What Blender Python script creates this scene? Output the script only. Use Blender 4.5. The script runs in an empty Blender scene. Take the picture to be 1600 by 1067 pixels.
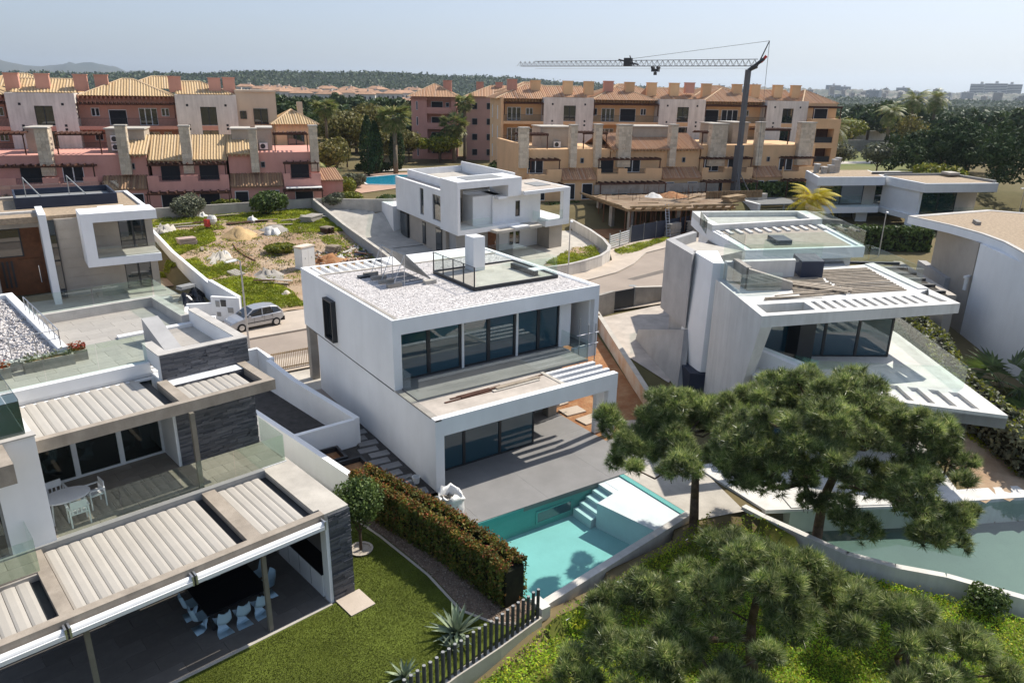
import bpy, bmesh, math, random
import numpy as np
from mathutils import Vector, Matrix
random.seed(7); RNG = np.random.default_rng(7)
R = math.radians
HAZE = 0.8e-4
SKY_GAMMA = 0.5
SKY_TINT = (1.52, 1.68, 1.98, 1.0)
SC = bpy.context.scene
COL = SC.collection

# ------------------------------------------------------------------ camera
cam = bpy.data.cameras.new('camera')
cam_o = bpy.data.objects.new('camera', cam); COL.objects.link(cam_o)
cam.sensor_fit = 'HORIZONTAL'; cam.sensor_width = 36.0; cam.lens = 25.55
cam.clip_start = 0.5; cam.clip_end = 20000
def cam_matrix(loc, yaw, pitch, roll):
    cy, sy, cp, sp = math.cos(yaw), math.sin(yaw), math.cos(pitch), math.sin(pitch)
    fwd = Vector((sy*cp, cy*cp, -sp)); right = Vector((cy, -sy, 0)); up = right.cross(fwd)
    cr, sr = math.cos(roll), math.sin(roll)
    r2 = cr*right + sr*up; u2 = -sr*right + cr*up
    m = Matrix((r2, u2, -fwd)).transposed().to_4x4(); m.translation = Vector(loc)
    return m
cam_o.matrix_world = cam_matrix((-12.982, -24.052, 16.213), R(34.876), R(19.064), R(0.976))
SC.camera = cam_o

# ------------------------------------------------------------------ world, sun, exposure
SUN = Vector((3.05, 0.42, 3.3)).normalized()
EL = math.asin(SUN.z); AZ = math.atan2(SUN.x, SUN.y)
world = bpy.data.worlds.new('World'); SC.world = world; world.use_nodes = True
nt = world.node_tree; nt.nodes.clear()
sky = nt.nodes.new('ShaderNodeTexSky'); sky.sky_type = 'NISHITA'; sky.sun_disc = False
sky.sun_elevation = EL; sky.sun_rotation = AZ; sky.altitude = 0; sky.air_density = 1.0; sky.dust_density = 2.5; sky.ozone_density = 1.0
bg = nt.nodes.new('ShaderNodeBackground'); bg.inputs['Strength'].default_value = 0.11
wo = nt.nodes.new('ShaderNodeOutputWorld')
# a hazy coastal sky: the whole dome is evened out by one power curve, horizon and zenith alike
gam = nt.nodes.new('ShaderNodeGamma'); gam.inputs['Gamma'].default_value = SKY_GAMMA
mul = nt.nodes.new('ShaderNodeMixRGB'); mul.blend_type = 'MULTIPLY'; mul.inputs[0].default_value = 1.0; mul.inputs[2].default_value = SKY_TINT
nt.links.new(sky.outputs[0], gam.inputs[0]); nt.links.new(gam.outputs[0], mul.inputs[1]); nt.links.new(mul.outputs[0], bg.inputs[0]); nt.links.new(bg.outputs[0], wo.inputs[0])
sun_d = bpy.data.lights.new('sun', 'SUN'); sun_d.energy = 3.7; sun_d.angle = R(0.53); sun_d.color = (1.0, 0.94, 0.84)
sun_o = bpy.data.objects.new('sun', sun_d); COL.objects.link(sun_o)
sun_o.rotation_euler = SUN.to_track_quat('Z', 'Y').to_euler(); sun_o.location = (30, 0, 60)
SC.view_settings.view_transform = 'Standard'; SC.view_settings.look = 'None'
SC.view_settings.gamma = 1.0; SC.view_settings.use_curve_mapping = False; SC.view_settings.exposure = 0.74
SC.render.engine = 'CYCLES'
SC.cycles.max_bounces = 8; SC.cycles.transparent_max_bounces = 16; SC.cycles.diffuse_bounces = 3
SC.cycles.glossy_bounces = 3; SC.cycles.volume_bounces = 0
SC.cycles.volume_step_rate = 4; SC.cycles.use_denoising = True
SC.cycles.caustics_reflective = False; SC.cycles.caustics_refractive = False

# ------------------------------------------------------------------ materials
def newmat(name):
    m = bpy.data.materials.new(name); m.use_nodes = True
    t = m.node_tree; t.nodes.clear()
    out = t.nodes.new('ShaderNodeOutputMaterial')
    return m, t, out
def N(t, kind, **kw):
    n = t.nodes.new('ShaderNode' + kind)
    for k, v in kw.items():
        if k in n.inputs: n.inputs[k].default_value = v
        else: setattr(n, k, v)
    return n
def rgb(c): return (c[0], c[1], c[2], 1.0)
def ramp(t, pts):
    r = t.nodes.new('ShaderNodeValToRGB'); e = r.color_ramp.elements
    while len(e) < len(pts): e.new(0.5)
    for i, (p, c) in enumerate(pts): e[i].position = p; e[i].color = rgb(c)
    return r
def surf(name, col, rough=0.8, var=0.10, scale=0.8, bump=0.15, bscale=25.0, col2=None, spec=0.3, streak=0.0, rnd=0.0, dist=0.02, world_co=False, thr=(0.35, 0.7)):
    """plain weathered surface: two-scale mottling, optional second colour in patches, rain streaks, per-object shade"""
    m, t, out = newmat(name); L = t.links.new
    b = N(t, 'BsdfPrincipled', Roughness=rough); b.inputs['Specular IOR Level'].default_value = spec
    if world_co: co = N(t, 'NewGeometry').outputs['Position']
    else: co = N(t, 'TexCoord').outputs['Object']
    n1 = N(t, 'TexNoise', Scale=scale, Detail=5.0, Roughness=0.6); L(co, n1.inputs['Vector'])
    lo = [max(0, c*(1-var*1.6)) for c in col]; hi = [min(1, c*(1+var)) for c in col]
    if col2 is None: rp = ramp(t, [(0.3, lo), (0.7, hi)])
    else: rp = ramp(t, [(thr[0], col), (thr[1], col2)])
    L(n1.outputs['Fac'], rp.inputs['Fac']); cur = rp.outputs['Color']
    n2 = N(t, 'TexNoise', Scale=bscale, Detail=4.0, Roughness=0.65); L(co, n2.inputs['Vector'])
    mx = N(t, 'MixRGB', blend_type='MULTIPLY'); mx.inputs[0].default_value = min(1, var*3)
    g = ramp(t, [(0.25, (0.7, 0.7, 0.7)), (0.7, (1, 1, 1))]); L(n2.outputs['Fac'], g.inputs['Fac'])
    L(cur, mx.inputs[1]); L(g.outputs['Color'], mx.inputs[2]); cur = mx.outputs[0]
    if streak:
        mp = N(t, 'Mapping'); mp.inputs['Scale'].default_value = (1.3, 1.3, 0.16); L(co, mp.inputs[0])
        n3 = N(t, 'TexNoise', Scale=1.3, Detail=6.0, Roughness=0.7); L(mp.outputs[0], n3.inputs['Vector'])
        s = ramp(t, [(0.30, (0.42, 0.39, 0.35)), (0.60, (1, 1, 1))]); L(n3.outputs['Fac'], s.inputs['Fac'])
        m3 = N(t, 'MixRGB', blend_type='MULTIPLY'); m3.inputs[0].default_value = streak
        L(cur, m3.inputs[1]); L(s.outputs['Color'], m3.inputs[2]); cur = m3.outputs[0]
    if rnd:
        oi = N(t, 'ObjectInfo'); gr = ramp(t, [(0, (1-rnd,)*3), (1, (1, 1, 1))]); L(oi.outputs['Random'], gr.inputs['Fac'])
        m4 = N(t, 'MixRGB', blend_type='MULTIPLY'); m4.inputs[0].default_value = 1.0
        L(cur, m4.inputs[1]); L(gr.outputs['Color'], m4.inputs[2]); cur = m4.outputs[0]
    L(cur, b.inputs['Base Color'])
    if bump:
        bp = N(t, 'Bump', Strength=bump, Distance=dist); L(n2.outputs['Fac'], bp.inputs['Height']); L(bp.outputs['Normal'], b.inputs['Normal'])
    L(b.outputs[0], out.inputs['Surface'])
    return m
def foliage(name, cols, trans=0.3, rough=0.6, gain=1.0, nscale=1.6, namp=0.45, spec=0.25):
    m, t, out = newmat(name); L = t.links.new
    g = N(t, 'NewGeometry'); pts = [(i/(len(cols)-1), [min(.6, v*gain) for v in c]) for i, c in enumerate(cols)]
    rp = ramp(t, pts); L(g.outputs['Random Per Island'], rp.inputs['Fac'])
    # leaves differ from spray to spray: young pale growth here, older darker leaves there
    n1 = N(t, 'TexNoise', Scale=nscale, Detail=3.0); L(g.outputs['Position'], n1.inputs['Vector'])
    gr = ramp(t, [(.32, (1-namp,)*3), (.5, (1-namp*.3, 1-namp*.3, 1-namp*.4)), (.68, (1+namp, 1+namp*.9, 1+namp*.5))]); L(n1.outputs['Fac'], gr.inputs['Fac'])
    mm = N(t, 'MixRGB', blend_type='MULTIPLY'); mm.inputs[0].default_value = 1.0; L(rp.outputs['Color'], mm.inputs[1]); L(gr.outputs['Color'], mm.inputs[2])
    class O: outputs = {'Color': mm.outputs[0]}
    rp = O
    b = N(t, 'BsdfPrincipled', Roughness=rough); b.inputs['Specular IOR Level'].default_value = spec
    tr = N(t, 'BsdfTranslucent'); mx = N(t, 'MixShader'); mx.inputs[0].default_value = trans
    L(rp.outputs['Color'], b.inputs['Base Color']); L(rp.outputs['Color'], tr.inputs['Color'])
    L(b.outputs[0], mx.inputs[1]); L(tr.outputs[0], mx.inputs[2]); L(mx.outputs[0], out.inputs['Surface'])
    return m
def islands(name, cols, rough=0.8, bump=0.1, bscale=30):
    m, t, out = newmat(name); L = t.links.new
    g = N(t, 'NewGeometry'); rp = ramp(t, [(i/(len(cols)-1), c) for i, c in enumerate(cols)])
    L(g.outputs['Random Per Island'], rp.inputs['Fac'])
    n2 = N(t, 'TexNoise', Scale=bscale, Detail=4.0); co = N(t, 'TexCoord'); L(co.outputs['Object'], n2.inputs['Vector'])
    mx = N(t, 'MixRGB', blend_type='MULTIPLY'); mx.inputs[0].default_value = 0.5
    gr = ramp(t, [(0.3, (0.6, 0.6, 0.6)), (0.7, (1, 1, 1))]); L(n2.outputs['Fac'], gr.inputs['Fac'])
    L(rp.outputs['Color'], mx.inputs[1]); L(gr.outputs['Color'], mx.inputs[2])
    b = N(t, 'BsdfPrincipled', Roughness=rough); L(mx.outputs[0], b.inputs['Base Color'])
    bp = N(t, 'Bump', Strength=bump, Distance=0.02); L(n2.outputs['Fac'], bp.inputs['Height']); L(bp.outputs['Normal'], b.inputs['Normal'])
    L(b.outputs[0], out.inputs['Surface'])
    return m
def schlick(t, ior, normal=None):
    """two-sided Fresnel reflectance, the same from either face"""
    L = t.links.new; g = N(t, 'NewGeometry'); d = N(t, 'VectorMath', operation='DOT_PRODUCT'); L(g.outputs['Incoming'], d.inputs[0]); L(normal if normal is not None else g.outputs['Normal'], d.inputs[1])
    ab = N(t, 'Math', operation='ABSOLUTE'); L(d.outputs['Value'], ab.inputs[0])
    s = N(t, 'Math', operation='SUBTRACT', use_clamp=True); s.inputs[0].default_value = 1.0; L(ab.outputs[0], s.inputs[1])
    p = N(t, 'Math', operation='POWER'); L(s.outputs[0], p.inputs[0]); p.inputs[1].default_value = 5.0
    f0 = ((ior-1)/(ior+1))**2
    m = N(t, 'Math', operation='MULTIPLY_ADD', use_clamp=True); L(p.outputs[0], m.inputs[0]); m.inputs[1].default_value = 1-f0; m.inputs[2].default_value = f0
    return m.outputs[0]
def clear_glass(name, tint, ior=1.5, gloss_tint=(1, 1, 1)):
    m, t, out = newmat(name); L = t.links.new
    tr = N(t, 'BsdfTransparent', Color=rgb(tint)); gl = N(t, 'BsdfGlossy', Roughness=0.015, Color=rgb(gloss_tint))
    fr = schlick(t, ior); mx = N(t, 'MixShader')
    L(fr, mx.inputs[0]); L(tr.outputs[0], mx.inputs[1]); L(gl.outputs[0], mx.inputs[2]); L(mx.outputs[0], out.inputs['Surface'])
    return m
def dark_glass(name, col=(0.012, 0.018, 0.022), ior=2.0, wave=0.004):
    m, t, out = newmat(name); L = t.links.new
    b = N(t, 'BsdfPrincipled', Roughness=0.02); b.inputs['Base Color'].default_value = rgb(col); b.inputs['IOR'].default_value = ior
    b.inputs['Specular IOR Level'].default_value = 0.5
    n = N(t, 'TexNoise', Scale=1.2, Detail=1.0); co = N(t, 'TexCoord'); L(co.outputs['Object'], n.inputs['Vector'])
    bp = N(t, 'Bump', Strength=0.12, Distance=wave); L(n.outputs['Fac'], bp.inputs['Height']); L(bp.outputs['Normal'], b.inputs['Normal'])
    L(b.outputs[0], out.inputs['Surface'])
    return m
def metal(name, col, rough=0.35, metallic=0.9):
    m, t, out = newmat(name)
    b = N(t, 'BsdfPrincipled', Roughness=rough, Metallic=metallic); b.inputs['Base Color'].default_value = rgb(col)
    t.links.new(b.outputs[0], out.inputs['Surface']); return m
def water_mat(name, tint, ior=1.33, wav=0.25, wscale=2.0):
    m, t, out = newmat(name); L = t.links.new
    tr = N(t, 'BsdfTransparent', Color=rgb(tint)); gl = N(t, 'BsdfGlossy', Roughness=0.03)
    n = N(t, 'TexNoise', Scale=wscale, Detail=3.0); co = N(t, 'TexCoord'); L(co.outputs['Object'], n.inputs['Vector'])
    bp = N(t, 'Bump', Strength=wav, Distance=0.03); L(n.outputs['Fac'], bp.inputs['Height'])
    fr = schlick(t, ior, bp.outputs['Normal']); L(bp.outputs['Normal'], gl.inputs['Normal'])
    mx = N(t, 'MixShader'); L(fr, mx.inputs[0]); L(tr.outputs[0], mx.inputs[1]); L(gl.outputs[0], mx.inputs[2]); L(mx.outputs[0], out.inputs['Surface'])
    return m

white = surf('white_render', (0.82, 0.82, 0.815), 0.85, 0.04, 0.5, 0.08, 40, streak=0.07)
white_old = surf('weathered_white_render', (0.70, 0.68, 0.64), 0.9, 0.06, 0.5, 0.1, 40, streak=0.28)
white_dirty = surf('soiled_boundary_render', (0.68, 0.64, 0.58), 0.9, 0.09, 0.6, 0.1, 30, streak=0.35)
rust_white = surf('earth_stained_render', (0.66, 0.58, 0.48), 0.9, 0.1, 0.7, 0.1, 25, col2=(0.55, 0.30, 0.14), thr=(0.42, 0.75))
concrete = surf('concrete', (0.36, 0.33, 0.29), 0.9, 0.14, 1.2, 0.25, 22, streak=0.25)
concrete_lt = surf('pale_concrete', (0.50, 0.46, 0.40), 0.9, 0.12, 1.0, 0.2, 25, streak=0.12)
concrete_beam = surf('board_marked_concrete', (0.38, 0.325, 0.265), 0.9, 0.13, 1.6, 0.25, 26, streak=0.35)
grey_wall = surf('grey_cement_render', (0.42, 0.41, 0.40), 0.9, 0.09, 0.8, 0.15, 18, streak=0.12)
coping = surf('grey_coping', (0.50, 0.47, 0.43), 0.85, 0.12, 1.5, 0.15, 25)
screed = surf('dusty_screed', (0.50, 0.44, 0.38), 0.9, 0.14, 0.9, 0.15, 12)
terrace_tile = surf('grey_porcelain', (0.235, 0.228, 0.222), 0.55, 0.09, 0.7, 0.05, 14, rnd=0.05)
beige_tile = surf('pale_travertine_tile', (0.43, 0.395, 0.35), 0.6, 0.09, 0.9, 0.06, 9, rnd=0.13)
brown_tile = surf('taupe_stone_tile', (0.30, 0.26, 0.215), 0.5, 0.11, 1.2, 0.05, 8, rnd=0.18)
dark_tile = surf('grey_slate_floor', (0.17, 0.155, 0.14), 0.45, 0.13, 1.1, 0.05, 8, rnd=0.2)
beige_stone = surf('beige_limestone', (0.45, 0.40, 0.34), 0.85, 0.08, 0.6, 0.1, 14, rnd=0.08)
slate = islands('split_slate', [(0.045, 0.048, 0.060), (0.085, 0.09, 0.105), (0.15, 0.15, 0.165), (0.055, 0.058, 0.07)], 0.55, 0.5, 30)
chimney_stone = islands('rubble_stone', [(0.60, 0.49, 0.36), (0.74, 0.62, 0.47), (0.52, 0.43, 0.32), (0.68, 0.55, 0.40)], 0.9, 0.4, 8)
louvre_m = surf('cream_aluminium_blade', (0.46, 0.425, 0.375), 0.5, 0.05, 1.0, 0.0, 20, rnd=0.07)
alu_white = surf('white_aluminium', (0.76, 0.76, 0.75), 0.35, 0.03, 2, 0, 20)
alu_dark = surf('anthracite_aluminium', (0.022, 0.024, 0.028), 0.45, 0.1, 2, 0, 20, spec=0.5)
alu_grey = surf('grey_aluminium', (0.28, 0.28, 0.27), 0.45, 0.08, 2, 0, 20, spec=0.5)
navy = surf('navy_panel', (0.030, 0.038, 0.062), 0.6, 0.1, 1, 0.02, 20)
steel = metal('galvanised_steel', (0.55, 0.55, 0.56), 0.4)
chrome = metal('chrome', (0.75, 0.75, 0.76), 0.15)
rail_glass = clear_glass('green_railing_glass', (0.93, 0.97, 0.955))
lh_rail_glass = clear_glass('greenish_railing_glass', (0.89, 0.95, 0.92))
door_glass = clear_glass('tinted_door_glass', (0.30, 0.36, 0.35), 1.7)
win_glass = dark_glass('dark_window_glass')
mh_glass = dark_glass('blue_solar_glass', (0.016, 0.060, 0.085), 1.95)
bm_glass = dark_glass('green_solar_glass', (0.012, 0.045, 0.045), 2.9)
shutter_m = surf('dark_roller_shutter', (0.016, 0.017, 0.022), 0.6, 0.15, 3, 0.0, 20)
wood_door = surf('oiled_wood', (0.19, 0.072, 0.028), 0.5, 0.18, 2.5, 0.1, 14)
dark_wood = surf('stained_pergola_wood', (0.085, 0.036, 0.022), 0.7, 0.2, 2, 0.1, 14)
plank_m = surf('weathered_plank', (0.46, 0.38, 0.29), 0.8, 0.18, 3, 0.15, 16, rnd=0.4)
deck_m = surf('brown_decking', (0.43, 0.37, 0.30), 0.75, 0.14, 2.0, 0.1, 14, rnd=0.2)
formwork = surf('yellow_formwork_timber', (0.42, 0.29, 0.16), 0.85, 0.2, 2, 0.15, 14, rnd=0.35)
rusty = surf('rusted_steel', (0.16, 0.07, 0.035), 0.85, 0.25, 3, 0.2, 20)
pink = surf('salmon_render', (0.66, 0.33, 0.265), 0.9, 0.07, 0.35, 0.06, 10, streak=0.12)
pink_dk = surf('terracotta_render', (0.60, 0.31, 0.23), 0.9, 0.07, 0.35, 0.06, 10, streak=0.12)
ochre = surf('ochre_render', (0.71, 0.455, 0.25), 0.9, 0.07, 0.3, 0.06, 10, streak=0.10)
ochre_lt = surf('pale_ochre_render', (0.66, 0.47, 0.27), 0.9, 0.06, 0.3, 0.06, 10, streak=0.1)
block_white = surf('lichen_white_render', (0.74, 0.68, 0.61), 0.9, 0.08, 0.35, 0.1, 6, streak=0.45)
beige_apt = surf('sand_render', (0.60, 0.49, 0.36), 0.9, 0.06, 0.3, 0.05, 8, streak=0.12)
tile_yellow = islands('straw_roof_tile', [(0.50, 0.35, 0.18), (0.60, 0.44, 0.25), (0.44, 0.29, 0.14), (0.56, 0.42, 0.26)], 0.85, 0.3, 4)
tile_orange = islands('orange_roof_tile', [(0.46, 0.25, 0.13), (0.54, 0.33, 0.19), (0.40, 0.20, 0.10), (0.50, 0.33, 0.22)], 0.85, 0.3, 4)
dark_tiles = islands('brown_roof_tile', [(0.30, 0.17, 0.09), (0.42, 0.26, 0.14), (0.22, 0.12, 0.07), (0.36, 0.23, 0.13)], 0.85, 0.3, 4)
asphalt = surf('worn_asphalt', (0.34, 0.28, 0.23), 0.9, 0.10, 0.25, 0.2, 30, world_co=True, spec=0.2)
drive_m = surf('dark_cobble_drive', (0.075, 0.068, 0.062), 0.9, 0.2, 2.5, 0.4, 14, spec=0.2)
pave_m = surf('calcada_pavement', (0.50, 0.42, 0.34), 0.9, 0.1, 0.5, 0.3, 12, world_co=True)
kerb_m = surf('limestone_kerb', (0.48, 0.42, 0.35), 0.9, 0.1, 1, 0.2, 14)
soil = surf('red_earth', (0.30, 0.125, 0.05), 0.95, 0.25, 1.2, 0.8, 6, col2=(0.42, 0.24, 0.12), dist=0.08)
dirt = surf('sandy_building_dirt', (0.34, 0.22, 0.13), 0.95, 0.2, 0.35, 0.6, 5, col2=(0.47, 0.36, 0.25), world_co=True, dist=0.06)
turf = surf('artificial_lawn', (0.12, 0.15, 0.025), 0.9, 0.28, 0.45, 0.9, 60, world_co=True, spec=0.1, dist=0.03)
meadow_ground = surf('meadow_soil', (0.10, 0.14, 0.022), 0.95, 0.25, 0.8, 0.6, 8, world_co=True, col2=(0.16, 0.15, 0.04), spec=0.1)
land_m = surf('dry_land', (0.115, 0.105, 0.045), 0.95, 0.25, 0.02, 0.3, 1.0, world_co=True, col2=(0.22, 0.165, 0.09), spec=0.1)
gravel_base = surf('white_gravel_bed', (0.66, 0.62, 0.60), 0.9, 0.22, 6.0, 0.9, 16, dist=0.05)
gravel_st = islands('white_marble_chips', [(0.58, 0.54, 0.53), (0.78, 0.75, 0.74), (0.70, 0.66, 0.64), (0.46, 0.42, 0.41)], 0.85, 0.2, 20)
beige_gravel = surf('beige_roof_gravel', (0.42, 0.32, 0.22), 0.95, 0.2, 5.0, 0.9, 18, dist=0.05)
brown_gravel = islands('brown_gravel_chips', [(0.28, 0.20, 0.14), (0.42, 0.33, 0.25), (0.20, 0.14, 0.10), (0.50, 0.42, 0.33)], 0.9, 0.2, 20)
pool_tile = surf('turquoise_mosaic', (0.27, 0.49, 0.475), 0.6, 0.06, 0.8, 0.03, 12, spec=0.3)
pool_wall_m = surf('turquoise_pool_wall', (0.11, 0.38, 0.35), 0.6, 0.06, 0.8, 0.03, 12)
pool_dry = surf('pale_mosaic', (0.60, 0.66, 0.665), 0.7, 0.06, 0.8, 0.03, 12)
pool_blue = surf('blue_pool_tile', (0.03, 0.36, 0.58), 0.4, 0.06, 0.8, 0.0, 12)
pool_dark = surf('dark_green_pool', (0.045, 0.085, 0.075), 0.5, 0.15, 0.4, 0.0, 12, col2=(0.09, 0.14, 0.12))
pool_water = water_mat('clear_pool_water', (0.80, 0.96, 0.94))
still_water = water_mat('still_pool_water', (0.72, 0.84, 0.80), 1.6, 0.05, 0.8)
plastic_blue = surf('pale_blue_plastic', (0.42, 0.58, 0.68), 0.4, 0.03, 2, 0, 20)
plastic_white = surf('white_plastic', (0.74, 0.74, 0.73), 0.4, 0.03, 2, 0, 20)
black_top = surf('black_table_top', (0.008, 0.009, 0.012), 0.35, 0.1, 2, 0, 20)
bark = surf('pine_bark', (0.14, 0.095, 0.065), 0.95, 0.3, 4, 0.8, 9, dist=0.04)
palm_bark = surf('palm_bark', (0.22, 0.17, 0.12), 0.95, 0.25, 3, 0.6, 9)
pine_leaf = foliage('pine_needles', [(0.024, 0.042, 0.014), (0.05, 0.074, 0.022), (0.08, 0.105, 0.032), (0.12, 0.135, 0.048), (0.22, 0.235, 0.12)], 0.32, 0.38, 2.8, 1.5, 0.6, 0.6)
hedge_leaf = foliage('hedge_leaves', [(0.045, 0.07, 0.014), (0.08, 0.105, 0.018), (0.06, 0.08, 0.016), (0.13, 0.125, 0.02), (0.16, 0.085, 0.03)], 0.3, .55, 1.5)
hedge_red = foliage('red_hedge_shoots', [(0.26, 0.05, 0.03), (0.30, 0.12, 0.03), (0.16, 0.14, 0.03), (0.22, 0.16, 0.03)], 0.3)
bush_leaf = foliage('bush_leaves', [(0.025, 0.045, 0.014), (0.06, 0.09, 0.022), (0.045, 0.07, 0.018), (0.09, 0.12, 0.035)], 0.25, .5, 1.7)
olive_leaf = foliage('olive_leaves', [(0.07, 0.08, 0.055), (0.12, 0.13, 0.085), (0.16, 0.165, 0.115), (0.09, 0.10, 0.065)], 0.2, .55, 1.35)
yellow_leaf = foliage('yellow_green_leaves', [(0.10, 0.12, 0.014), (0.17, 0.17, 0.02), (0.07, 0.10, 0.016), (0.22, 0.20, 0.03)], 0.3, .55, 1.6)
brown_leaf = foliage('autumn_leaves', [(0.11, 0.10, 0.028), (0.15, 0.135, 0.038), (0.085, 0.085, 0.025), (0.19, 0.15, 0.055)], 0.3, .6, 1.35)
wild_leaf = foliage('wild_meadow_leaves', [(0.06, 0.12, 0.010), (0.10, 0.17, 0.014), (0.14, 0.21, 0.018), (0.21, 0.24, 0.018), (0.08, 0.14, 0.010)], 0.4, .5, 3.0, 1.1)
weed_leaf = foliage('weed_leaves', [(0.11, 0.14, 0.010), (0.16, 0.18, 0.012), (0.09, 0.12, 0.010), (0.22, 0.21, 0.018)], 0.35, .55, 2.1, .7, .4)
flower_m = foliage('yellow_flowers', [(0.55, 0.42, 0.01), (0.62, 0.52, 0.02)], 0.3)
wood_leaf = foliage('woodland_leaves', [(0.018, 0.032, 0.012), (0.035, 0.055, 0.02), (0.05, 0.07, 0.024), (0.028, 0.044, 0.016)], 0.15, .6, 1.7, .15)
dark_leaf = foliage('dark_conifer_leaves', [(0.014, 0.026, 0.012), (0.026, 0.042, 0.018), (0.038, 0.055, 0.022)], 0.12, .7, 2.0, .5, .45, .08)
palm_leaf = foliage('palm_fronds', [(0.06, 0.085, 0.024), (0.10, 0.125, 0.035), (0.15, 0.155, 0.06), (0.20, 0.17, 0.08)], 0.25, .5, 2.0)
gold_leaf = foliage('golden_palm_fronds', [(0.42, 0.30, 0.012), (0.55, 0.38, 0.015), (0.34, 0.27, 0.015)], 0.3, .6, 1.35, .5, .3)
agave_leaf = foliage('agave_leaves', [(0.14, 0.19, 0.14), (0.22, 0.28, 0.20), (0.30, 0.33, 0.22)], 0.1)
red_flower = foliage('red_flowers', [(0.45, 0.03, 0.02), (0.35, 0.06, 0.03), (0.10, 0.12, 0.03)], 0.3)

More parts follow.
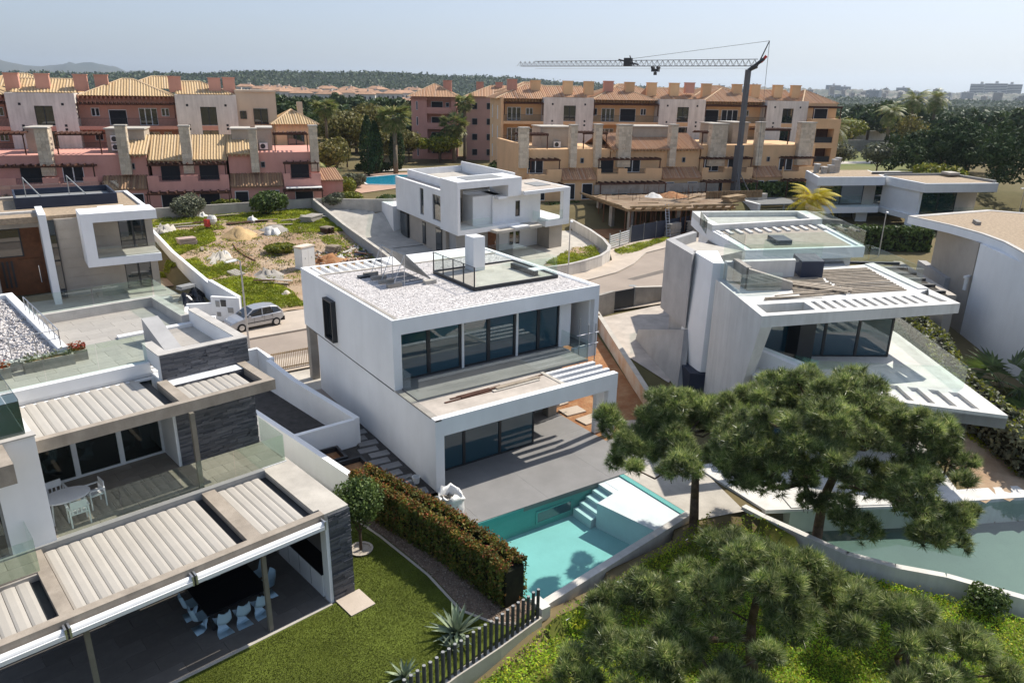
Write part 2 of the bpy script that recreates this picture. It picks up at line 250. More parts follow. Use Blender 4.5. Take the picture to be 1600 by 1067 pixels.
# ------------------------------------------------------------------ geometry helpers
class G:
    """collects shapes and links them as one mesh object"""
    def __init__(s): s.v = []; s.f = []
    def quad(s, *p):
        n = len(s.v); s.v += [tuple(q) for q in p]; s.f.append(tuple(range(n, n+len(p)))); return s
    def box(s, x0, y0, z0, x1, y1, z1):
        if x0 > x1: x0, x1 = x1, x0
        if y0 > y1: y0, y1 = y1, y0
        if z0 > z1: z0, z1 = z1, z0
        n = len(s.v)
        s.v += [(x0,y0,z0),(x1,y0,z0),(x1,y1,z0),(x0,y1,z0),(x0,y0,z1),(x1,y0,z1),(x1,y1,z1),(x0,y1,z1)]
        s.f += [(n,n+3,n+2,n+1),(n+4,n+5,n+6,n+7),(n,n+1,n+5,n+4),(n+1,n+2,n+6,n+5),(n+2,n+3,n+7,n+6),(n+3,n,n+4,n+7)]; return s
    def prism(s, pts, z0, z1):
        """pts: plan polygon; z0/z1 numbers or one value per point"""
        a = sum(pts[i][0]*pts[(i+1) % len(pts)][1]-pts[(i+1) % len(pts)][0]*pts[i][1] for i in range(len(pts)))
        k = len(pts); b = [z0]*k if not hasattr(z0, '__len__') else list(z0); c = [z1]*k if not hasattr(z1, '__len__') else list(z1)
        if a < 0: pts = pts[::-1]; b = b[::-1]; c = c[::-1]
        n = len(s.v)
        s.v += [(p[0],p[1],h) for p, h in zip(pts, b)] + [(p[0],p[1],h) for p, h in zip(pts, c)]
        s.f.append(tuple(range(n+k-1, n-1, -1))); s.f.append(tuple(range(n+k, n+2*k)))
        for i in range(k):
            j = (i+1) % k; s.f.append((n+i, n+j, n+k+j, n+k+i))
        return s
    def hexa(s, p):
        n = len(s.v); s.v += [tuple(q) for q in p]
        s.f += [(n,n+3,n+2,n+1),(n+4,n+5,n+6,n+7),(n,n+1,n+5,n+4),(n+1,n+2,n+6,n+5),(n+2,n+3,n+7,n+6),(n+3,n,n+4,n+7)]; return s
    def tube(s, p0, p1, r, n=6, r2=None):
        p0 = Vector(p0); p1 = Vector(p1); r2 = r if r2 is None else r2
        d = (p1-p0); 
        if d.length < 1e-6: return s
        d.normalize(); a = d.orthogonal().normalized(); b = d.cross(a); k = len(s.v)
        for q, rr in ((p0, r), (p1, r2)):
            for i in range(n):
                t = 2*math.pi*i/n; s.v.append(tuple(q + a*(rr*math.cos(t)) + b*(rr*math.sin(t))))
        s.f.append(tuple(range(k+n-1, k-1, -1))); s.f.append(tuple(range(k+n, k+2*n)))
        for i in range(n):
            j = (i+1) % n; s.f.append((k+i, k+j, k+n+j, k+n+i))
        return s
    def path(s, pts, r, n=6, r2=None):
        m = len(pts)-1; r2 = r if r2 is None else r2
        for i in range(m): s.tube(pts[i], pts[i+1], r+(r2-r)*i/m, n, r+(r2-r)*(i+1)/m)
        return s
    def lathe(s, cx, cy, prof, n=12):
        k = len(s.v)
        for r, z in prof:
            for i in range(n):
                t = 2*math.pi*i/n; s.v.append((cx+r*math.cos(t), cy+r*math.sin(t), z))
        for a in range(len(prof)-1):
            for i in range(n):
                j = (i+1) % n; s.f.append((k+a*n+i, k+a*n+j, k+(a+1)*n+j, k+(a+1)*n+i))
        s.f.append(tuple(range(k+n-1, k-1, -1))); s.f.append(tuple(range(k+(len(prof)-1)*n, k+len(prof)*n)))
        return s
    def wall(s, axis, us, zs, holes, w0, w1):
        """thick wall in a vertical plane with rectangular holes (u0,z0,u1,z1); axis 'x': runs along x, between y=w0 and y=w1"""
        us = sorted(set([round(u, 4) for u in us] + [round(h[i], 4) for h in holes for i in (0, 2)])); zs = sorted(set([round(z, 4) for z in zs] + [round(h[i], 4) for h in holes for i in (1, 3)]))
        us = [u for u in us if us[0] <= u <= us[-1]]
        def solid(i, j):
            if i < 0 or j < 0 or i >= len(us)-1 or j >= len(zs)-1: return False
            u = (us[i]+us[i+1])/2; z = (zs[j]+zs[j+1])/2
            return not any(h[0] < u < h[2] and h[1] < z < h[3] for h in holes)
        P = (lambda u, w, z: (u, w, z)) if axis == 'x' else (lambda u, w, z: (-w, u, z))
        a, b = (w0, w1) if axis == 'x' else (-max(w0, w1), -min(w0, w1))
        if a > b: a, b = b, a
        for i in range(len(us)-1):
            for j in range(len(zs)-1):
                if not solid(i, j): continue
                u0, u1, z0, z1 = us[i], us[i+1], zs[j], zs[j+1]
                s.quad(P(u0,a,z0),P(u1,a,z0),P(u1,a,z1),P(u0,a,z1)); s.quad(P(u1,b,z0),P(u0,b,z0),P(u0,b,z1),P(u1,b,z1))
                if not solid(i-1, j): s.quad(P(u0,b,z0),P(u0,a,z0),P(u0,a,z1),P(u0,b,z1))
                if not solid(i+1, j): s.quad(P(u1,a,z0),P(u1,b,z0),P(u1,b,z1),P(u1,a,z1))
                if not solid(i, j-1): s.quad(P(u0,b,z0),P(u1,b,z0),P(u1,a,z0),P(u0,a,z0))
                if not solid(i, j+1): s.quad(P(u0,a,z1),P(u1,a,z1),P(u1,b,z1),P(u0,b,z1))
        return s
    def mesh(s, name, mat, smooth=False):
        me = bpy.data.meshes.new(name); me.from_pydata(s.v, [], s.f); me.materials.append(mat)
        if smooth: me.polygons.foreach_set('use_smooth', [True]*len(me.polygons))
        me.update(); return me
    def obj(s, name, mat, parent=None, smooth=False, **tags):
        o = bpy.data.objects.new(name, s.mesh(name, mat, smooth)); COL.objects.link(o)
        if parent is not None: o.parent = parent
        settags(o, tags); return o
def settags(o, tags):
    for k, v in tags.items():
        if k == 'loc': o.location = v
        elif k == 'rz': o.rotation_euler = (0, 0, v)
        elif k == 'cat': o['category'] = v
        else: o[k] = v
def bx(name, mat, parent, *b, **tags): return G().box(*b).obj(name, mat, parent, **tags)
def thing(name, label, cat, loc=(0, 0, 0), deg=0.0, group=None):
    o = bpy.data.objects.new(name, None); COL.objects.link(o); o.empty_display_size = 0.3
    o.location = loc; o.rotation_euler = (0, 0, R(deg)); o['label'] = label; o['category'] = cat
    if group: o['group'] = group
    return o
def kids(o): return list(o.children)
def dup(root, loc=None, deg=None, label=None, scale=None):
    ch = kids(root); r = root.copy(); COL.objects.link(r)
    if loc is not None: r.location = loc
    if deg is not None: r.rotation_euler = (0, 0, R(deg))
    if scale is not None: r.scale = (scale,)*3 if not hasattr(scale, '__len__') else scale
    if label: r['label'] = label
    for c in ch:
        d = c.copy(); COL.objects.link(d); d.parent = r
        for g in kids(c):
            e = g.copy(); COL.objects.link(e); e.parent = d
    return r
def inst(o, parent=None, loc=None, rz=None, name=None):
    """another object of the same mesh (a piece among alike pieces)"""
    c = bpy.data.objects.new(name or o.name.split('.')[0], o.data); COL.objects.link(c)
    if parent is not None: c.parent = parent
    if loc is not None: c.location = loc
    if rz is not None: c.rotation_euler = (0, 0, rz)
    return c
def np_obj(name, V, F, mat, parent=None, **tags):
    """numpy mesh: V (n,3); F (m,k) all the same k"""
    V = np.asarray(V, np.float32).reshape(-1, 3); F = np.asarray(F, np.int32); m, k = F.shape
    me = bpy.data.meshes.new(name); me.vertices.add(len(V)); me.vertices.foreach_set('co', V.ravel())
    me.loops.add(m*k); me.loops.foreach_set('vertex_index', F.ravel()); me.polygons.add(m)
    me.polygons.foreach_set('loop_start', np.arange(0, m*k, k, dtype=np.int32))
    me.polygons.foreach_set('loop_total', np.full(m, k, np.int32)); me.materials.append(mat); me.update(calc_edges=True)
    o = bpy.data.objects.new(name, me); COL.objects.link(o)
    if parent is not None: o.parent = parent
    settags(o, tags); return o
def unit(a): return a/np.maximum(np.linalg.norm(a, axis=-1, keepdims=True), 1e-9)
def leaf_quads(P, size, aspect=0.5, up=0.0, nrm=None, rng=RNG):
    """diamond leaves at points P, random facing (pulled towards +z by up or towards nrm)"""
    n = len(P); d = unit(rng.normal(size=(n, 3)))
    if nrm is not None: nn = unit(nrm + 0.7*rng.normal(size=(n, 3)))
    else: nn = unit(rng.normal(size=(n, 3)) + np.array([0, 0, up]))
    d = unit(d - nn*np.sum(d*nn, 1, keepdims=True)); e = np.cross(nn, d)
    sz = (size*(0.6+0.8*rng.random(n)))[:, None]
    V = np.stack([P-d*sz, P-e*sz*aspect, P+d*sz, P+e*sz*aspect], 1).reshape(-1, 3)
    return V, np.arange(4*n).reshape(-1, 4)
def blob_points(lumps, n, shell=0.55, rng=RNG):
    """points in the outer shell of a union of ellipsoid lumps (x,y,z,rx,ry,rz); returns points and outward normals"""
    L = np.array(lumps, float); w = (L[:, 3]*L[:, 4]*L[:, 5])**(2/3); idx = rng.choice(len(L), n, p=w/w.sum())
    d = unit(rng.normal(size=(n, 3))); r = shell + (1-shell)*rng.random((n, 1))**0.6
    c = L[idx]; return c[:, :3] + d*r*c[:, 3:6], d
def lumps_in(rx, ry, z0, z1, n, r, rng=RNG, dome=True):
    out = []
    for _ in range(n):
        d = rng.normal(size=3); d /= np.linalg.norm(d); k = rng.random()**0.45
        if dome and d[2] < -0.35: d[2] *= -0.5
        cz = (z0+z1)/2; hz = (z1-z0)/2
        q = r*(0.65+0.7*rng.random()); out.append((d[0]*k*(rx-q*0.6), d[1]*k*(ry-q*0.6), cz+d[2]*k*max(0.05, hz-q*0.5), q, q, q*(0.6+0.3*rng.random())))
    return out

# ------------------------------------------------------------------ terrain, hills, roads
def sstep(t): t = np.clip(t, 0, 1); return t*t*(3-2*t)
MHPOOL = [(-0.6, -2.95), (7.55, -3.1), (7.55, -7.05), (-0.5, -8.15)]
AHPOOL = [(10.25, -8.9), (11.6, -9.2), (17.6, -12.6), (21.2, -14.4), (24.5, -21), (15.8, -21.2), (13.45, -17.3), (12.4, -15.1), (11.4, -13.8), (10.6, -12.3)]
def inside(px, py, poly):
    r = np.zeros(px.shape, bool); n = len(poly)
    for i in range(n):
        (x0, y0), (x1, y1) = poly[i], poly[(i+1) % n]
        c = ((y0 > py) != (y1 > py)) & (px < (x1-x0)*(py-y0)/((y1-y0) if y1 != y0 else 1e-9)+x0); r ^= c
    return r
def grow(poly, k):
    cx = sum(p[0] for p in poly)/len(poly); cy = sum(p[1] for p in poly)/len(poly); out = []
    for x, y in poly:
        d = math.hypot(x-cx, y-cy); out.append((cx+(x-cx)*(d+k)/d, cy+(y-cy)*(d+k)/d))
    return out
def front_edge(x):
    return np.where(x < -0.5, -8.75+0.1*(x+0.5), np.where(x < 7.6, -9.0+0.1*(x+0.5), np.where(x < 9.6, -8.0-0.1*(x-7.6), np.where(x < 10.3, -8.2-6*(x-9.6), -11.6-1.72*(x-10.4)))))
def ground_h(x, y):
    x = np.asarray(x, float); y = np.asarray(y, float)
    t = sstep((x-(14.7+.094*(y-31)))/1.2)
    y0 = 29+(55.5-0.36*(x-43.3)-11-29)*t; w = 34+(7-34)*t
    tl = sstep((-1.9-x)/0.8); y0 = y0+(54-y0)*tl; w = w+(8-w)*tl
    h = 2.3*sstep((y-y0)/w)
    h = h-0.55*sstep((front_edge(x)-y)/0.5)
    far = np.hypot(x, y); h = h - 2.0*sstep((far-300)/800)
    h = h + 0.05*np.sin(x*0.9)*np.sin(y*0.7)*(h < -0.45)
    return h
def axis(a, b, s, lim, q=1.16):
    c = list(np.arange(a, b+1e-6, s)); d = s; v = b
    hi = []
    while v < lim: d *= q; v += d; hi.append(v)
    d = s; v = a; lo = []
    while v > -lim: d *= q; v -= d; lo.append(v)
    return np.array(lo[::-1]+c+hi)
xs = axis(-20, 50, 0.5, 11000); ys = axis(-24, 64, 0.5, 11000)
X, Y = np.meshgrid(xs, ys); H = ground_h(X, Y)-0.06
for poly in (grow(MHPOOL, 0.5), grow(AHPOOL, 0.4)): H = np.where(inside(X, Y, poly), -2.4, H)
nx, ny = len(xs), len(ys); ii = (np.arange(ny-1)[:, None]*nx+np.arange(nx-1)[None, :]).ravel()
np_obj('ground', np.stack([X, Y, H], -1), np.stack([ii, ii+1, ii+nx+1, ii+nx], 1), land_m, kind='structure')

def sheet(name, poly, z, mat, **tags):
    return G().quad(*[(x, y, z) for x, y in poly]).obj(name, mat, kind='structure', **tags)
def draped(name, poly, dz, mat, step=0.6, rough=0.0, kind='structure'):
    P = np.array(poly); x = np.arange(P[:, 0].min(), P[:, 0].max()+step, step); y = np.arange(P[:, 1].min(), P[:, 1].max()+step, step)
    A, B = np.meshgrid(x, y); Z = ground_h(A, B)+dz+rough*RNG.normal(size=A.shape)
    k = len(x); i = (np.arange(len(y)-1)[:, None]*k+np.arange(k-1)[None, :]).ravel()
    c = inside(A.ravel()[i]+step/2, B.ravel()[i]+step/2, poly); i = i[c]
    return np_obj(name, np.stack([A, B, Z], -1), np.stack([i, i+1, i+k+1, i+k], 1), mat, kind=kind)
LOT = [(-0.6, 28.8), (14.9, 30.5), (15.6, 38.8), (17.4, 62), (-1.6, 63), (-1.2, 40)]
draped('building_plot', LOT, 0.03, dirt, 0.5, 0.02)
draped('meadow_ground', [(-14, -11.0), (-0.5, -9.15), (7.4, -8.3), (9.7, -8.6), (10.25, -12.7), (12.0, -15.3), (13.0, -17.5), (15.2, -21.2), (16.5, -24), (-14, -24)], 0.035, meadow_ground, 0.5, 0.02)
road_pts = [(-70, 16), (-20, 18.9), (12, 19.0), (22.5, 18.4), (30, 17.6), (40, 16.8), (52, 16.5), (56, 22), (53, 29), (47, 31.6), (42.2, 30.6), (37.4, 27.4), (33.5, 25.6), (28.6, 24.6), (20, 24.6), (6, 24.4), (-3, 24.1), (-20, 23.6), (-70, 21)]
road = sheet('road', road_pts, 0.0, asphalt)
# far kerb and pavement with the parked car, near pavement behind the white house
far_edge = [(-70, 21), (-20, 23.6), (-3, 24.1), (6, 24.4), (20, 24.6), (28.6, 24.6), (33.5, 25.6), (37.4, 27.4), (42.2, 30.6), (47, 31.6), (53, 29)]
back_edge = [(-70, 24), (-20, 27.5), (-2.0, 28.9), (6, 28.8), (15, 28.6), (26, 26.6), (31, 27.0), (36.6, 29.6), (40.5, 34.5), (47, 36.0), (56, 33)]
g = G()
for i in range(len(far_edge)-1): g.quad((*far_edge[i], .12), (*far_edge[i+1], .12), (*back_edge[i+1], .12), (*back_edge[i], .12))
g.obj('pavement', pave_m, kind='structure')
g = G()
for i in range(len(far_edge)-1):
    (x0, y0), (x1, y1) = far_edge[i], far_edge[i+1]; g.prism([(x0, y0-.15), (x1, y1-.15), (x1, y1), (x0, y0)], -.05, .13)
g.obj('kerb', kerb_m, kind='structure')
near_edge = [(-70, 16), (-20, 18.9), (12, 19.0), (22.5, 18.4), (30, 17.6), (40, 16.8)]
g = G(); k = G()
for i in range(len(near_edge)-1):
    (x0, y0), (x1, y1) = near_edge[i], near_edge[i+1]
    g.quad((x0, y0-2.2, .12), (x1, y1-2.2, .12), (x1, y1, .12), (x0, y0, .12)); k.prism([(x0, y0), (x1, y1), (x1, y1+.15), (x0, y0+.15)], -.05, .13)
g.obj('pavement', pave_m, kind='structure'); k.obj('kerb', kerb_m, kind='structure')

for x, y in ((31.5, 21.2), (4.0, 21.8), (26.2, 23.6)): G().lathe(x, y, [(.36, .004), (.36, .012), (.3, .016)], 16).obj('manhole_cover', alu_grey, road)
tar = surf('tar_patch', (.16, .135, .115), .9, .15, 1.5, .2, 20, world_co=True)
for p in ([(28, 19.4), (31, 19.2), (31.2, 20.4), (28.4, 20.6)], [(33, 22.6), (38.5, 23.4), (38.2, 24.2), (32.8, 23.3)], [(1.5, 19.8), (6.5, 20.0), (6.4, 20.6), (1.6, 20.5)]): G().quad(*[(x, y, .004) for x, y in p]).obj('repair_patch', tar, road)
# wooded hills, mountains
CX, CY, CZ = -12.98, -24.05, 16.2
def polar_hill(name, prof, r0, r1, bump, mat, naz=700, nr=40, az0=-20, az1=88, cell=3, crest=0.6, base=-3.0):
    az = np.linspace(az0, az1, naz); rr = np.linspace(r0, r1, nr)
    e = np.interp(az, [p[0] for p in prof], [p[1] for p in prof])
    T = np.linspace(0, 1, nr); shape = np.where(T < crest, sstep(T/crest), 1-0.5*sstep((T-crest)/(1-crest)))
    rc = r0+crest*(r1-r0); hc = rc*np.tan(np.radians(e))+CZ
    noise = RNG.normal(size=(nr, naz)); 
    for _ in range(cell): noise = (noise+np.roll(noise, 1, 1)+np.roll(noise, -1, 1)+np.roll(noise, 1, 0)+np.roll(noise, -1, 0))/5*1.55
    fine = RNG.normal(size=(nr, naz)); noise = .6*noise+.45*(fine+np.roll(fine, 1, 1))
    big = np.interp(az, np.linspace(az0, az1, 60), RNG.normal(size=60))
    Hh = base+(hc[None, :]-base)*shape[:, None]*(1+0.04*big[None, :])+bump*np.maximum(noise, -0.3)*np.minimum(1, 3*shape[:, None])
    A = np.radians(az); Xh = CX+rr[:, None]*np.sin(A)[None, :]; Yh = CY+rr[:, None]*np.cos(A)[None, :]
    i = (np.arange(nr-1)[:, None]*naz+np.arange(naz-1)[None, :]).ravel()
    return np_obj(name, np.stack([Xh, Yh, Hh], -1), np.stack([i, i+1, i+naz+1, i+naz], 1), mat, kind='structure')
hill_m = surf('wooded_hillside', (0.020, 0.032, 0.020), 0.95, 0.3, 0.012, 0.0, 0.15, world_co=True, col2=(0.045, 0.055, 0.032), spec=0.05)
mount_m = surf('far_mountain', (0.05, 0.06, 0.04), 0.95, 0.3, 0.002, 0.0, 0.02, world_co=True, col2=(0.11, 0.10, 0.07), spec=0.05)
wh_ = polar_hill('wooded_hill', [(-20, .5), (0, .45), (8, .55), (14, .75), (20, .95), (26, .92), (31, .75), (34, .85), (38, .55), (42, .42), (48, .12), (54, -.25), (90, -.3)], 1150, 2300, 2.2, hill_m, 1500, 44)
_c = np.zeros(len(wh_.data.vertices)*3, np.float32); wh_.data.vertices.foreach_get('co', _c); _c = _c.reshape(-1, 3)
_k = RNG.choice(len(_c), 60000); _P = _c[_k]+RNG.normal(size=(60000, 3))*np.array([3, 3, 1.0])+np.array([0, 0, 1.5]); _P = _P[_c[_k][:, 2] > 4]
_V, _F = leaf_quads(_P, 2.6, .7, up=.6); np_obj('hill_woodland', _V, _F, wood_leaf, None, kind='stuff')
polar_hill('mountain', [(-20, 1.5), (-3, 1.9), (0, 1.5), (2.5, 1.0), (5, .85), (6.5, 1.05), (8, .8), (11, .5), (15, .2), (20, -.1), (90, -.2)], 6500, 9500, 14, mount_m, 300, 24, az1=60, cell=6)
town_hill_m = surf('town_hillside', (0.10, 0.11, 0.09), 0.95, 0.3, 0.01, 0.0, 0.06, world_co=True, col2=(0.24, 0.22, 0.19), thr=(.45, .62), spec=0.05)
polar_hill('town_hill', [(-20, -.3), (34, -.3), (40, 0.15), (46, .3), (52, .42), (60, .40), (66, .3), (72, .25), (90, .15)], 1900, 3600, 3.5, town_hill_m, 800, 30, az0=30, cell=2)

# ------------------------------------------------------------------ white house with the pool (axis aligned)
mh = thing('modern_house', 'white two storey house with gravel roof and chimney, beside the turquoise pool', 'house')
H1, H2, YU, YB = 3.3, 6.6, 3.76, 15.47
RW_ = 11.97
def mhp(name, mat, *b): return bx(name, mat, mh, *b)
# ground floor
mhp('side_wall', white, 0, 0.004, -0.3, 0.42, 13.47, H1-0.06)
mhp('front_beam', white, 0.003, 0, 2.52, 10.11, 0.34, H1+0.02)
mhp('rear_wall', white, 0.42, 13.1, -0.3, 10.4, 13.46, H1-0.06)
mhp('corner_pillar', concrete, 0.05, 14.95, 0, 0.5, 15.42, H1-0.02)
mhp('garage_door', alu_dark, 1.2, 13.47, 0, 6.0, 13.53, 2.4)
g = G(); g.box(0.42, 0.34, 2.55, 7.0, 4.0, H1-0.1); g.box(0.42, 4.0, 2.9, 10.4, 13.1, H1-0.12); g.obj('floor_slab', white, mh)
mhp('shadow_strip', alu_dark, -0.004, 3.8, H1-0.06, 0.4, 14.0, H1)  # dark strip closing the joint, the shadow line put into its colour
mhp('terrace_slab', screed, 0.3, 0.2, H1-0.1, 7.02, 4.6, H1-0.01)
g = G(); g.box(0.004, 0.0, H1-0.061, 0.3, 3.75, H1+0.015); g.obj('terrace_rim', concrete, mh)
g = G(); g.box(0.3, 0.34, H1-0.009, 7.02, 0.36, H1+0.02); g.box(6.9, 0.36, H1-0.009, 7.1, 2.1, H1+0.02); g.obj('terrace_rim', concrete_lt, mh)
mhp('balcony_floor', terrace_tile, 0.35, 2.2, H1-0.008, 10.0, 4.66, H1+0.05)
mhp('east_wall', white, 9.95, 4.66, -0.1, 10.4, 13.1, H1-0.06)
# interior back planes of the ground floor so the glass has a dark room
def sliding(name, x0, x1, y, z0, z1, mull, glassm, fr=alu_dark, w=0.07, d=0.1, parent=mh):
    """a run of glazed panels: each panel a part with its pane as sub-part"""
    xs_ = [x0]+list(mull)+[x1]
    for i in range(len(xs_)-1):
        a, b = xs_[i], xs_[i+1]; q = G()
        q.box(a, y-d/2, z0, a+w, y+d/2, z1); q.box(b-w, y-d/2, z0, b, y+d/2, z1); q.box(a+w, y-d/2, z0, b-w, y+d/2, z0+w); q.box(a+w, y-d/2, z1-w, b-w, y+d/2, z1)
        f = q.obj(name, fr, parent); bx('pane', glassm, f, a+w, y-0.012, z0+w, b-w, y+0.012, z1-w)
sliding('glass_door', 0.42, 6.12, 1.42, 0.0, 2.56, [2.2, 4.15], mh_glass)
# return glazing and recessed wall of the ground floor
g = G(); g.box(6.05, 1.47, 0, 6.12, 4.2, 2.55); g.obj('glass_door', mh_glass, mh)
mhp('recess_wall', grey_wall, 6.12, 4.2, 0, 9.95, 4.4, 2.9)
mhp('entrance_pillar', concrete, 8.55, 3.4, 0, 9.1, 3.9, 2.9)
mhp('recess_door', alu_dark, 6.9, 4.14, 0, 8.1, 4.2, 2.5)
# side pergola: three white fins behind the front beam and two fin columns
for y in (0.62, 1.16, 1.70):
    mhp('pergola_beam', white, 7.1, y, 2.74, 10.12, y+0.2, H1+0.02)
mhp('pergola_beam', white, 6.95, 0.34, 2.6, 7.1, 2.1, H1-0.012)
mhp('fin_column', white, 9.35, 0.62, 0, 10.1, 0.86, 2.74)
mhp('fin_column', white, 9.55, 0.003, 0, 10.107, 0.3, 2.52)
# upper storey
mhp('side_wall', white, 0, YU+0.003, H1, 0.41, YB, H2-0.02)
g = G(); g.wall('x', [0.003, RW_], [H1, H2], [(0.41, H1-0.1, 11.67, 5.9)], YU, YU+0.32); g.obj('front_frame', white, mh)
mhp('side_wall', white, 11.6, YU+0.32, 3.0, RW_-0.003, YB, H2-0.02)
mhp('frame_foot', white, 10.45, YU+0.003, 2.7, RW_-0.004, YU+0.3, H1)
mhp('rear_wall', white, 0.41, YB-2.3, H1, 11.6, YB-2.0, H2-0.3)
mhp('roof_slab', white, 0.4, YU+0.32, 5.92, 11.6, YB-2.3, H2-0.22)
sliding('glass_door', 0.41, 9.95, 4.62, H1+0.05, 5.92, [2.2, 3.95, 5.55, 7.15, 8.62], mh_glass, w=0.09, d=0.12)
for x in (3.98, 7.18): mhp('track_post', alu_white, x, 4.50, H1+0.05, x+0.12, 4.56, 5.9)
mhp('pier', white, 9.95, 4.5, H1, 10.7, 4.8, 5.92)
mhp('stair_wall', white, 10.7, 8.6, 2.9, 11.6, 8.8, 5.92)
for i in range(6): mhp('stair_step', alu_dark, 10.72, 6.2+i*0.36, H1+0.12+i*0.2, 11.58, 6.52+i*0.36, H1+0.2+i*0.2)
mhp('landing', alu_grey, 10.72, 4.1, H1-0.08, 11.58, 6.2, H1+0.02)
g = G(); g.box(0, 0, 0, 0, 0, 0)
# roof: rim, gravel bed, chips, rear opening with white fins
g = G(); rim = [(0, YU, 0.33, YB), (0.33, YU, RW_-0.3, YU+0.3), (RW_-0.3, YU, RW_, YB), (0.33, YB-0.25, RW_-0.3, YB)]
for a, b, c, d in rim: g.box(a+.002, b+.002, H2-0.02, c-.002, d-.002, H2+0.012)
g.obj('roof_rim', white, mh)
g = G(); g.box(0.16, YU+0.14, H2+.008, 0.34, 13.2, H2+0.03); g.box(0.34, YU+0.14, H2+.008, RW_-0.3, YU+0.2, H2+0.03); g.obj('roof_coping', concrete, mh)
mhp('roof_gravel', gravel_base, 0.33, YU+0.3, H2-0.22, RW_-0.3, YB-2.2, H2-0.05)
mhp('roof_crossbeam', concrete_lt, 0.33, YB-2.2, H2-0.3, RW_-0.3, YB-2.0, H2+0.005)
for i in range(8):
    mhp('roof_fin', white, 0.55+i*0.52, YB-2.0, H2-0.3, 0.71+i*0.52, YB-0.25, H2+0.002)
mhp('roof_panel', white, 4.8, YB-2.0, H2-0.25, RW_-0.3, YB-0.25, H2-0.02)
def chips(name, n, f, size, mat, parent=None, **tags):
    """loose stones: n small tetrahedra at the points f gives"""
    P = f(n); s = size*(0.5+RNG.random((n, 1))); D = unit(RNG.normal(size=(n, 4, 3)))*np.array([1, 1, 0.6])
    V = (P[:, None, :]+D*s[:, None, :]); i = np.arange(n)[:, None]*4
    F = np.concatenate([i+np.array([[0, 1, 2]]), i+np.array([[0, 3, 1]]), i+np.array([[1, 3, 2]]), i+np.array([[0, 2, 3]])])
    return np_obj(name, V, F, mat, parent, **tags)
chips('gravel_chips', 24000, lambda n: np.stack([RNG.uniform(.36, RW_-.32, n), RNG.uniform(YU+.32, YB-2.22, n), np.full(n, H2-.05)], 1), 0.036, gravel_st, mh, kind='stuff')
# roof terrace with dark frame, chimney, glass guard
mhp('roof_deck', concrete_lt, 5.85, 6.35, H2-0.04, 11.1, 10.6, H2+0.06)
g = G()
for b in ((5.8, 6.28, 11.15, 6.36), (5.8, 10.58, 11.15, 10.66), (5.78, 6.36, 5.86, 10.58), (11.1, 6.36, 11.18, 10.58)): g.box(b[0], b[1], H2-0.04, b[2], b[3], H2+0.14)
g.obj('deck_frame', alu_dark, mh)
for a, b in ((5.9, 7.6), (7.62, 9.3), (9.32, 11.1)):
    mhp('guard_pane', rail_glass, a, 6.31, H2+0.17, b, 6.325, H2+1.15)
    mhp('guard_pane', rail_glass, a, 10.615, H2+0.17, b, 10.63, H2+1.15)
mhp('guard_pane', rail_glass, 11.135, 6.4, H2+0.17, 11.15, 8.4, H2+1.15); mhp('guard_pane', rail_glass, 11.135, 8.45, H2+0.17, 11.15, 10.6, H2+1.15)
for i in range(5):
    y = 6.3+i*1.07; mhp('guard_post', alu_dark, 5.79, y, H2+0.05, 5.84, y+0.05, H2+1.15)
g = G(); g.box(5.8, 6.3, H2+1.15, 5.83, 10.62, H2+1.18)
for i in range(42):
    y = 6.4+i*0.1; g.tube((5.815, y, H2+0.15), (5.815, y, H2+1.15), 0.006, 4)
g.obj('guard_bars', alu_dark, mh)
mhp('chimney', white, 7.75, 9.55, H2-0.05, 8.5, 10.45, H2+1.95)
mhp('bench', alu_dark, 10.0, 6.9, H2+0.06, 10.25, 9.2, H2+0.35)
mhp('bench_top', alu_white, 9.98, 6.88, H2+0.35, 10.7, 7.5, H2+0.39)
# slit window box on the side wall
g = G(); g.wall('y', [10.42, 11.62], [3.65, 5.85], [(10.5, 3.73, 11.54, 5.77)], -0.26, 0.002)
f = g.obj('window', alu_dark, mh); bx('pane', win_glass, f, -0.06, 10.5, 3.73, -0.03, 11.54, 5.77)
# glass balustrade of the first floor
for i in range(6):
    a = 0.42+i*1.6; mhp('balustrade_pane', rail_glass, a, 2.2, H1-0.02, a+1.585, 2.215, H1+1.02)
mhp('balustrade_pane', rail_glass, 0.4, 2.22, H1-0.02, 0.415, 3.74, H1+1.02)
mhp('balustrade_pane', rail_glass, 10.02, 2.2, H1-0.02, 10.035, 4.4, H1+1.02)
g = G(); g.box(0.38, 2.17, H1-0.05, 10.05, 2.245, H1+0.03); g.box(0.38, 2.245, H1-0.05, 0.45, 3.74, H1+0.03); g.obj('balustrade_rail', alu_grey, mh)
g = G()
for x, y in ((10.62, 3.62), (11.2, 3.58), (11.72, 3.6)): g.tube((x, y, 2.2), (x, y, 5.0 if x < 11 else 4.6), 0.03, 6)
g.tube((10.4, 3.6, 4.1), (11.9, 3.58, 4.1), 0.025, 6); g.tube((10.4, 3.6, 3.5), (11.9, 3.58, 3.5), 0.025, 6)
g.obj('scaffold_frame', steel, None); t = bpy.data.objects['scaffold_frame']; settags(t, dict(label='thin steel scaffold poles across the open stair bay of the white house', cat='scaffold'))
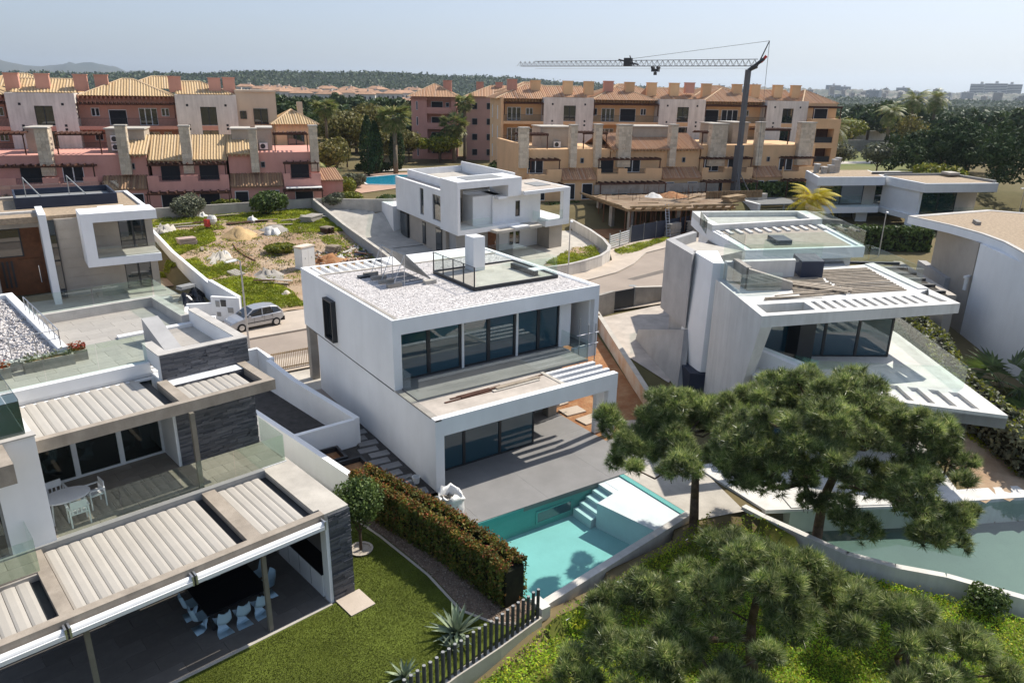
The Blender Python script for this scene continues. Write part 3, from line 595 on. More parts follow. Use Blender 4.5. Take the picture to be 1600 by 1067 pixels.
# loose planks on the first floor ledge
def plank(x, y, z, l, w, h, deg, mat, label, group=None):
    o = bx('plank', mat, None, -l/2, -w/2, 0, l/2, w/2, h, loc=(x, y, z), rz=R(deg), label=label, cat='plank')
    if group: o['group'] = group
    return o
PLK = 'planks lying on the white house ledge'
for i, (x, y, z, l, d) in enumerate([(2.55, 1.42, 3.29, 2.6, 1), (2.75, 1.58, 3.29, 2.2, -3), (3.2, 1.72, 3.29, 2.4, 2), (3.1, 1.5, 3.33, 2.0, 5)]):
    plank(x, y, z, l, 0.11, 0.035, d, dark_wood, ['dark plank lying nearest the ledge edge of the white house', 'dark plank second in the row on the white house ledge', 'dark plank lying by the glass balustrade on the ledge', 'crooked dark plank on top of the others on the ledge'][i], PLK)
for i, (x, y, z, l, d) in enumerate([(5.0, 1.35, 3.29, 2.6, 1), (5.1, 1.62, 3.29, 2.7, 0), (5.2, 1.48, 3.34, 2.5, 2)]):
    plank(x, y, z, l, 0.2, 0.05, d, plank_m if i else concrete_lt, ['pale board nearest the edge on the white house ledge', 'pale board nearest the glass balustrade on the ledge', 'pale board lying on top of two others on the ledge'][i], PLK)
plank(6.2, 1.75, 3.29, 1.3, 0.1, 0.03, 4, dark_wood, 'short dark plank beside the white pergola fins on the ledge', PLK)
# solar collector frame on the roof
sc_ = thing('solar_collector', 'tilted steel and glass solar collector rack on white gravel roof', 'solar collector', (0, 0, 0))
pts_l = [(3.0, 9.55, 6.62), (3.0, 12.0, 6.62)]
def P3(u, v): # panel plane: u along the slope, v along y
    return (3.35+u*1.45, 9.1+v*2.9, 8.15-u*1.45)
q = G(); t_ = 0.05
for i in range(3):
    v0, v1 = i/3+.01, (i+1)/3-.01
    a, b, c, d = P3(0, v0), P3(1, v0), P3(1, v1), P3(0, v1)
    pn = G().hexa([a, b, c, d] + [(p[0]+.04, p[1], p[2]+.04) for p in (a, b, c, d)]).obj('panel_frame', alu_grey, sc_)
    e = [P3(.05, v0+.02), P3(.95, v0+.02), P3(.95, v1-.02), P3(.05, v1-.02)]
    G().quad(*[(p[0]+.046, p[1], p[2]+.046) for p in e]).obj('pane', win_glass, pn)
for v in (0.02, 0.5, 0.98):
    a, b = P3(0, v), P3(1, v); q.tube(a, (a[0]-.05, a[1], 6.55), .025, 5); q.tube((a[0]-.05, a[1], 6.6), b, .02, 5); q.tube(a, (a[0]-.7, a[1], 6.58), .02, 5)
q.obj('support_frame', steel, sc_)
for v in (0.0, 0.33, 0.66, 1.0):
    y = P3(0, v)[1]; bx('ballast_block', concrete, sc_, 2.3, y-.12, 6.54, 3.1, y+.12, 6.75)
bx('ballast_block', concrete_lt, sc_, 4.3, 8.7, 6.54, 4.95, 9.0, 6.74)
bx('roof_drain', alu_dark, mh, 1.9, 11.6, 6.53, 2.5, 12.0, 6.66)

# paved terrace: large grey slabs in rows
terr = bpy.data.objects.new('terrace', None); COL.objects.link(terr); terr['kind'] = 'structure'
def slab_poly(name, poly, z0, z1, mat, parent): return G().prism(poly, z0, z1).obj(name, mat, parent)
for a, b in ((0.42, 3.7), (3.706, 7.05), (7.056, 9.3)):
    slab_poly('slab', [(a, -2.9-0.035*(a+.6)), (b, -2.9-0.035*(b+.6)), (b, 1.36), (a, 1.36)], -0.22, 0.0, terrace_tile, terr)
slab_poly('slab', [(-.6, -2.9), (.414, -2.935), (.414, -0.01), (-.6, -0.01)], -.22, 0, terrace_tile, terr)
slab_poly('slab', [(6.13, 1.366), (9.3, 1.366), (9.3, 4.2), (6.13, 4.2)], -.22, 0, terrace_tile, terr)
slab_poly('slab', [(9.306, -3.2), (10.9, -3.25), (10.0, -0.3), (9.306, -0.3)], -.22, 0, terrace_tile, terr)
slab_poly('slab', [(.42, 1.366), (6.13, 1.366), (6.13, 1.5), (.42, 1.5)], -.22, 0, terrace_tile, terr)
sheet('pool_side_paving', [(7.8, -3.0), (10.9, -3.2), (12.0, -1.8), (11.2, -4.6), (9.9, -8.2), (7.8, -7.6)], -.012, concrete_lt)
# east side: earth strip, loose pale slabs
sheet('earth_strip', [(9.3, 13.0), (9.3, -3.2), (11.6, -2.6), (14.4, 2.6), (20.2, 13.2)], -0.02, soil)
for i, (x, y, d) in enumerate([(9.95, 4.6, 4), (10.1, 3.3, -3), (10.3, 5.9, 8), (11.4, 4.9, 10), (11.2, 1.4, -20), (11.6, 0.4, -25), (10.9, -0.7, -20), (11.0, -2.0, -22), (10.2, 2.0, 3)]):
    bx('stone_slab', pave_m, None, -.62, -.42, 0, .62, .42, .07, loc=(x, y, -.02), rz=R(d), cat='slab', group='pale slabs laid in the red earth', label='pale rectangular slab laid loose in red earth beside the white house')
# stepping stones along the west side wall
path = sheet('side_path', [(-3.2, 2.2), (-1.2, -2.2), (0, -2.0), (0, 15), (-1.0, 15), (-1.0, 6.2)], -0.015, asphalt)
sheet('path_bed', [(-3.1, 1.5), (-1.0, -2.0), (-0.01, -2.0), (-0.01, 9), (-0.9, 9), (-.95, 5.9), (-3.0, 5.8)], 0.0, drive_m)
stone_mesh = G().box(-.46, -.24, 0, .46, .24, .06)
st0 = None
for i in range(13):
    y = 7.0-i*0.66; x = -0.62-(0.28 if i % 2 else 0)-max(0, i-3)*0.015
    if st0 is None: st0 = stone_mesh.obj('paver', terrace_tile, path, loc=(x, y, .0), rz=R(-3))
    else: inst(st0, path, (x, y, .0), R(RNG.normal()*2-4))
g = G(); 
def planter(name, x, y, w, l, deg, label):
    t = thing(name, label, 'planter', (x, y, 0), deg); q = G(); q.wall('x', [-w/2, w/2], [0, .42], [], -l/2, -l/2+.12); q.wall('x', [-w/2, w/2], [0, .42], [], l/2-.12, l/2); q.wall('y', [-l/2+.12, l/2-.12], [0, .42], [], -w/2, -w/2+.12); q.wall('y', [-l/2+.12, l/2-.12], [0, .42], [], w/2-.12, w/2)
    q.obj('rim', alu_dark, t); bx('earth', soil, t, -w/2+.12, -l/2+.12, 0, w/2-.12, l/2-.12, .18)
planter('planter_box', -2.75, 4.9, 1.1, 1.3, 0, 'small dark planter box with red earth under the white boundary wall')
planter('planter_box', -2.3, 3.1, 1.3, 1.9, 0, 'larger dark planter box with red earth beside the stepping stones')

# swimming pool
pool = thing('swimming_pool', 'turquoise pool with submerged steps and pale ledge below the grey terrace', 'pool')
PZ = -1.25
G().quad(*[(x, y, PZ) for x, y in grow(MHPOOL, .1)]).obj('pool_floor', pool_tile, pool)
def wseg(a, b, t, z0, z1, name, mat, par):
    dx, dy = b[0]-a[0], b[1]-a[1]; l = math.hypot(dx, dy); nx_, ny_ = dy/l*t, -dx/l*t
    return G().prism([a, b, (b[0]+nx_, b[1]+ny_), (a[0]+nx_, a[1]+ny_)], z0, z1).obj(name, mat, par)
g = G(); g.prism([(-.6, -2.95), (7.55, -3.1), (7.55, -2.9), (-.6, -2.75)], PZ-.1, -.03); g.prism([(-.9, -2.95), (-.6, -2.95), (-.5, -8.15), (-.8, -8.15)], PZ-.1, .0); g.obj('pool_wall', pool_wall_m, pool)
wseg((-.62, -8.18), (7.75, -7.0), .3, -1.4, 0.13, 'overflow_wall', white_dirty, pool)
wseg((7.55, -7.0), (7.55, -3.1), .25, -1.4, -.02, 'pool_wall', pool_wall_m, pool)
# raised ledge with five submerged steps beside it, two blind windows in the far wall
LZ = -0.065
G().prism([(5.25, -4.35), (7.55, -3.9), (7.55, -7.06), (5.85, -7.28)], PZ, LZ).obj('ledge', pool_dry, pool)
for i in range(5):
    z = LZ-0.02-0.19*i; x0 = 6.35-.34*i
    G().prism([(x0, -3.13), (x0+.34, -3.13), (x0+.34, -4.22), (x0, -4.3)], PZ, z).obj('pool_step', pool_dry, pool)
G().prism([(6.69, -3.13), (7.55, -3.12), (7.55, -3.9), (6.69, -4.1)], PZ, LZ-.01).obj('pool_step', pool_dry, pool)
bx('pool_window', mh_glass, pool, 3.1, -3.06, -.95, 4.9, -3.03, -.5); 
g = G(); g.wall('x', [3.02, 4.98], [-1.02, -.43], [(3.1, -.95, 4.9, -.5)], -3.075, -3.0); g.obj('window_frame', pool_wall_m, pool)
for i, (x, y, s) in enumerate([(1.2, -6.6, .22), (2.0, -6.2, .13), (2.6, -5.6, .1), (4.2, -4.0, .09), (.9, -5.2, .07)]): V, F = leaf_quads(np.column_stack([x+s*RNG.normal(size=(14, 2)), np.full(14, PZ+.02)]), .05, .4, up=3); np_obj('sunken_leaves', V, F, brown_leaf, pool, kind='stuff')
G().quad(*[(x, y, -.10) for x, y in [(-.6, -2.96), (7.55, -3.11), (7.55, -7.04), (-.5, -8.16)]]).obj('water', pool_water, pool)
# overflow channel with stained floor and outer wall
ch = thing('overflow_channel', 'white outer channel wall with yellow stained floor below the pool', 'wall')
yst = surf('yellow_stained_floor', (0.50, 0.40, 0.20), 0.8, 0.15, 1.2, 0.1, 10, col2=(0.52, 0.30, 0.08))
G().prism([(-.3, -8.55), (7.7, -7.4), (7.75, -7.75), (-.25, -8.95)], -.6, -.42).obj('channel_floor', yst, ch)
wseg((-.3, -8.93), (7.8, -7.76), .24, -1.3, -.12, 'outer_wall', white, ch)
wseg((-.2, -9.3), (7.6, -8.15), .2, -1.3, -.55, 'footing', concrete_lt, ch)
bx('end_pier', white_old, ch, -.95, -8.75, -1.3, -.6, -8.1, .32)

# ------------------------------------------------------------------ left house with louvred pergolas
LHP = (-5.6, -4.4, 0.0)
lh = thing('pergola_house', 'white house with slate stone walls and cream louvred pergolas on two floors', 'house', LHP, 8.5)
def lhp(name, mat, *b, **t): return bx(name, mat, lh, *b, **t)
def tiles(parent, x0, y0, x1, y1, z, tw, th, mat, gap=0.008, thick=0.03, stagger=0.5, maxn=300, name='tile'):
    cache = {}; r = 0; y = y0; n = 0
    while y < y1-0.02:
        h = min(th, y1-y); x = x0-(tw*stagger if r % 2 else 0)
        while x < x1-0.02:
            a = max(x, x0); b = min(x+tw, x1)
            if b-a > 0.05 and n < maxn:
                key = (round(b-a, 2), round(h, 2))
                if key not in cache: cache[key] = G().box(0, 0, -thick, b-a-gap, h-gap, 0).obj(name, mat, parent, loc=(a, y, z))
                else: inst(cache[key], parent, (a, y, z+RNG.normal()*0.0008), name=name)
                n += 1
            x += tw
        y += th; r += 1
def slate_wall(name, parent, axis, u0, u1, z0, z1, w, out, rowh=0.075):
    """split-face slate strips standing proud of a wall by uneven amounts"""
    V = []; g = G(); z = z0; rng = random.Random(3)
    while z < z1-0.01:
        h = min(rowh*rng.uniform(.7, 1.3), z1-z); u = u0
        while u < u1-0.01:
            l = min(rng.uniform(.18, .6), u1-u); d = rng.uniform(.012, .055)*out
            if axis == 'x': g.box(u, w, z, u+l-.004, w+d, z+h-.004)
            else: g.box(w, u, z, w+d, u+l-.004, z+h-.004)
            u += l
        z += h
    return g.obj(name, slate, parent, kind='stuff')
# plinth, floor and back of the ground floor
lhp('floor_slab', concrete_lt, -14, 0.0, -0.3, -0.02, 12, 0.17)
bx('floor_edge', concrete_lt, lh, -14, -0.12, -0.2, -0.86, 0.0, 0.21)
tiles(lh, -10.2, 0.01, -0.9, 4.4, 0.203, 1.2, 0.6, dark_tile)
lhp('rear_wall', grey_wall, -10.5, 7.0, 0.2, -0.3, 7.2, 3.2); lhp('side_wall', white, -0.3, 0.36, 0.2, -0.004, 12, 3.2)
sliding('glass_door', -10.2, -0.9, 6.2, .2, 3.1, [-8, -5.6, -3.2], win_glass, alu_dark, parent=lh)
# end pier with slate, built-in counter
lhp('end_pier', white, -0.86, 0.0, 0.17, -0.0, 0.36, 3.3)
slate_wall('slate_cladding', lh, 'x', -0.74, 0.03, 0.18, 3.46, -0.001, -1); slate_wall('slate_cladding', lh, 'y', 0.0, 4.3, 0.18, 3.3, 0.001, 1)
lhp('counter', alu_white, -0.9, 0.4, .22, -0.3, 3.6, 1.08); lhp('counter_top', black_top, -0.93, .38, 1.08, -.3, 3.62, 1.13)
g = G()
for y in (1.2, 2.0, 2.8): g.box(-.905, y-.006, .3, -.9, y+.006, 1.05)
g.obj('counter_joint', alu_dark, lh)
lhp('counter_niche', dark_tile, -.32, .4, 1.13, -.302, 3.6, 2.5)
# ground floor pergola frame
PT = 3.5
lhp('pergola_beam', concrete_beam, -10.4, 0.0, 3.14, -0.86, 0.27, PT+.05); lhp('pergola_beam', concrete_beam, -3.22, 0.27, 3.2, -2.8, 3.76, PT+.04)
lhp('pergola_beam', concrete_beam, -8.12, .27, 3.2, -7.8, 3.76, PT+.04); lhp('roof_slab', concrete_lt, -1.03, .36, 3.3, -0.0, 4.3, PT+.045)
lhp('roof_slab', concrete_lt, -.86, .0, 3.3, -0.0, .36, PT+.045)
lhp('gutter_beam', alu_grey, -10.4, 3.76, 3.2, -1.03, 3.96, PT+.1); 
bl = {}
def blades(x0, x1, n, y0, y1, z, name='louvre_blade'):
    p = (x1-x0)/n; key = (round(p, 3), round(y1-y0, 2))
    for i in range(n):
        if key not in bl:
            q = G(); w = p-0.014; prof = [(0, 0.0), (w*.2, .022), (w*.7, .026), (w, .006)]
            m = len(prof)
            for yy in (0, y1-y0):
                for a, h in prof: q.v.append((a, yy, h))
                for a, h in reversed(prof): q.v.append((a, yy, h-.03))
            k = 2*m
            for j in range(k): q.f.append((j, (j+1) % k, k+(j+1) % k, k+j))
            q.f.append(tuple(range(k-1, -1, -1))); q.f.append(tuple(range(k, 2*k)))
            bl[key] = q.obj(name, louvre_m, lh, loc=(x0+i*p, y0, z))
        else: inst(bl[key], lh, (x0+i*p, y0, z+RNG.normal()*.003), name=name)
blades(-2.76, -1.30, 5, .30, 3.72, 3.40); blades(-7.76, -3.46, 14, .30, 3.72, 3.40); blades(-10.3, -8.35, 6, .30, 3.72, 3.40)
for a, b in ((-1.29, -1.04), (-3.45, -3.23), (-8.34, -8.13)): lhp('louvre_track', alu_dark, a-.2, .275, 3.2, b+.0, 3.745, 3.33)  # tracks with extra width added under the blades to block leaking sunlight
# awnings
for i, (a, b) in enumerate(((-4.95, -.95), (-8.05, -5.0), (-10.4, -8.1))):
    t = thing('awning_cassette', ['white rolled awning tube under the pergola edge, nearest the slate pier', 'white rolled awning tube in the middle of the pergola edge', 'white rolled awning tube at the left end of the pergola edge'][i], 'awning', LHP, 8.5, 'rolled awnings along the pergola edge')
    q = G(); q.tube((a+.05, -.13, 3.3), (b-.05, -.13, 3.3), .105, 12); q.obj('roller_tube', alu_white, t, smooth=False)
    bx('front_rail', alu_white, t, a+.05, -.27, 3.18, b-.05, -.2, 3.3)
    for x in (a, b-.05): bx('bracket', steel, t, x, -.26, 3.15, x+.05, .0, 3.45)
post_m = surf('olive_metal_post', (0.21, 0.19, 0.15), 0.6, 0.1, 2, 0, 20)
for x in (-2.95, -7.72): lhp('post', post_m, x, .05, .2, x+.13, .18, 3.14)
# first floor terrace
FZ = 3.55
lhp('floor_slab', concrete, -8.2, 3.98, 3.2, -.1, 7.6, FZ-.04)
tiles(lh, -7.34, 4.0, -.12, 7.5, FZ, 1.2, .6, brown_tile)
for i in range(4): a = -7.3+i*1.79; lhp('balustrade_pane', lh_rail_glass, a, 4.02, FZ+.0, a+1.77, 4.036, FZ+1.02)
lhp('balustrade_pane', lh_rail_glass, -.14, 4.05, FZ, -.124, 6.0, FZ+1.02)
lhp('balustrade_rail', alu_white, -7.33, 3.97, FZ-.06, -.12, 4.0, FZ+.03)
sliding('glass_door', -7.3, -3.1, 7.52, FZ, 6.5, [-5.9, -4.5], door_glass, alu_white, parent=lh, w=.08)
g = G(); g.box(-8.2, 11.0, FZ-.02, -.3, 11.1, 6.5); g.obj('room_wall', white, lh); lhp('room_floor', brown_tile, -8.2, 7.56, FZ-.06, -.3, 11, FZ-.01)
lhp('room_ceiling', white, -9.5, 7.62, 6.5, -.3, 15.5, 6.62); lhp('curtain', white, -3.6, 8.2, FZ, -3.2, 8.5, 6.4)
# slate stair block with white edges
lhp('stair_block', white, -3.1, 6.04, FZ-.3, -.2, 11.5, 6.58); slate_wall('slate_cladding', lh, 'x', -3.0, -.19, FZ, 6.58, 6.038, -1)
slate_wall('slate_cladding', lh, 'y', 6.05, 11.4, 3.0, 6.56, -.199, 1)
g = G(); g.wall('x', [-3.08, 0.02], [6.58, 7.5], [], 6.62, 6.95); g.box(-3.08, 6.951, 6.9, -2.76, 8.3, 7.5); g.box(-.3, 6.951, 6.6, .02, 11.5, 7.5); g.box(-3.08, 11.2, 6.6, -.3, 11.5, 7.0); g.obj('stair_parapet', white, lh)
g = G(); g.box(-3.1, 6.6, 7.5, .04, 6.97, 7.53); g.box(-3.1, 6.97, 7.5, -2.74, 8.32, 7.53); g.box(-.32, 6.97, 7.5, .04, 11.52, 7.53); g.obj('parapet_coping', coping, lh)
slate_wall('slate_cladding', lh, 'x', -3.06, 0.0, 6.6, 7.49, 6.618, -1)
for i in range(5): lhp('stair_step', concrete_lt, -1.2, 8.3+i*.32, 6.5, -.3, 8.62+i*.32, 6.2+.16*i)
G().hexa([(-2.35, 8.1, 6.9), (-1.75, 8.1, 6.9), (-1.75, 10.6, 6.9), (-2.35, 10.6, 6.9), (-2.35, 8.1, 7.0), (-1.75, 8.1, 7.0), (-1.75, 10.6, 7.75), (-2.35, 10.6, 7.75)]).obj('stair_hood', grey_wall, lh)
lhp('stair_lip', white, -2.7, 8.0, 6.9, -1.3, 8.09, 7.15)
# upper pergola
UT = 6.62
lhp('pergola_beam', concrete_beam, -7.45, 4.2, 6.27, -.15, 4.44, UT+.02); lhp('pergola_beam', concrete_beam, -3.28, 4.44, 6.32, -2.95, 6.58, UT+.012)
lhp('pergola_beam', concrete_beam, -.48, 4.44, 6.32, -.16, 6.6, UT+.012)
blades(-7.3, -3.62, 12, 4.47, 7.58, 6.48); blades(-2.9, -.78, 8, 4.47, 6.56, 6.48)
lhp('louvre_track', alu_dark, -3.6, 4.45, 6.28, -3.3, 7.58, 6.36); lhp('louvre_track', alu_dark, -.76, 4.45, 6.28, -.5, 6.56, 6.36)
lhp('post', post_m, -3.14, 4.06, FZ, -3.0, 4.2, 6.27)
# white front wall on the left, its window, lower balcony and the terrace above it
lhp('front_wall', white, -8.45, 3.85, 3.3, -7.36, 7.6, 6.98); lhp('wall_coping', coping, -12, 3.8, 6.98, -7.33, 4.15, 7.02)
sliding('glass_door', -11.5, -8.45, 3.95, FZ, 6.1, [-9.9], win_glass, alu_grey, parent=lh)
lhp('lintel', white, -11.5, 3.86, 6.1, -8.45, 4.2, 6.98); lhp('balcony_floor', concrete, -11.5, 2.55, 3.3, -8.0, 3.9, FZ-.035)
tiles(lh, -10.5, 2.62, -8.06, 3.86, FZ, 1.2, .6, brown_tile)
for a in (-9.6, -11.2): lhp('balustrade_pane', lh_rail_glass, a, 2.64, FZ, a+1.55, 2.656, FZ+1.0)
lhp('balustrade_pane', lh_rail_glass, -8.06, 2.66, FZ, -8.044, 3.84, FZ+1.0)
g = G(); g.wall("x", [-11, -8.12], [6.42, 6.98], [], 2.35, 2.6); g.box(-8.42, 2.6, 6.42, -8.12, 3.80, 6.98); g.obj('pergola_beam', concrete_beam, lh)
blades(-10.6, -8.5, 6, 2.65, 3.78, 6.8)
lhp('terrace_floor', pool_dark, -12, 4.15, 6.9, -7.4, 7.6, 6.96)
lhp('balustrade_pane', door_glass, -7.52, 4.2, 7.0, -7.505, 7.6, 8.0); lhp('balustrade_pane', door_glass, -11, 4.02, 7.0, -7.53, 4.035, 8.0)
# roof terrace
lhp('roof_ledge', white, -9.6, 7.62, 6.5, -3.1, 7.92, 7.0); lhp('roof_slab', concrete_lt, -11, 8.4, 6.62, -.3, 15.2, 6.86)
tiles(lh, -9.9, 7.93, -3.1, 8.3, 6.9, 1.2, .6, beige_tile); tiles(lh, -9.9, 8.3, -.9, 15.1, 6.9, 1.2, .6, beige_tile)
for i in range(4): a = -9.3+i*1.55; lhp('balustrade_pane', lh_rail_glass, a, 7.78, 7.0, a+1.535, 7.795, 8.0)
lhp('rear_parapet', coping, -5.4, 15.1, 6.6, -.3, 15.5, 7.3); lhp('side_parapet', coping, -.6, 11.5, 6.6, -.25, 15.1, 7.3)
for b in ((-.44, 11.6, -.425, 13.2), (-.44, 13.22, -.425, 15.1)): lhp('balustrade_pane', lh_rail_glass, b[0], b[1], 7.3, b[2], b[3], 8.1)
for a in (-5.2, -2.8): lhp('balustrade_pane', lh_rail_glass, a, 15.3, 7.3, a+2.35, 15.315, 8.1)
lhp('rear_wall', white, -11, 15.2, 0, -.3, 15.45, 6.6); lhp('side_wall', white, -.32, 12, 0, -.02, 15.2, 6.6)
# gravel roof on the far left with railing and planters
lhp('gravel_parapet', white, -5.35, 9.95, 6.6, -5.05, 19, 7.42); lhp('gravel_bed', gravel_base, -13, 9.95, 6.9, -5.35, 19, 7.2)
lhp('gravel_parapet', white, -13, 19, 6.6, -5.05, 19.3, 7.42)
chips('gravel_chips', 9000, lambda n: np.stack([RNG.uniform(-10.5, -5.4, n), RNG.uniform(9.9, 19, n), 7.2+.03*RNG.random(n)], 1), 0.085, gravel_st, lh, kind='stuff')
g = G()
for i in range(8): y = 10.2+i*.8; g.tube((-5.2, y, 7.4), (-5.2, y, 8.0), .018, 5)
g.tube((-5.2, 10.2, 8.0), (-5.2, 15.8, 8.0), .02, 5); g.tube((-5.2, 10.2, 7.7), (-5.2, 15.8, 7.7), .015, 5)
for i in range(3): x = -5.2-i*.75; g.tube((x, 10.2, 7.2), (x, 10.2, 8.0), .018, 5)
g.tube((-5.2, 10.2, 8.0), (-6.7, 10.2, 8.0), .02, 5); g.tube((-5.2, 10.2, 7.7), (-6.7, 10.2, 7.7), .015, 5)
g.obj('roof_railing', steel, lh)
def flowerbox(x, y, l, w, deg, label, leaf, n):
    fr = Matrix.Rotation(R(8.5), 4, 'Z'); p = fr @ Vector((x, y, 0))+Vector(LHP)
    t = thing('flower_box', label, 'planter', (p.x, p.y, 6.9), 8.5+deg, 'concrete flower boxes on the left roof terrace')
    q = G(); q.wall('x', [-l/2, l/2], [0, .38], [], -w/2, -w/2+.05); q.wall('x', [-l/2, l/2], [0, .38], [], w/2-.05, w/2); q.box(-l/2, -w/2+.05, 0, -l/2+.05, w/2-.05, .38); q.box(l/2-.05, -w/2+.05, 0, l/2, w/2-.05, .38); q.obj('box', concrete, t)
    bx('earth', soil, t, -l/2+.05, -w/2+.05, 0, l/2-.05, w/2-.05, .3)
    P = np.stack([RNG.uniform(-l/2, l/2, n), RNG.uniform(-w/2, w/2, n), .32+.3*RNG.random(n)], 1); V, F = leaf_quads(P, .06, .5); np_obj('leaves', V, F, leaf, t)
flowerbox(-5.75, 9.6, 1.5, .4, 0, 'longest concrete flower box in front of the white gravel roof', olive_leaf, 120)
flowerbox(-4.78, 9.85, .5, .45, 0, 'square concrete flower box with red plant at the railing corner', red_flower, 160)
flowerbox(-7.6, 9.5, 1.4, .4, 0, 'concrete flower box with red flowers at the left picture edge', red_flower, 140)
# shower head and white lamp on the slate pier
t = thing('outdoor_shower', 'chrome outdoor shower arm on the slate end pier', 'shower', LHP, 8.5)
q = G(); q.tube((.05, .9, 2.05), (.42, .8, 2.1), .016, 6); q.tube((.42, .8, 2.1), (.42, .8, 2.02), .016, 6); q.obj('arm', chrome, t); G().lathe(.42, .8, [(.02, 2.04), (.09, 2.02), (.09, 2.0)], 12).obj('head', chrome, t)
G().tube((.05, .9, 1.1), (.14, .9, 1.1), .03, 8).obj('valve', chrome, t)
bx('shower_tray', pave_m, None, -.45, -.5, 0, .45, .5, .03, loc=(-5.78, -4.96, .2), rz=R(8.5), label='square pale stone slab on the lawn at the foot of the slate pier', cat='slab')

# dining set under the pergola
def lhw(x, y): p = Matrix.Rotation(R(8.5), 4, 'Z') @ Vector((x, y, 0)); return (p.x+LHP[0], p.y+LHP[1])
def make_shell_chair(label, mat, group):
    t = thing('dining_chair', label, 'chair', group=group); n = 10
    q = G(); prof = []
    for j in range(9):   # seat shell: front lip, seat, curve, back
        u = j/8
        if u < .5: p = (-.22+.40*u/.5, .46-.03*math.sin(u/.5*math.pi)); w = .23-.02*abs(u-.25)
        else: k = (u-.5)/.5; p = (.18+.10*k, .46+.42*k); w = .23-.06*k*k
        prof.append((p, w))
    for (y, z), w in prof:
        for i in range(7):
            s = -1+2*i/6; q.v.append((s*w, y-.05*s*s*(1 if y < .15 else 1.8), z+.04*s*s))
    for j in range(8):
        for i in range(6): a = j*7+i; q.f.append((a, a+1, a+8, a+7))
    k = len(q.v); q.v += [(x, y+.012, z-.014) for x, y, z in q.v]; q.f += [tuple(v+k for v in reversed(f)) for f in q.f]
    q.obj('seat', mat, t, smooth=True)
    # one-piece cantilever foot: curved panel from the seat front down and back along the floor
    q = G(); fp = [(-.20, .45, .16), (-.23, .33, .12), (-.17, .17, .12), (-.14, .06, .17), (-.02, .015, .22), (.2, .01, .24)]
    for y, z, w in fp: q.v += [(-w, y, z), (w, y, z), (w, y+.015, z-.012), (-w, y+.015, z-.012)]
    for j in range(len(fp)-1):
        for i in range(4): a = 4*j+i; b_ = 4*j+(i+1) % 4; q.f.append((a, b_, b_+4, a+4))
    q.obj('foot', mat, t, smooth=True)
    return t
def make_arm_chair(label, mat, group):
    t = thing('garden_chair', label, 'chair', group=group)
    bx('seat', mat, t, -.23, -.22, .42, .23, .24, .455)
    q = G(); q.box(-.22, .22, .62, .22, .25, .85)
    for x in (-.18, -.06, .06, .18): q.box(x-.02, .22, .455, x+.02, .245, .62)
    q.obj('backrest', mat, t)
    for sx in (-1, 1):
        bx('armrest', mat, t, sx*.26-.03, -.2, .63, sx*.26+.03, .24, .66)
        for y in (-.2, .22): bx('leg', mat, t, sx*.25-.02, y-.02, 0, sx*.25+.02, y+.02, .64)
    return t
tx, ty = lhw(-3.4, 1.95)
tb = thing('dining_table', 'long black dining table in the shade of the ground floor pergola', 'table', (tx, ty, .2), 8.5)
bx('table_top', black_top, tb, -.98, -.82, .70, .98, .82, .76)
for sx in (-.8, .8):
    for sy in (-.65, .65): bx('leg', alu_dark, tb, sx-.05, sy-.05, 0, sx+.05, sy+.05, .70)
c0 = make_shell_chair('x', plastic_blue, 'pale blue chairs around the black table')
CH = [(-4.0, .95, 180, 'pale blue shell chair at the front of the black table, leftmost of three'), (-3.4, .92, 178, 'pale blue shell chair at the front of the black table, middle of three'), (-2.8, .95, 186, 'pale blue shell chair at the front of the black table, rightmost of three'),
      (-4.5, 1.6, 92, 'pale blue chair at the left end of the black table, nearer the lawn'), (-4.5, 2.4, 88, 'pale blue chair at the left end of the black table, farther inside'), (-2.18, 1.7, -88, 'pale blue chair at the post end of the black table, nearer the lawn'), (-2.2, 2.4, -92, 'pale blue chair at the post end of the black table, farther inside'), (-3.4, 3.1, 0, 'pale blue chair behind the black table')]
for i, (x, y, d, lab) in enumerate(CH):
    o = c0 if i == 0 else dup(c0); o.location = (*lhw(x, y), .2); o.rotation_euler = (0, 0, R(d+8.5)); o['label'] = lab
tx, ty = lhw(-6.75, 5.1)
tb = thing('patio_table', 'oval white patio table on the first floor terrace', 'table', (tx, ty, FZ), 8.5)
q = G(); pts = [(.68*math.cos(a)*(1 if abs(math.cos(a)) < .8 else 1), .48*math.sin(a)) for a in np.linspace(0, 2*math.pi, 24, endpoint=False)]; q.prism(pts, .70, .74); q.obj('table_top', plastic_white, tb)
for sx in (-.42, .42):
    for sy in (-.26, .26): G().tube((sx, sy, .7), (sx*1.15, sy*1.2, 0), .03, 6, .022).obj('leg', plastic_white, tb)
c1 = make_arm_chair('x', plastic_white, 'white garden chairs around the patio table')
for i, (x, y, d, lab) in enumerate([(-6.6, 4.5, 180, 'white garden chair at the near side of the patio table, by the glass'), (-6.85, 5.85, 5, 'white garden chair behind the patio table, towards the glass doors'), (-5.95, 5.25, -85, 'white garden chair at the right end of the patio table')]):
    o = c1 if i == 0 else dup(c1); o.location = (*lhw(x, y), FZ); o.rotation_euler = (0, 0, R(d+8.5)); o['label'] = lab
ci = make_shell_chair('white shell chair inside behind the sliding doors, right pane', plastic_white, 'white chairs inside behind the sliding doors'); ci.location = (*lhw(-4.0, 8.6), FZ); ci.rotation_euler = (0, 0, R(40))
cj = dup(ci, (*lhw(-5.3, 8.9), FZ), 150, 'white shell chair inside behind the sliding doors, middle pane'); ck = dup(ci, (*lhw(-6.5, 8.4), FZ), -60, 'white shell chair inside behind the sliding doors, left pane')

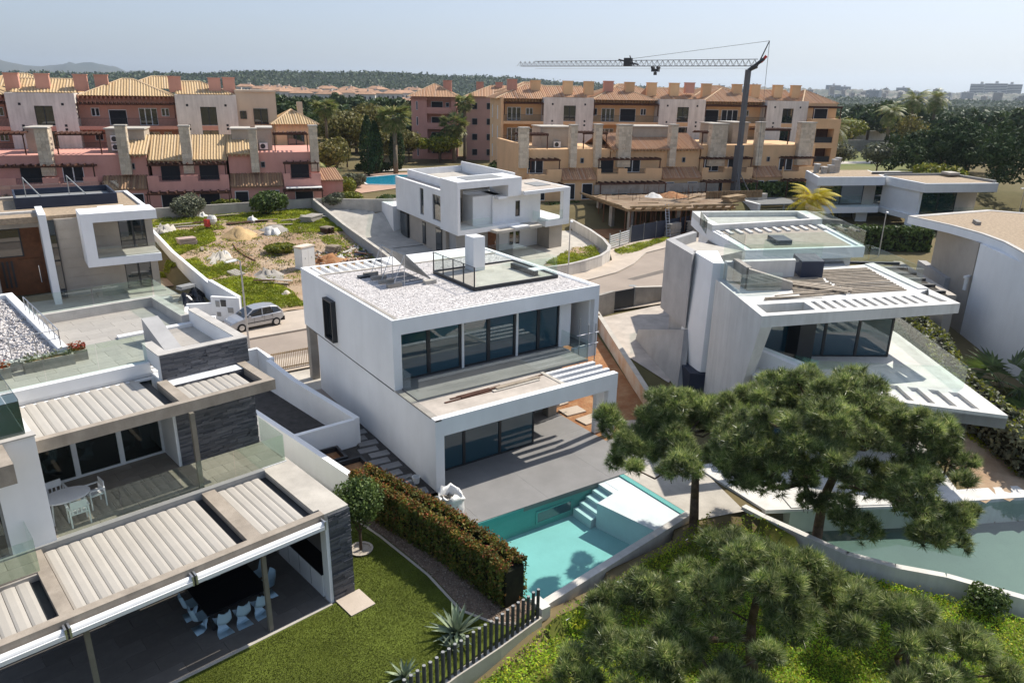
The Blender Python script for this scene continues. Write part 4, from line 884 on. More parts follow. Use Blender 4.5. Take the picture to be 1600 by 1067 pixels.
# ------------------------------------------------------------------ boundary walls round the plots
def wall_run(name, label, pts, h, t, mat, z0=-.2, cap=None, cat='wall', capz=.04):
    """free-standing wall along a line of points; h: one height (above z=0) or one per point"""
    hs = h if hasattr(h, '__len__') else [h]*len(pts)
    T = thing(name, label, cat); g = G(); c = G()
    L = []
    for i, p in enumerate(pts):
        a = pts[max(0, i-1)]; b = pts[min(len(pts)-1, i+1)]; d = Vector((b[0]-a[0], b[1]-a[1])).normalized(); L.append((p[0]-d.y*t/2, p[1]+d.x*t/2, p[0]+d.y*t/2, p[1]-d.x*t/2))
    for i in range(len(pts)-1):
        q = [L[i][:2], L[i][2:], L[i+1][2:], L[i+1][:2]]
        g.prism(q, z0, [hs[i], hs[i], hs[i+1], hs[i+1]])
        if cap is not None:
            m = [(x+(x-px)*.12, y+(y-py)*.12) for (x, y), (px, py) in zip(q, [pts[i], pts[i], pts[i+1], pts[i+1]])]
            c.prism(m, [hs[i]+.001, hs[i]+.001, hs[i+1]+.001, hs[i+1]+.001], [hs[i]+capz, hs[i]+capz, hs[i+1]+capz, hs[i+1]+capz])
    g.obj('wall_body', mat, T)
    if cap is not None: c.obj('coping', cap, T)
    return T
wall_run('boundary_wall', 'white boundary wall between the dark driveway and the white house with the pool', [(-2.45, 14.8), (-2.0, 12.0), (-1.02, 5.88)], [1.75, 1.45, 1.35], .26, white, cap=white)
wall_run('boundary_wall', 'short white cross wall closing the end of the dark driveway', [(-1.15, 5.9), (-4.1, 5.72)], 1.33, .22, white, cap=white)
wall_run('boundary_wall', 'long white wall running from the driveway to the hedge beside the left house', [(-5.0, 10.5), (-4.1, 5.5), (-3.3, 0.9), (-3.0, -.4)], 1.3, .24, white, cap=white)
gw = wall_run('gate_wall', 'white gate wall with two meter boxes at the head of the driveway', [(-7.0, 16.4), (-2.4, 17.1), (-2.2, 14.9)], 1.75, .24, white, cap=white)
for z in (.8, 1.2): G().box(-3.5, 16.7, z, -3.15, 16.82, z+.3).obj('meter_box', alu_grey, gw)
sheet('driveway', [(-7.2, 16.2), (-2.4, 17.0), (-2.2, 12.4), (-1.1, 6.0), (-4.1, 5.8), (-5.2, 10.8)], .02, drive_m)
# street fence behind the white house
fe = thing('street_fence', 'low fence of thin vertical bars along the pavement behind the white house', 'fence')
g = G(); 
for i in range(64):
    x = -1.6+i*.11; g.box(x, 17.2, .1, x+.03, 17.225, 1.25)
g.obj('bars', formwork, fe, kind='stuff'); bx('rail', formwork, fe, -1.7, 17.19, .2, 5.6, 17.235, .26); bx('rail', formwork, fe, -1.7, 17.19, 1.12, 5.6, 17.235, 1.18)
bx('kerb_stone', concrete, fe, -1.7, 17.1, -.1, 12, 17.3, .1)
sheet('back_yard', [(-1.6, 17.1), (12, 17.2), (12, 13.4), (-1.6, 13.4)], .0, concrete_lt)
# east boundary of the pool house
wall_run('boundary_wall', 'earth stained boundary wall with orange soil on one side, right of the white house', [(21.2, 14.2), (18.0, 8.6), (15.0, 3.4), (12.1, -1.7)], [1.0, .95, .9, .8], .28, rust_white, cap=concrete_lt)
t = thing('plank_trestle', 'rough timber trestle of planks leaning on the stained boundary wall', 'trestle', (20.9, 14.6, 0), 60)
for i in range(7): bx('plank', formwork, t, -1.6+i*.5, -.5, .1, -1.45+i*.5, .5, 1.0+.1*(i % 2))
bx('rail', formwork, t, -1.8, -.05, 1.1, 1.8, .05, 1.2)
# street wall with dark gate in front of the angular house
sw = wall_run('street_wall', 'unfinished concrete street wall with a dark metal gate panel', [(21.6, 15.6), (24.5, 16.1), (24.5, 16.1), (24.5, 16.1)][:2], 1.7, .3, concrete)
wall_run('street_wall', 'grey concrete street wall stepping down to the angular house', [(26.9, 16.3), (30.6, 16.2), (31.4, 14.6)], [1.6, 1.2, 1.2], .3, concrete, cap=concrete_lt)
gt = thing('gate_panel', 'dark grey metal gate panel set between concrete street walls', 'gate')
bx('panel', alu_dark, gt, 24.66, 16.12, .15, 26.74, 16.2, 1.6); bx('gate_frame', alu_grey, gt, 24.6, 16.1, .1, 24.66, 16.22, 1.66); bx('gate_frame', alu_grey, gt, 26.74, 16.1, .1, 26.8, 16.22, 1.66)
wall_run('block_wall', 'low unfinished wall of grey blocks on the angular house forecourt', [(28.6, 14.0), (31.0, 15.2)], .75, .3, concrete_lt)
sheet('forecourt', [(21.0, 15.4), (31, 15.6), (26, 5), (20, 4.5), (17.5, 3.4), (18.6, 8.2)], .0, screed)
# left edge of the building plot
wall_run('boundary_wall', 'long white wall between the beige house and the weedy building plot', [(-.4, 28.2), (-.95, 34.5), (-.95, 34.6), (-1.4, 46), (-1.75, 63)], [1.9, 1.85, 1.6, 2.0, 3.2], .26, white, cap=white)
mw = wall_run('meter_wall', 'stepped white wall with meter boxes behind the parked silver car', [(-3.6, 30.2), (-2.0, 29.6), (-2.0, 29.59), (-.42, 28.1)], [1.35, 1.35, 1.85, 1.85], .24, white, cap=white)
dvec = Vector((1.58, -1.49, 0)).normalized(); nv = Vector((-dvec.y, dvec.x, 0))*-1
for s, z, w, h, m in ((.35, 1.15, .3, .45, alu_grey), (.75, 1.2, .4, .5, alu_dark), (1.25, .75, .42, .4, alu_grey), (.38, .45, .3, .32, alu_grey)):
    p = Vector((-2.0, 29.59, 0))+dvec*s; q = p+dvec*w
    o = Vector((.69, .73, 0))*-.13
    G().hexa([(p.x+o.x*1.0, p.y+o.y*1.0, z), (q.x+o.x, q.y+o.y, z), (q.x+o.x*.5, q.y+o.y*.5, z), (p.x+o.x*.5, p.y+o.y*.5, z)] + [(p.x+o.x*1.25, p.y+o.y*1.25, z+h), (q.x+o.x*1.25, q.y+o.y*1.25, z+h), (q.x+o.x*.5, q.y+o.y*.5, z+h), (p.x+o.x*.5, p.y+o.y*.5, z+h)]).obj('meter_box', m, mw)
wall_run('boundary_wall', 'white wall running from the meter wall along the beige house drive', [(-3.6, 30.2), (-4.2, 27.6), (-2.5, 26.6)], 1.2, .22, white, cap=white)
wall_run('plot_wall', 'grey block wall on the right side of the weedy building plot', [(14.6, 31.0), (15.6, 38.8), (16.5, 50), (17.5, 62.2)], [1.2, 1.6, 2.3, 3.5], .3, grey_wall, cap=concrete_lt)
wall_run('plot_wall', 'beige rear wall of the plot below the salmon villas', [(-14, 65.3), (-1.7, 63.3), (17.5, 62.4), (23.3, 57.6), (31, 56)], [3.5, 3.45, 3.5, 3.6, 3.6], .3, concrete_lt, z0=0)
# beige house forecourt
sheet('forecourt', [(-26, 41.5), (-3.2, 41.5), (-1.7, 31.6), (-4.2, 28.2), (-22, 27.6)], .10, beige_tile)
sheet('side_strip', [(-3.4, 41.6), (-1.5, 41.4), (-1.75, 63), (-3.4, 63)], .05, dirt)

# ------------------------------------------------------------------ beige stone house behind on the left
bh = thing('stone_house', 'beige stone house with wooden entrance, white C-shaped balcony frame and navy roof tank', 'house')
def bhp(n, m, *b, **t): return bx(n, m, bh, *b, **t)
g = G(); g.wall('x', [-10.2, -3.4], [.1, 6.3], [(-5.9, .25, -3.95, 2.85), (-5.9, 3.6, -3.95, 6.0)], 41.5, 41.8); g.obj('front_wall', beige_stone, bh)
bhp('side_wall', beige_stone, -3.7, 41.8, .1, -3.4, 53.5, 6.3); bhp('roof_slab', beige_gravel, -16, 41.8, 6.1, -3.7, 53.5, 6.56)
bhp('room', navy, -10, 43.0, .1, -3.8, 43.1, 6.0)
# stone facing joints: courses of large slabs
g = G(); rr = random.Random(4)
for j in range(8):
    z = .2+j*.76; x = -10.15+rr.uniform(-.6, 0)
    while x < -3.5:
        a, b = max(x, -10.15), min(x+1.2, -3.45)
        if b-a > .1 and not (b > -5.95 and (z+.7 < 3 or z+.7 > 3.5)): g.box(a, 41.485-.012*rr.random(), z, b-.02, 41.499, z+.74)
        x += 1.2
g.obj('stone_cladding', beige_stone, bh, kind='stuff')
for z0, z1 in ((.25, 2.85), (3.6, 6.0)):
    sliding('glass_door', -5.9, -3.95, 41.62, z0, z1, [-4.9], win_glass, alu_dark, parent=bh)
g = G(); g.box(-8.65, 38.5, 6.3, -3.45, 41.49, 6.98); g.box(-8.65, 38.5, 2.95, -3.5, 41.49, 3.55); g.box(-8.65, 38.5, 3.551, -7.9, 41.49, 6.299); g.obj('balcony_frame', white, bh)
bhp('balcony_floor', beige_tile, -7.9, 38.75, 3.552, -3.55, 41.48, 3.6); bhp('balcony_pane', rail_glass, -7.85, 38.6, 3.56, -3.55, 38.615, 4.4)
bhp('terrace_pane', rail_glass, -7.9, 40.2, .12, -3.4, 40.215, 1.1); bhp('terrace_step', beige_tile, -8.2, 40.0, .1, -3.3, 41.48, .2)
bhp('blade_wall', white, -11.2, 39.8, .1, -10.72, 44.6, 6.95)
f = bhp('slot_window', alu_dark, -10.7, 41.3, .15, -10.22, 41.36, 6.3)
for z0, z1 in ((.25, 3.1), (3.25, 6.2)): bx('pane', win_glass, f, -10.64, 41.27, z0, -10.28, 41.3, z1)
bhp('entrance_wall', wood_door, -17, 44.2, .1, -11.2, 44.4, 5.5); bhp('fascia', coping, -17, 43.6, 5.5, -11.2, 44.4, 6.6)
f = bhp('entrance_door', wood_door, -13.0, 44.1, .12, -11.5, 44.2, 3.0); G().tube((-11.7, 44.04, 1.0), (-11.7, 44.04, 2.4), .035, 6).obj('handle', chrome, f)
f = bhp('window', alu_dark, -17, 44.12, 3.2, -12.5, 44.2, 5.45); bx('pane', win_glass, f, -16.9, 44.09, 3.3, -12.6, 44.12, 5.4)
for x in (-14.1, -13.8, -13.5): f = bhp('slit_window', alu_dark, x, 44.12, .8, x+.14, 44.2, 2.9); 
bhp('porch_pillar', beige_stone, -17, 42.2, .1, -14.4, 44.1, 2.7)
bhp('entrance_roof', coping, -17, 43.7, 6.6, -11.2, 44.3, 6.7)
g = G()
for b in ((-3.75, 41.52, -3.42, 53.5), (-8.6, 41.5, -3.75, 41.7), (-16, 53.3, -3.75, 53.5)): g.box(b[0], b[1], 6.3, b[2], b[3], 6.72)
g.obj('roof_rim', white, bh)
g = G(); g.wall('x', [-12.4, -5.1], [6.56, 7.45], [], 46.3, 46.45); g.wall('x', [-12.4, -5.1], [6.56, 7.45], [], 52.2, 52.35); g.wall('y', [46.45, 52.2], [6.56, 7.45], [], -12.4, -12.25); g.wall('y', [46.45, 52.2], [6.56, 7.45], [], -5.25, -5.1); g.obj('roof_tank', navy, bh)
bhp('tank_floor', alu_grey, -12.24, 46.46, 6.6, -5.26, 52.19, 6.95)
for x, s in ((-10.6, 1), (-7.4, 1)):
    q = G(); q.tube((x, 46.4, 7.5), (x-.9, 50.5, 8.6), .05, 5); q.tube((x-.9, 50.5, 8.6), (x-.9, 50.5, 7.0), .04, 5); q.obj('strut', alu_grey, bh)
for i in range(5): a = -15.5+i*2.3; bhp('guard_pane', rail_glass, a, 53.4, 6.72, a+2.25, 53.415, 7.7)
bhp('roof_deck', beige_tile, -16, 52.4, 6.57, -5, 53.2, 6.75)
bhp('roof_hatch', white, -6.9, 44.0, 6.56, -5.0, 44.6, 6.66)

# ------------------------------------------------------------------ white villa behind the pool house
V2 = (21.9, 35.4, 0)
vv = thing('white_villa', 'white cubic villa with open frame balcony behind the gravel roof', 'house', V2, 8)
def vp(n, m, *b, **t): return bx(n, m, vv, *b, **t)
vp('ground_floor', beige_stone, .8, 4.3, -.2, 11.5, 17.2, 3.0); vp('ground_wall', white, 7.2, 3.0, -.2, 12.9, 12, 3.0); vp('ground_wall', grey_wall, 1.2, 2.6, -.2, 6.9, 4.3, 3.0)
vp('stone_corner', beige_stone, 12.9, .5, -.2, 14.85, 6, 2.6)
# upper block with the big frame
g = G(); g.box(-.02, -.1, 3.0, 8.1, 4.0, 3.45); g.box(-.02, -.1, 3.451, .3, 3.9, 8.0); g.box(.301, -.1, 7.35, 7.4, 3.9, 8.0); g.box(6.4, -.1, 6.2, 8.2, 3.9, 7.35); g.box(7.401, -.1, 7.351, 8.2, 3.9, 8.0); g.obj('balcony_frame', white, vv)
vp('balcony_slab', white, 6.4, -1.2, 2.95, 8.4, -.1, 3.3)
vp('back_wall', beige_stone, .31, 3.5, 3.46, 2.6, 3.9, 7.34); f = vp('window', alu_dark, 1.4, 3.42, 3.5, 2.4, 3.5, 5.9); bx('pane', win_glass, f, 1.47, 3.4, 3.57, 2.33, 3.42, 5.85)
vp('stair_box', white, 2.6, 1.2, 3.46, 5.2, 3.9, 6.3)
vp('frame_pane', rail_glass, .35, -.05, 3.46, 4.4, -.035, 4.4)
q = G()
for i in range(14): q.box(1.6+i*.33, .6, 8.02, 1.9+i*.33, 3.2, 8.06)
q.obj('roof_louvres', alu_grey, vv); vp('roof_frame', white, 1.5, .5, 8.0, 6.3, 3.3, 8.02)
# left wing
g = G(); g.wall('y', [3.9, 17.4], [3.0, 6.7], [(4.3, 3.5, 6.6, 6.1), (9.0, 3.5, 10.0, 6.3)], .3, .6); g.obj('side_wall', white, vv)
for y0, y1, z0, z1 in ((4.3, 6.6, 3.5, 6.1), (9.0, 10.0, 3.5, 6.3)):
    q = G(); q.wall('y', [y0+.002, y1-.002], [z0+.002, z1-.002], [(y0+.08, z0+.08, y1-.08, z1-.08)], .4, .5); f = q.obj('window', alu_grey, vv); bx('pane', win_glass, f, .44, y0+.08, z0+.08, .46, y1-.08, z1-.08)
vp('upper_wing', white, .61, 4.0, 3.0, 8.0, 17.4, 6.5); vp('roof_surface', screed, .62, 4.0, 6.5, 8.0, 17.3, 6.56)
g = G(); g.box(1.9, 4.2, 6.56, 2.1, 17.2, 7.4); g.box(2.1, 17.0, 6.56, 9.8, 17.2, 7.4); g.box(9.8, 3.91, 6.56, 10.0, 17.2, 7.9); g.obj('roof_parapet', white, vv)
vp('roof_floor', concrete_lt, 2.1, 4.0, 6.57, 9.8, 17.0, 6.7)
f = vp('glass_door', alu_dark, .55, 14.5, 0, .8, 16.8, 2.8); bx('pane', win_glass, f, .52, 14.6, .1, .55, 16.7, 2.7)
f = vp('window', alu_dark, .74, 5.2, .2, .8, 6.8, 2.6); bx('pane', win_glass, f, .72, 5.3, .3, .74, 6.7, 2.5); f = vp('window', alu_dark, .74, 9.6, .2, .8, 10.5, 2.6); bx('pane', win_glass, f, .72, 9.7, .3, .74, 10.4, 2.5)
vp('side_terrace', white, -.2, 17.4, -.2, 4.0, 22, 3.3); vp('terrace_pane', rail_glass, .0, 17.6, 3.3, .02, 21.8, 4.1)
# right wing
g = G(); g.wall('x', [5.0, 11.7], [3.0, 6.25], [(8.1, 3.9, 8.75, 5.5)], .9, 1.2); g.obj('front_wall', white, vv)
q = G(); q.wall('x', [8.102, 8.748], [3.902, 5.498], [(8.2, 4.0, 8.65, 5.4)], .95, 1.05); f = q.obj('window', alu_dark, vv); bx('pane', win_glass, f, 8.2, 1.0, 4.0, 8.65, 1.02, 5.4)
vp('roof_slab', white, 8.2, -.6, 6.25, 14.9, 7, 6.6); vp('roof_slab', white, 5.2, .0, 6.0, 6.39, 4, 6.24); vp('roof_surface', screed, 8.25, -.3, 6.6, 14.6, 6.8, 6.63); vp('roof_louvres', alu_grey, 11.5, 1.5, 6.63, 13.6, 4.2, 6.7)
vp('balcony_slab', white, 11.3, -.6, 2.7, 14.9, 6, 3.3); vp('corner_pillar', white, 13.9, -.59, 3.3, 14.89, -.1, 6.25); vp('inner_wall', white, 11.4, 1.2, 3.3, 11.7, 6, 6.25); vp('balcony_pane', rail_glass, 10.6, -.56, 3.3, 13.9, -.545, 4.3); vp('balcony_pane', rail_glass, 10.6, -.54, 3.3, 10.615, .9, 4.3)
vp('upper_wing', white, 5.2, 1.2, 3.0, 11.4, 12, 6.24); vp('canopy', concrete_lt, 4.0, -1.2, 2.9, 10.2, .89, 3.15)
f = vp('entrance_door', wood_door, 5.4, 2.52, 0, 6.5, 2.6, 2.4); G().tube((6.35, 2.48, 1.0), (6.35, 2.48, 1.4), .03, 6).obj('handle', chrome, f)
for x in (8.6, 9.5): f = vp('window', alu_white, x, 2.93, .4, x+.7, 3.0, 2.4); bx('pane', win_glass, f, x+.07, 2.91, .47, x+.63, 2.93, 2.33)
for c_ in vv.children_recursive:   # the plot narrows: the side walls run back at a slant
    if c_.data.users == 1:
        for v_ in c_.data.vertices: v_.co.x += .26*max(0, v_.co.y)
sheet('villa_yard', [(15.4, 31), (16.4, 38), (18.2, 60)][::-1]+[(26.5, 27.4), (31, 27.8), (36.3, 30.2), (41, 36), (45, 46), (40, 56)], .0, concrete_lt)
draped('villa_drive', [(17.2, 42), (18.1, 61.5), (23.3, 57.2), (31, 55.5), (40, 55.5), (37, 48), (20, 46)], .06, concrete_lt, .6)
draped('villa_garden', [(30, 28.2), (36, 30.3), (40, 36.0), (37.2, 36.6), (33.5, 34), (29.5, 31.8)], .06, dirt, .5, .02)
wall_run('garden_wall', 'curved pale wall round the garden corner of the white villa', [(26.0, 26.9), (28.5, 26.8), (31.0, 27.3), (33.8, 28.2), (36.0, 29.6), (37.6, 31.2), (39.6, 34.4), (42.0, 39.5), (44.5, 46)], 1.15, .3, white_dirty, cap=coping)
gg = thing('slatted_gate', 'white horizontally slatted gate beside the curved garden wall', 'gate', (39.6, 33.4, 0), 20)
for i in range(6): bx('slat', alu_white, gg, 0, -.02, .3+i*.24, 4.6, .02, .45+i*.24)
for x in (-.06, 2.3, 4.6): bx('post', alu_grey, gg, x, -.05, 0, x+.1, .05, 1.9)
hg = thing('site_hoarding', 'dark mesh hoarding along the construction site', 'hoarding', (44.4, 35.2, 0), 9)
for i in range(5): bx('mesh_panel', navy, hg, i*2.4, 0, .1, i*2.4+2.36, .03, 2.0); bx('post', alu_grey, hg, i*2.4-.04, -.03, 0, i*2.4, .05, 2.1)

# ------------------------------------------------------------------ angular white house on the right
ah = thing('angular_house', 'angular white house with knife edged cantilever roof slab above a dark glass storey', 'house')
def pr(n, m, poly, z0, z1, parent=None, **t): return G().prism(poly, z0, z1).obj(n, m, ah if parent is None else parent, **t)
def lerp(a, b, t): return tuple(a[i]+(b[i]-a[i])*t for i in range(len(a)))
def fascia(poly, zt, th, inset=.5):
    c = (sum(p[0] for p in poly)/len(poly), sum(p[1] for p in poly)/len(poly)); return c
FL, TIP, RR_, BR_, TL = (14.2, -4.72), (24.4, -8.5), (25.9, -6.2), (29.2, -1.25), (17.8, 1.0)
ZR = 6.77
# roof slab with openings: built as rim strips round a light well and a row of slots
U = Vector((TIP[0]-FL[0], TIP[1]-FL[1])); W_ = Vector((TL[0]-FL[0], TL[1]-FL[1]))
ul = U.length; wl = W_.length; U.normalize(); W_.normalize()
def rp(u, w): return (FL[0]+U.x*u+W_.x*w, FL[1]+U.y*u+W_.y*w)
def rpr(g, u0, w0, u1, w1, z0, z1): g.prism([rp(u0, w0), rp(u1, w0), rp(u1, w1), rp(u0, w1)], z0, z1)
g = G()
g.prism([rp(0, 0), rp(ul, 0), rp(ul-.42, .42), rp(.42, .42)], [ZR-.56, ZR-.5, ZR-.46, ZR-.5], ZR)
g.prism([rp(0, 0), rp(.42, .42), rp(.42, wl), rp(0, wl)], ZR-.56, ZR)
rpr(g, .421, 1.75, ul-.9, 2.2, ZR-.46, ZR); rpr(g, 3.0, .421, 3.35, 1.749, ZR-.46, ZR)
nsl = 11; p0 = 3.35; pw = (ul-1.2-p0)/nsl
for i in range(nsl):
    a = p0+i*pw; rpr(g, a+pw*.45, .421, a+pw*(1 if i < nsl-1 else 1.6), 1.749, ZR-.4, ZR)
g.prism([rp(ul-.42, .421), rp(ul, 0), RR_, rp(ul-.9+.3, 1.75)], ZR-.46, ZR)
g.obj('roof_slab', white_old, ah)
g = G(); g.prism([rp(.421, 2.2), rp(ul-.9, 2.2), RR_, BR_, TL], ZR-.46, ZR-.03); g.obj('roof_slab', white_old, ah)
rimm = G(); d_ = Vector((BR_[0]-RR_[0], BR_[1]-RR_[1])).normalized()
rimm.prism([RR_, BR_, (BR_[0]-.45*d_.y*1-.35, BR_[1]+.45*d_.x*0+.1), (RR_[0]-.5, RR_[1]+.25)], ZR-.031, ZR+.03); rimm.obj('roof_rim', white_old, ah)
# duck boards on the roof: separate battens
bt = None; k = 0
for j in range(17):
    w = 2.75+j*.30; u0 = 3.3+.12*math.sin(j*2.1); u1 = ul-1.6+w*.1
    for a, b in ((u0, u0+(u1-u0)*.42), (u0+(u1-u0)*.45+.1*math.cos(j*3), u1)):
        p, q = rp(a, w), rp(b, w+RNG.normal()*.05); l = math.hypot(q[0]-p[0], q[1]-p[1])
        o = bx('batten', plank_m, None, 0, -.045, 0, l, .045, .05, loc=(p[0], p[1], ZR-.02), rz=math.atan2(q[1]-p[1], q[0]-p[0])); o['kind'] = 'thing'
        settags(o, dict(cat='timber batten', group='timber battens laid across the angular roof', label=('left' if a == u0 else 'right')+' timber batten in row '+str(j+1)+' counted from the light well on the angular roof'))
for i, (u, w, l, dg) in enumerate([(3.0, 5.2, 5.0, -66), (3.3, 5.3, 5.0, -65), (3.6, 5.4, 4.6, -64)]):
    p = rp(u, w); plank(p[0]+.4, p[1]-.9, ZR+.09+.002*i, l, .22, .05, dg, plank_m, 'long scaffold board lying diagonally across the battens on the angular roof', 'long boards across the roof battens')
for i, (u, w, l, dg) in enumerate([(3.2, 2.6, 4.2, -16), (2.8, 2.45, 3.2, -22), (3.5, 2.8, 3.6, -13)]):
    p = rp(u, w); o = plank(p[0], p[1], ZR+.0+.06*i, l, .09, .05, dg, plank_m, 'loose stick lying by the light well on the angular house roof', 'loose sticks by the light well')
# stair block in raw concrete on the roof
p = rp(1.2, 3.6)
g = G(); g.prism([rp(.9, 4.3), rp(3.4, 4.0), rp(3.5, 4.35), rp(1.0, 4.65)], ZR-.02, [ZR+1.1, ZR+.35, ZR+.35, ZR+1.1]); g.prism([rp(.9, 4.66), rp(1.2, 4.66), rp(1.2, 6.8), rp(.9, 6.8)], ZR-.02, ZR+1.1); g.obj('stair_bulkhead', concrete, ah)
g = G(); g.prism([rp(.5, 6.6), rp(4.6, 6.4), rp(4.7, 6.8), rp(.5, 7.0)], ZR-.1, ZR+.95); g.obj('roof_beam', white_old, ah)
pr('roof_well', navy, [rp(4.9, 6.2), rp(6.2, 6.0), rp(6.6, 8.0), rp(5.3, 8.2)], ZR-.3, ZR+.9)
# left walls: main wall leaning in towards the bottom front
G().hexa([(15.46, -2.72, 0), (15.9, -2.75, 0), (18.2, .9, 0), (17.8, 1.0, 0), (14.2, -4.72, ZR-.561), (14.75, -4.92, ZR-.561), (18.3, .8, ZR-.561), (17.8, 1.0, ZR-.561)]).obj('side_wall', white_old, ah)
g = G(); g.hexa([(17.75, 1.35, 1.3), (18.3, .9, 1.3), (20.5, 3.6, .9), (18.9, 4.2, .9), (17.8, 1.3, 7.6), (18.22, .89, 7.6), (20.6, 3.4, 7.6), (19.21, 4.0, 7.6)]); g.obj('wedge_wall', white, ah)
g = G(); F_, L_, B_ = (18.44, 3.35), (20.46, 7.34), (24.15, 8.48)
g.prism([F_, L_, (21.0, 7.1), (19.4, 3.9)], 3.2, 7.6); g.prism([L_, B_, (24.0, 8.0), (21.0, 7.1)], 3.2, 7.6); g.obj('tower_wall', grey_wall, ah)
g = G(); g.prism([(19.4, 3.9), (21.0, 7.1), (24.0, 8.0), (24.2, 4.4)], 5.8, 7.0); g.obj('tower_roof', concrete_lt, ah)
g = G(); g.hexa([(17.3, 2.5, -.1), (17.6, 2.3, -.1), (21.7, 10.1, -.1), (21.4, 10.3, -.1), (18.3, 3.3, 3.19), (18.7, 3.2, 3.19), (21.6, 9.8, .8), (21.3, 10.0, .8)]); g.obj('ramp_wall', grey_wall, ah)
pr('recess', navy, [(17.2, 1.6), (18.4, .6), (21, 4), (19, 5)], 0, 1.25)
pr('core', grey_wall, [(19.5, 4.2), (21, 7.0), (24, 8), (30, 12), (33, 3), (26, -2), (20, 1.2)], 0, 5.9)
# upper storey glass and floor
GL, GR = (17.45, -2.3), (23.2, -6.1)
def gpanel(a, b, z0, z1, name='glass_panel', fr=.07, mat=mh_glass):
    d = Vector((b[0]-a[0], b[1]-a[1])); l = d.length
    o = G().wall('x', [0, l], [z0, z1], [(fr, z0+fr, l-fr, z1-fr)], -.05, .05).obj(name, alu_dark, ah, loc=(a[0], a[1], 0), rz=math.atan2(d.y, d.x)); bx('pane', mat, o, fr, -.012, z0+fr, l-fr, .012, z1-fr); return o
ZF = 3.5
for i in range(4): gpanel(lerp(GL, GR, i/4), lerp(GL, GR, (i+1)/4), ZF, 6.25)
gpanel(GR, (25.4, -2.8), ZF, 6.25); gpanel((25.4, -2.8), (27.6, .5), ZF, 6.25)
pr('pillar', alu_dark, [lerp(GL, GR, .22), lerp(GL, GR, .38), (19.0, -4.5), (18.3, -4.1)], ZF, 6.3)
SL = [(14.4, -4.9), (20.5, -12.95), (27.5, -4.3), (29.6, -.9), (18.2, .8), (15.9, -2.9)]
g = G()
sl_d = Vector((27.5-20.5, -4.3+12.95)).normalized(); e_d = Vector((20.5-14.4, -12.95+4.9)).normalized()
def sp(e, s): return (20.5-e_d.x*e+sl_d.x*s, -12.95-e_d.y*e+sl_d.y*s)   # e: back along the front edge from the tip, s: along the right edge
for a, b in ((0, .9), (1.35, 1.75), (2.2, 2.6), (3.05, 3.45), (3.9, 5.2)): g.prism([sp(a, .35), sp(b, .35), sp(b, 2.15), sp(a, 2.15)], ZF-.5, ZF-.003)
g.prism([sp(0, 0), sp(5.2, 0), sp(5.2, .349), sp(0, .349)], ZF-.62, ZF-.003); g.prism([sp(0, 2.151), (27.5, -4.3), (29.6, -.9), (18.2, .8), sp(5.2, 2.151)], ZF-.6, ZF-.006); g.prism([(14.4, -4.9), sp(5.2, 0), sp(5.2, 2.15), (18.2, .8), (15.9, -2.9)], ZF-.61, ZF-.004)
g.prism(SL, ZF-.615, ZF-.16)
g.obj('floor_slab', white_old, ah)
bal = [(16.3, -3.4), (16.9, -6.2), (22.1, -10.4), (27.4, -4.1), (28.8, -1.6)]
for i in range(len(bal)-1):
    a, b = bal[i], bal[i+1]; d = Vector((b[0]-a[0], b[1]-a[1])); n = max(1, round(d.length/2.2))
    for j in range(n):
        p, q = lerp(a, b, j/n), lerp(a, b, (j+1)/n); bx('balustrade_pane', rail_glass, ah, 0.01, 0, ZF, d.length/n-.01, .015, ZF+1.05, loc=(p[0], p[1], 0), rz=math.atan2(d.y, d.x))
G().hexa([(16.0, -2.9, 3.4), (16.4, -3.1, 3.4), (17.1, -5.9, 3.4), (16.6, -5.9, 3.4), (16.0, -2.9, 4.5), (16.5, -3.1, 4.5), (17.2, -5.9, 4.1), (16.6, -5.9, 4.0)]).obj('parapet', white, ah)
# roof guard glass
for a, b, z in (((16.4, -1.7), (18.1, 1.0), ZR), ((16.4, -1.7), (18.6, -2.5), ZR), ((18.3, 1.1), (23.2, -1.6), 7.6), ((26.1, -5.7), (29.3, -.9), ZR), ((25.0, 3.5), (29.4, -.8), ZR)):
    d = Vector((b[0]-a[0], b[1]-a[1])); n = max(1, round(d.length/2))
    for j in range(n):
        p = lerp(a, b, j/n); bx('guard_pane', rail_glass, ah, .01, 0, z, d.length/n-.01, .015, z+1.0, loc=(p[0], p[1], 0), rz=math.atan2(d.y, d.x))
# rear roof with timber deck and glass guard
RS = [(29.3, 12.3), (31.6, 15.3), (40.1, 10.9), (32.4, 1.2), (24.5, 4.4)]
pr('rear_roof', white, RS, 6.3, 6.9)
g = G(); m_ = [(lerp(p, (32, 8), .06)) for p in RS]
for i in range(5): g.prism([RS[i], RS[(i+1) % 5], m_[(i+1) % 5], m_[i]], 6.901, 7.0)
g.obj('roof_rim', white, ah)
e1 = Vector((RS[3][0]-RS[2][0], RS[3][1]-RS[2][1])); 
g = G()
for i in range(30):
    t0, t1 = .06+i*.026, .06+(i+1)*.026-.003
    a, b = lerp(RS[3], RS[2], t0), lerp(RS[3], RS[2], t1); c, d = lerp(RS[4], RS[0], t1), lerp(RS[4], RS[0], t0)
    g.prism([lerp(a, d, .08), lerp(b, c, .08), lerp(b, c, .92), lerp(a, d, .92)], 6.901, 6.95)
g.obj('deck_boards', deck_m, ah, kind='stuff')
FA = [lerp(RS[4], RS[0], .72), RS[0], RS[1], RS[2], lerp(RS[3], RS[2], .68)]
fa_c = (sum(p[0] for p in FA)/5, sum(p[1] for p in FA)/5); FB = [lerp(p, fa_c, .16) for p in FA]; g = G()
for i in range(5): g.prism([FA[i], FA[(i+1) % 5], FB[(i+1) % 5], FB[i]], 6.96, 7.4)
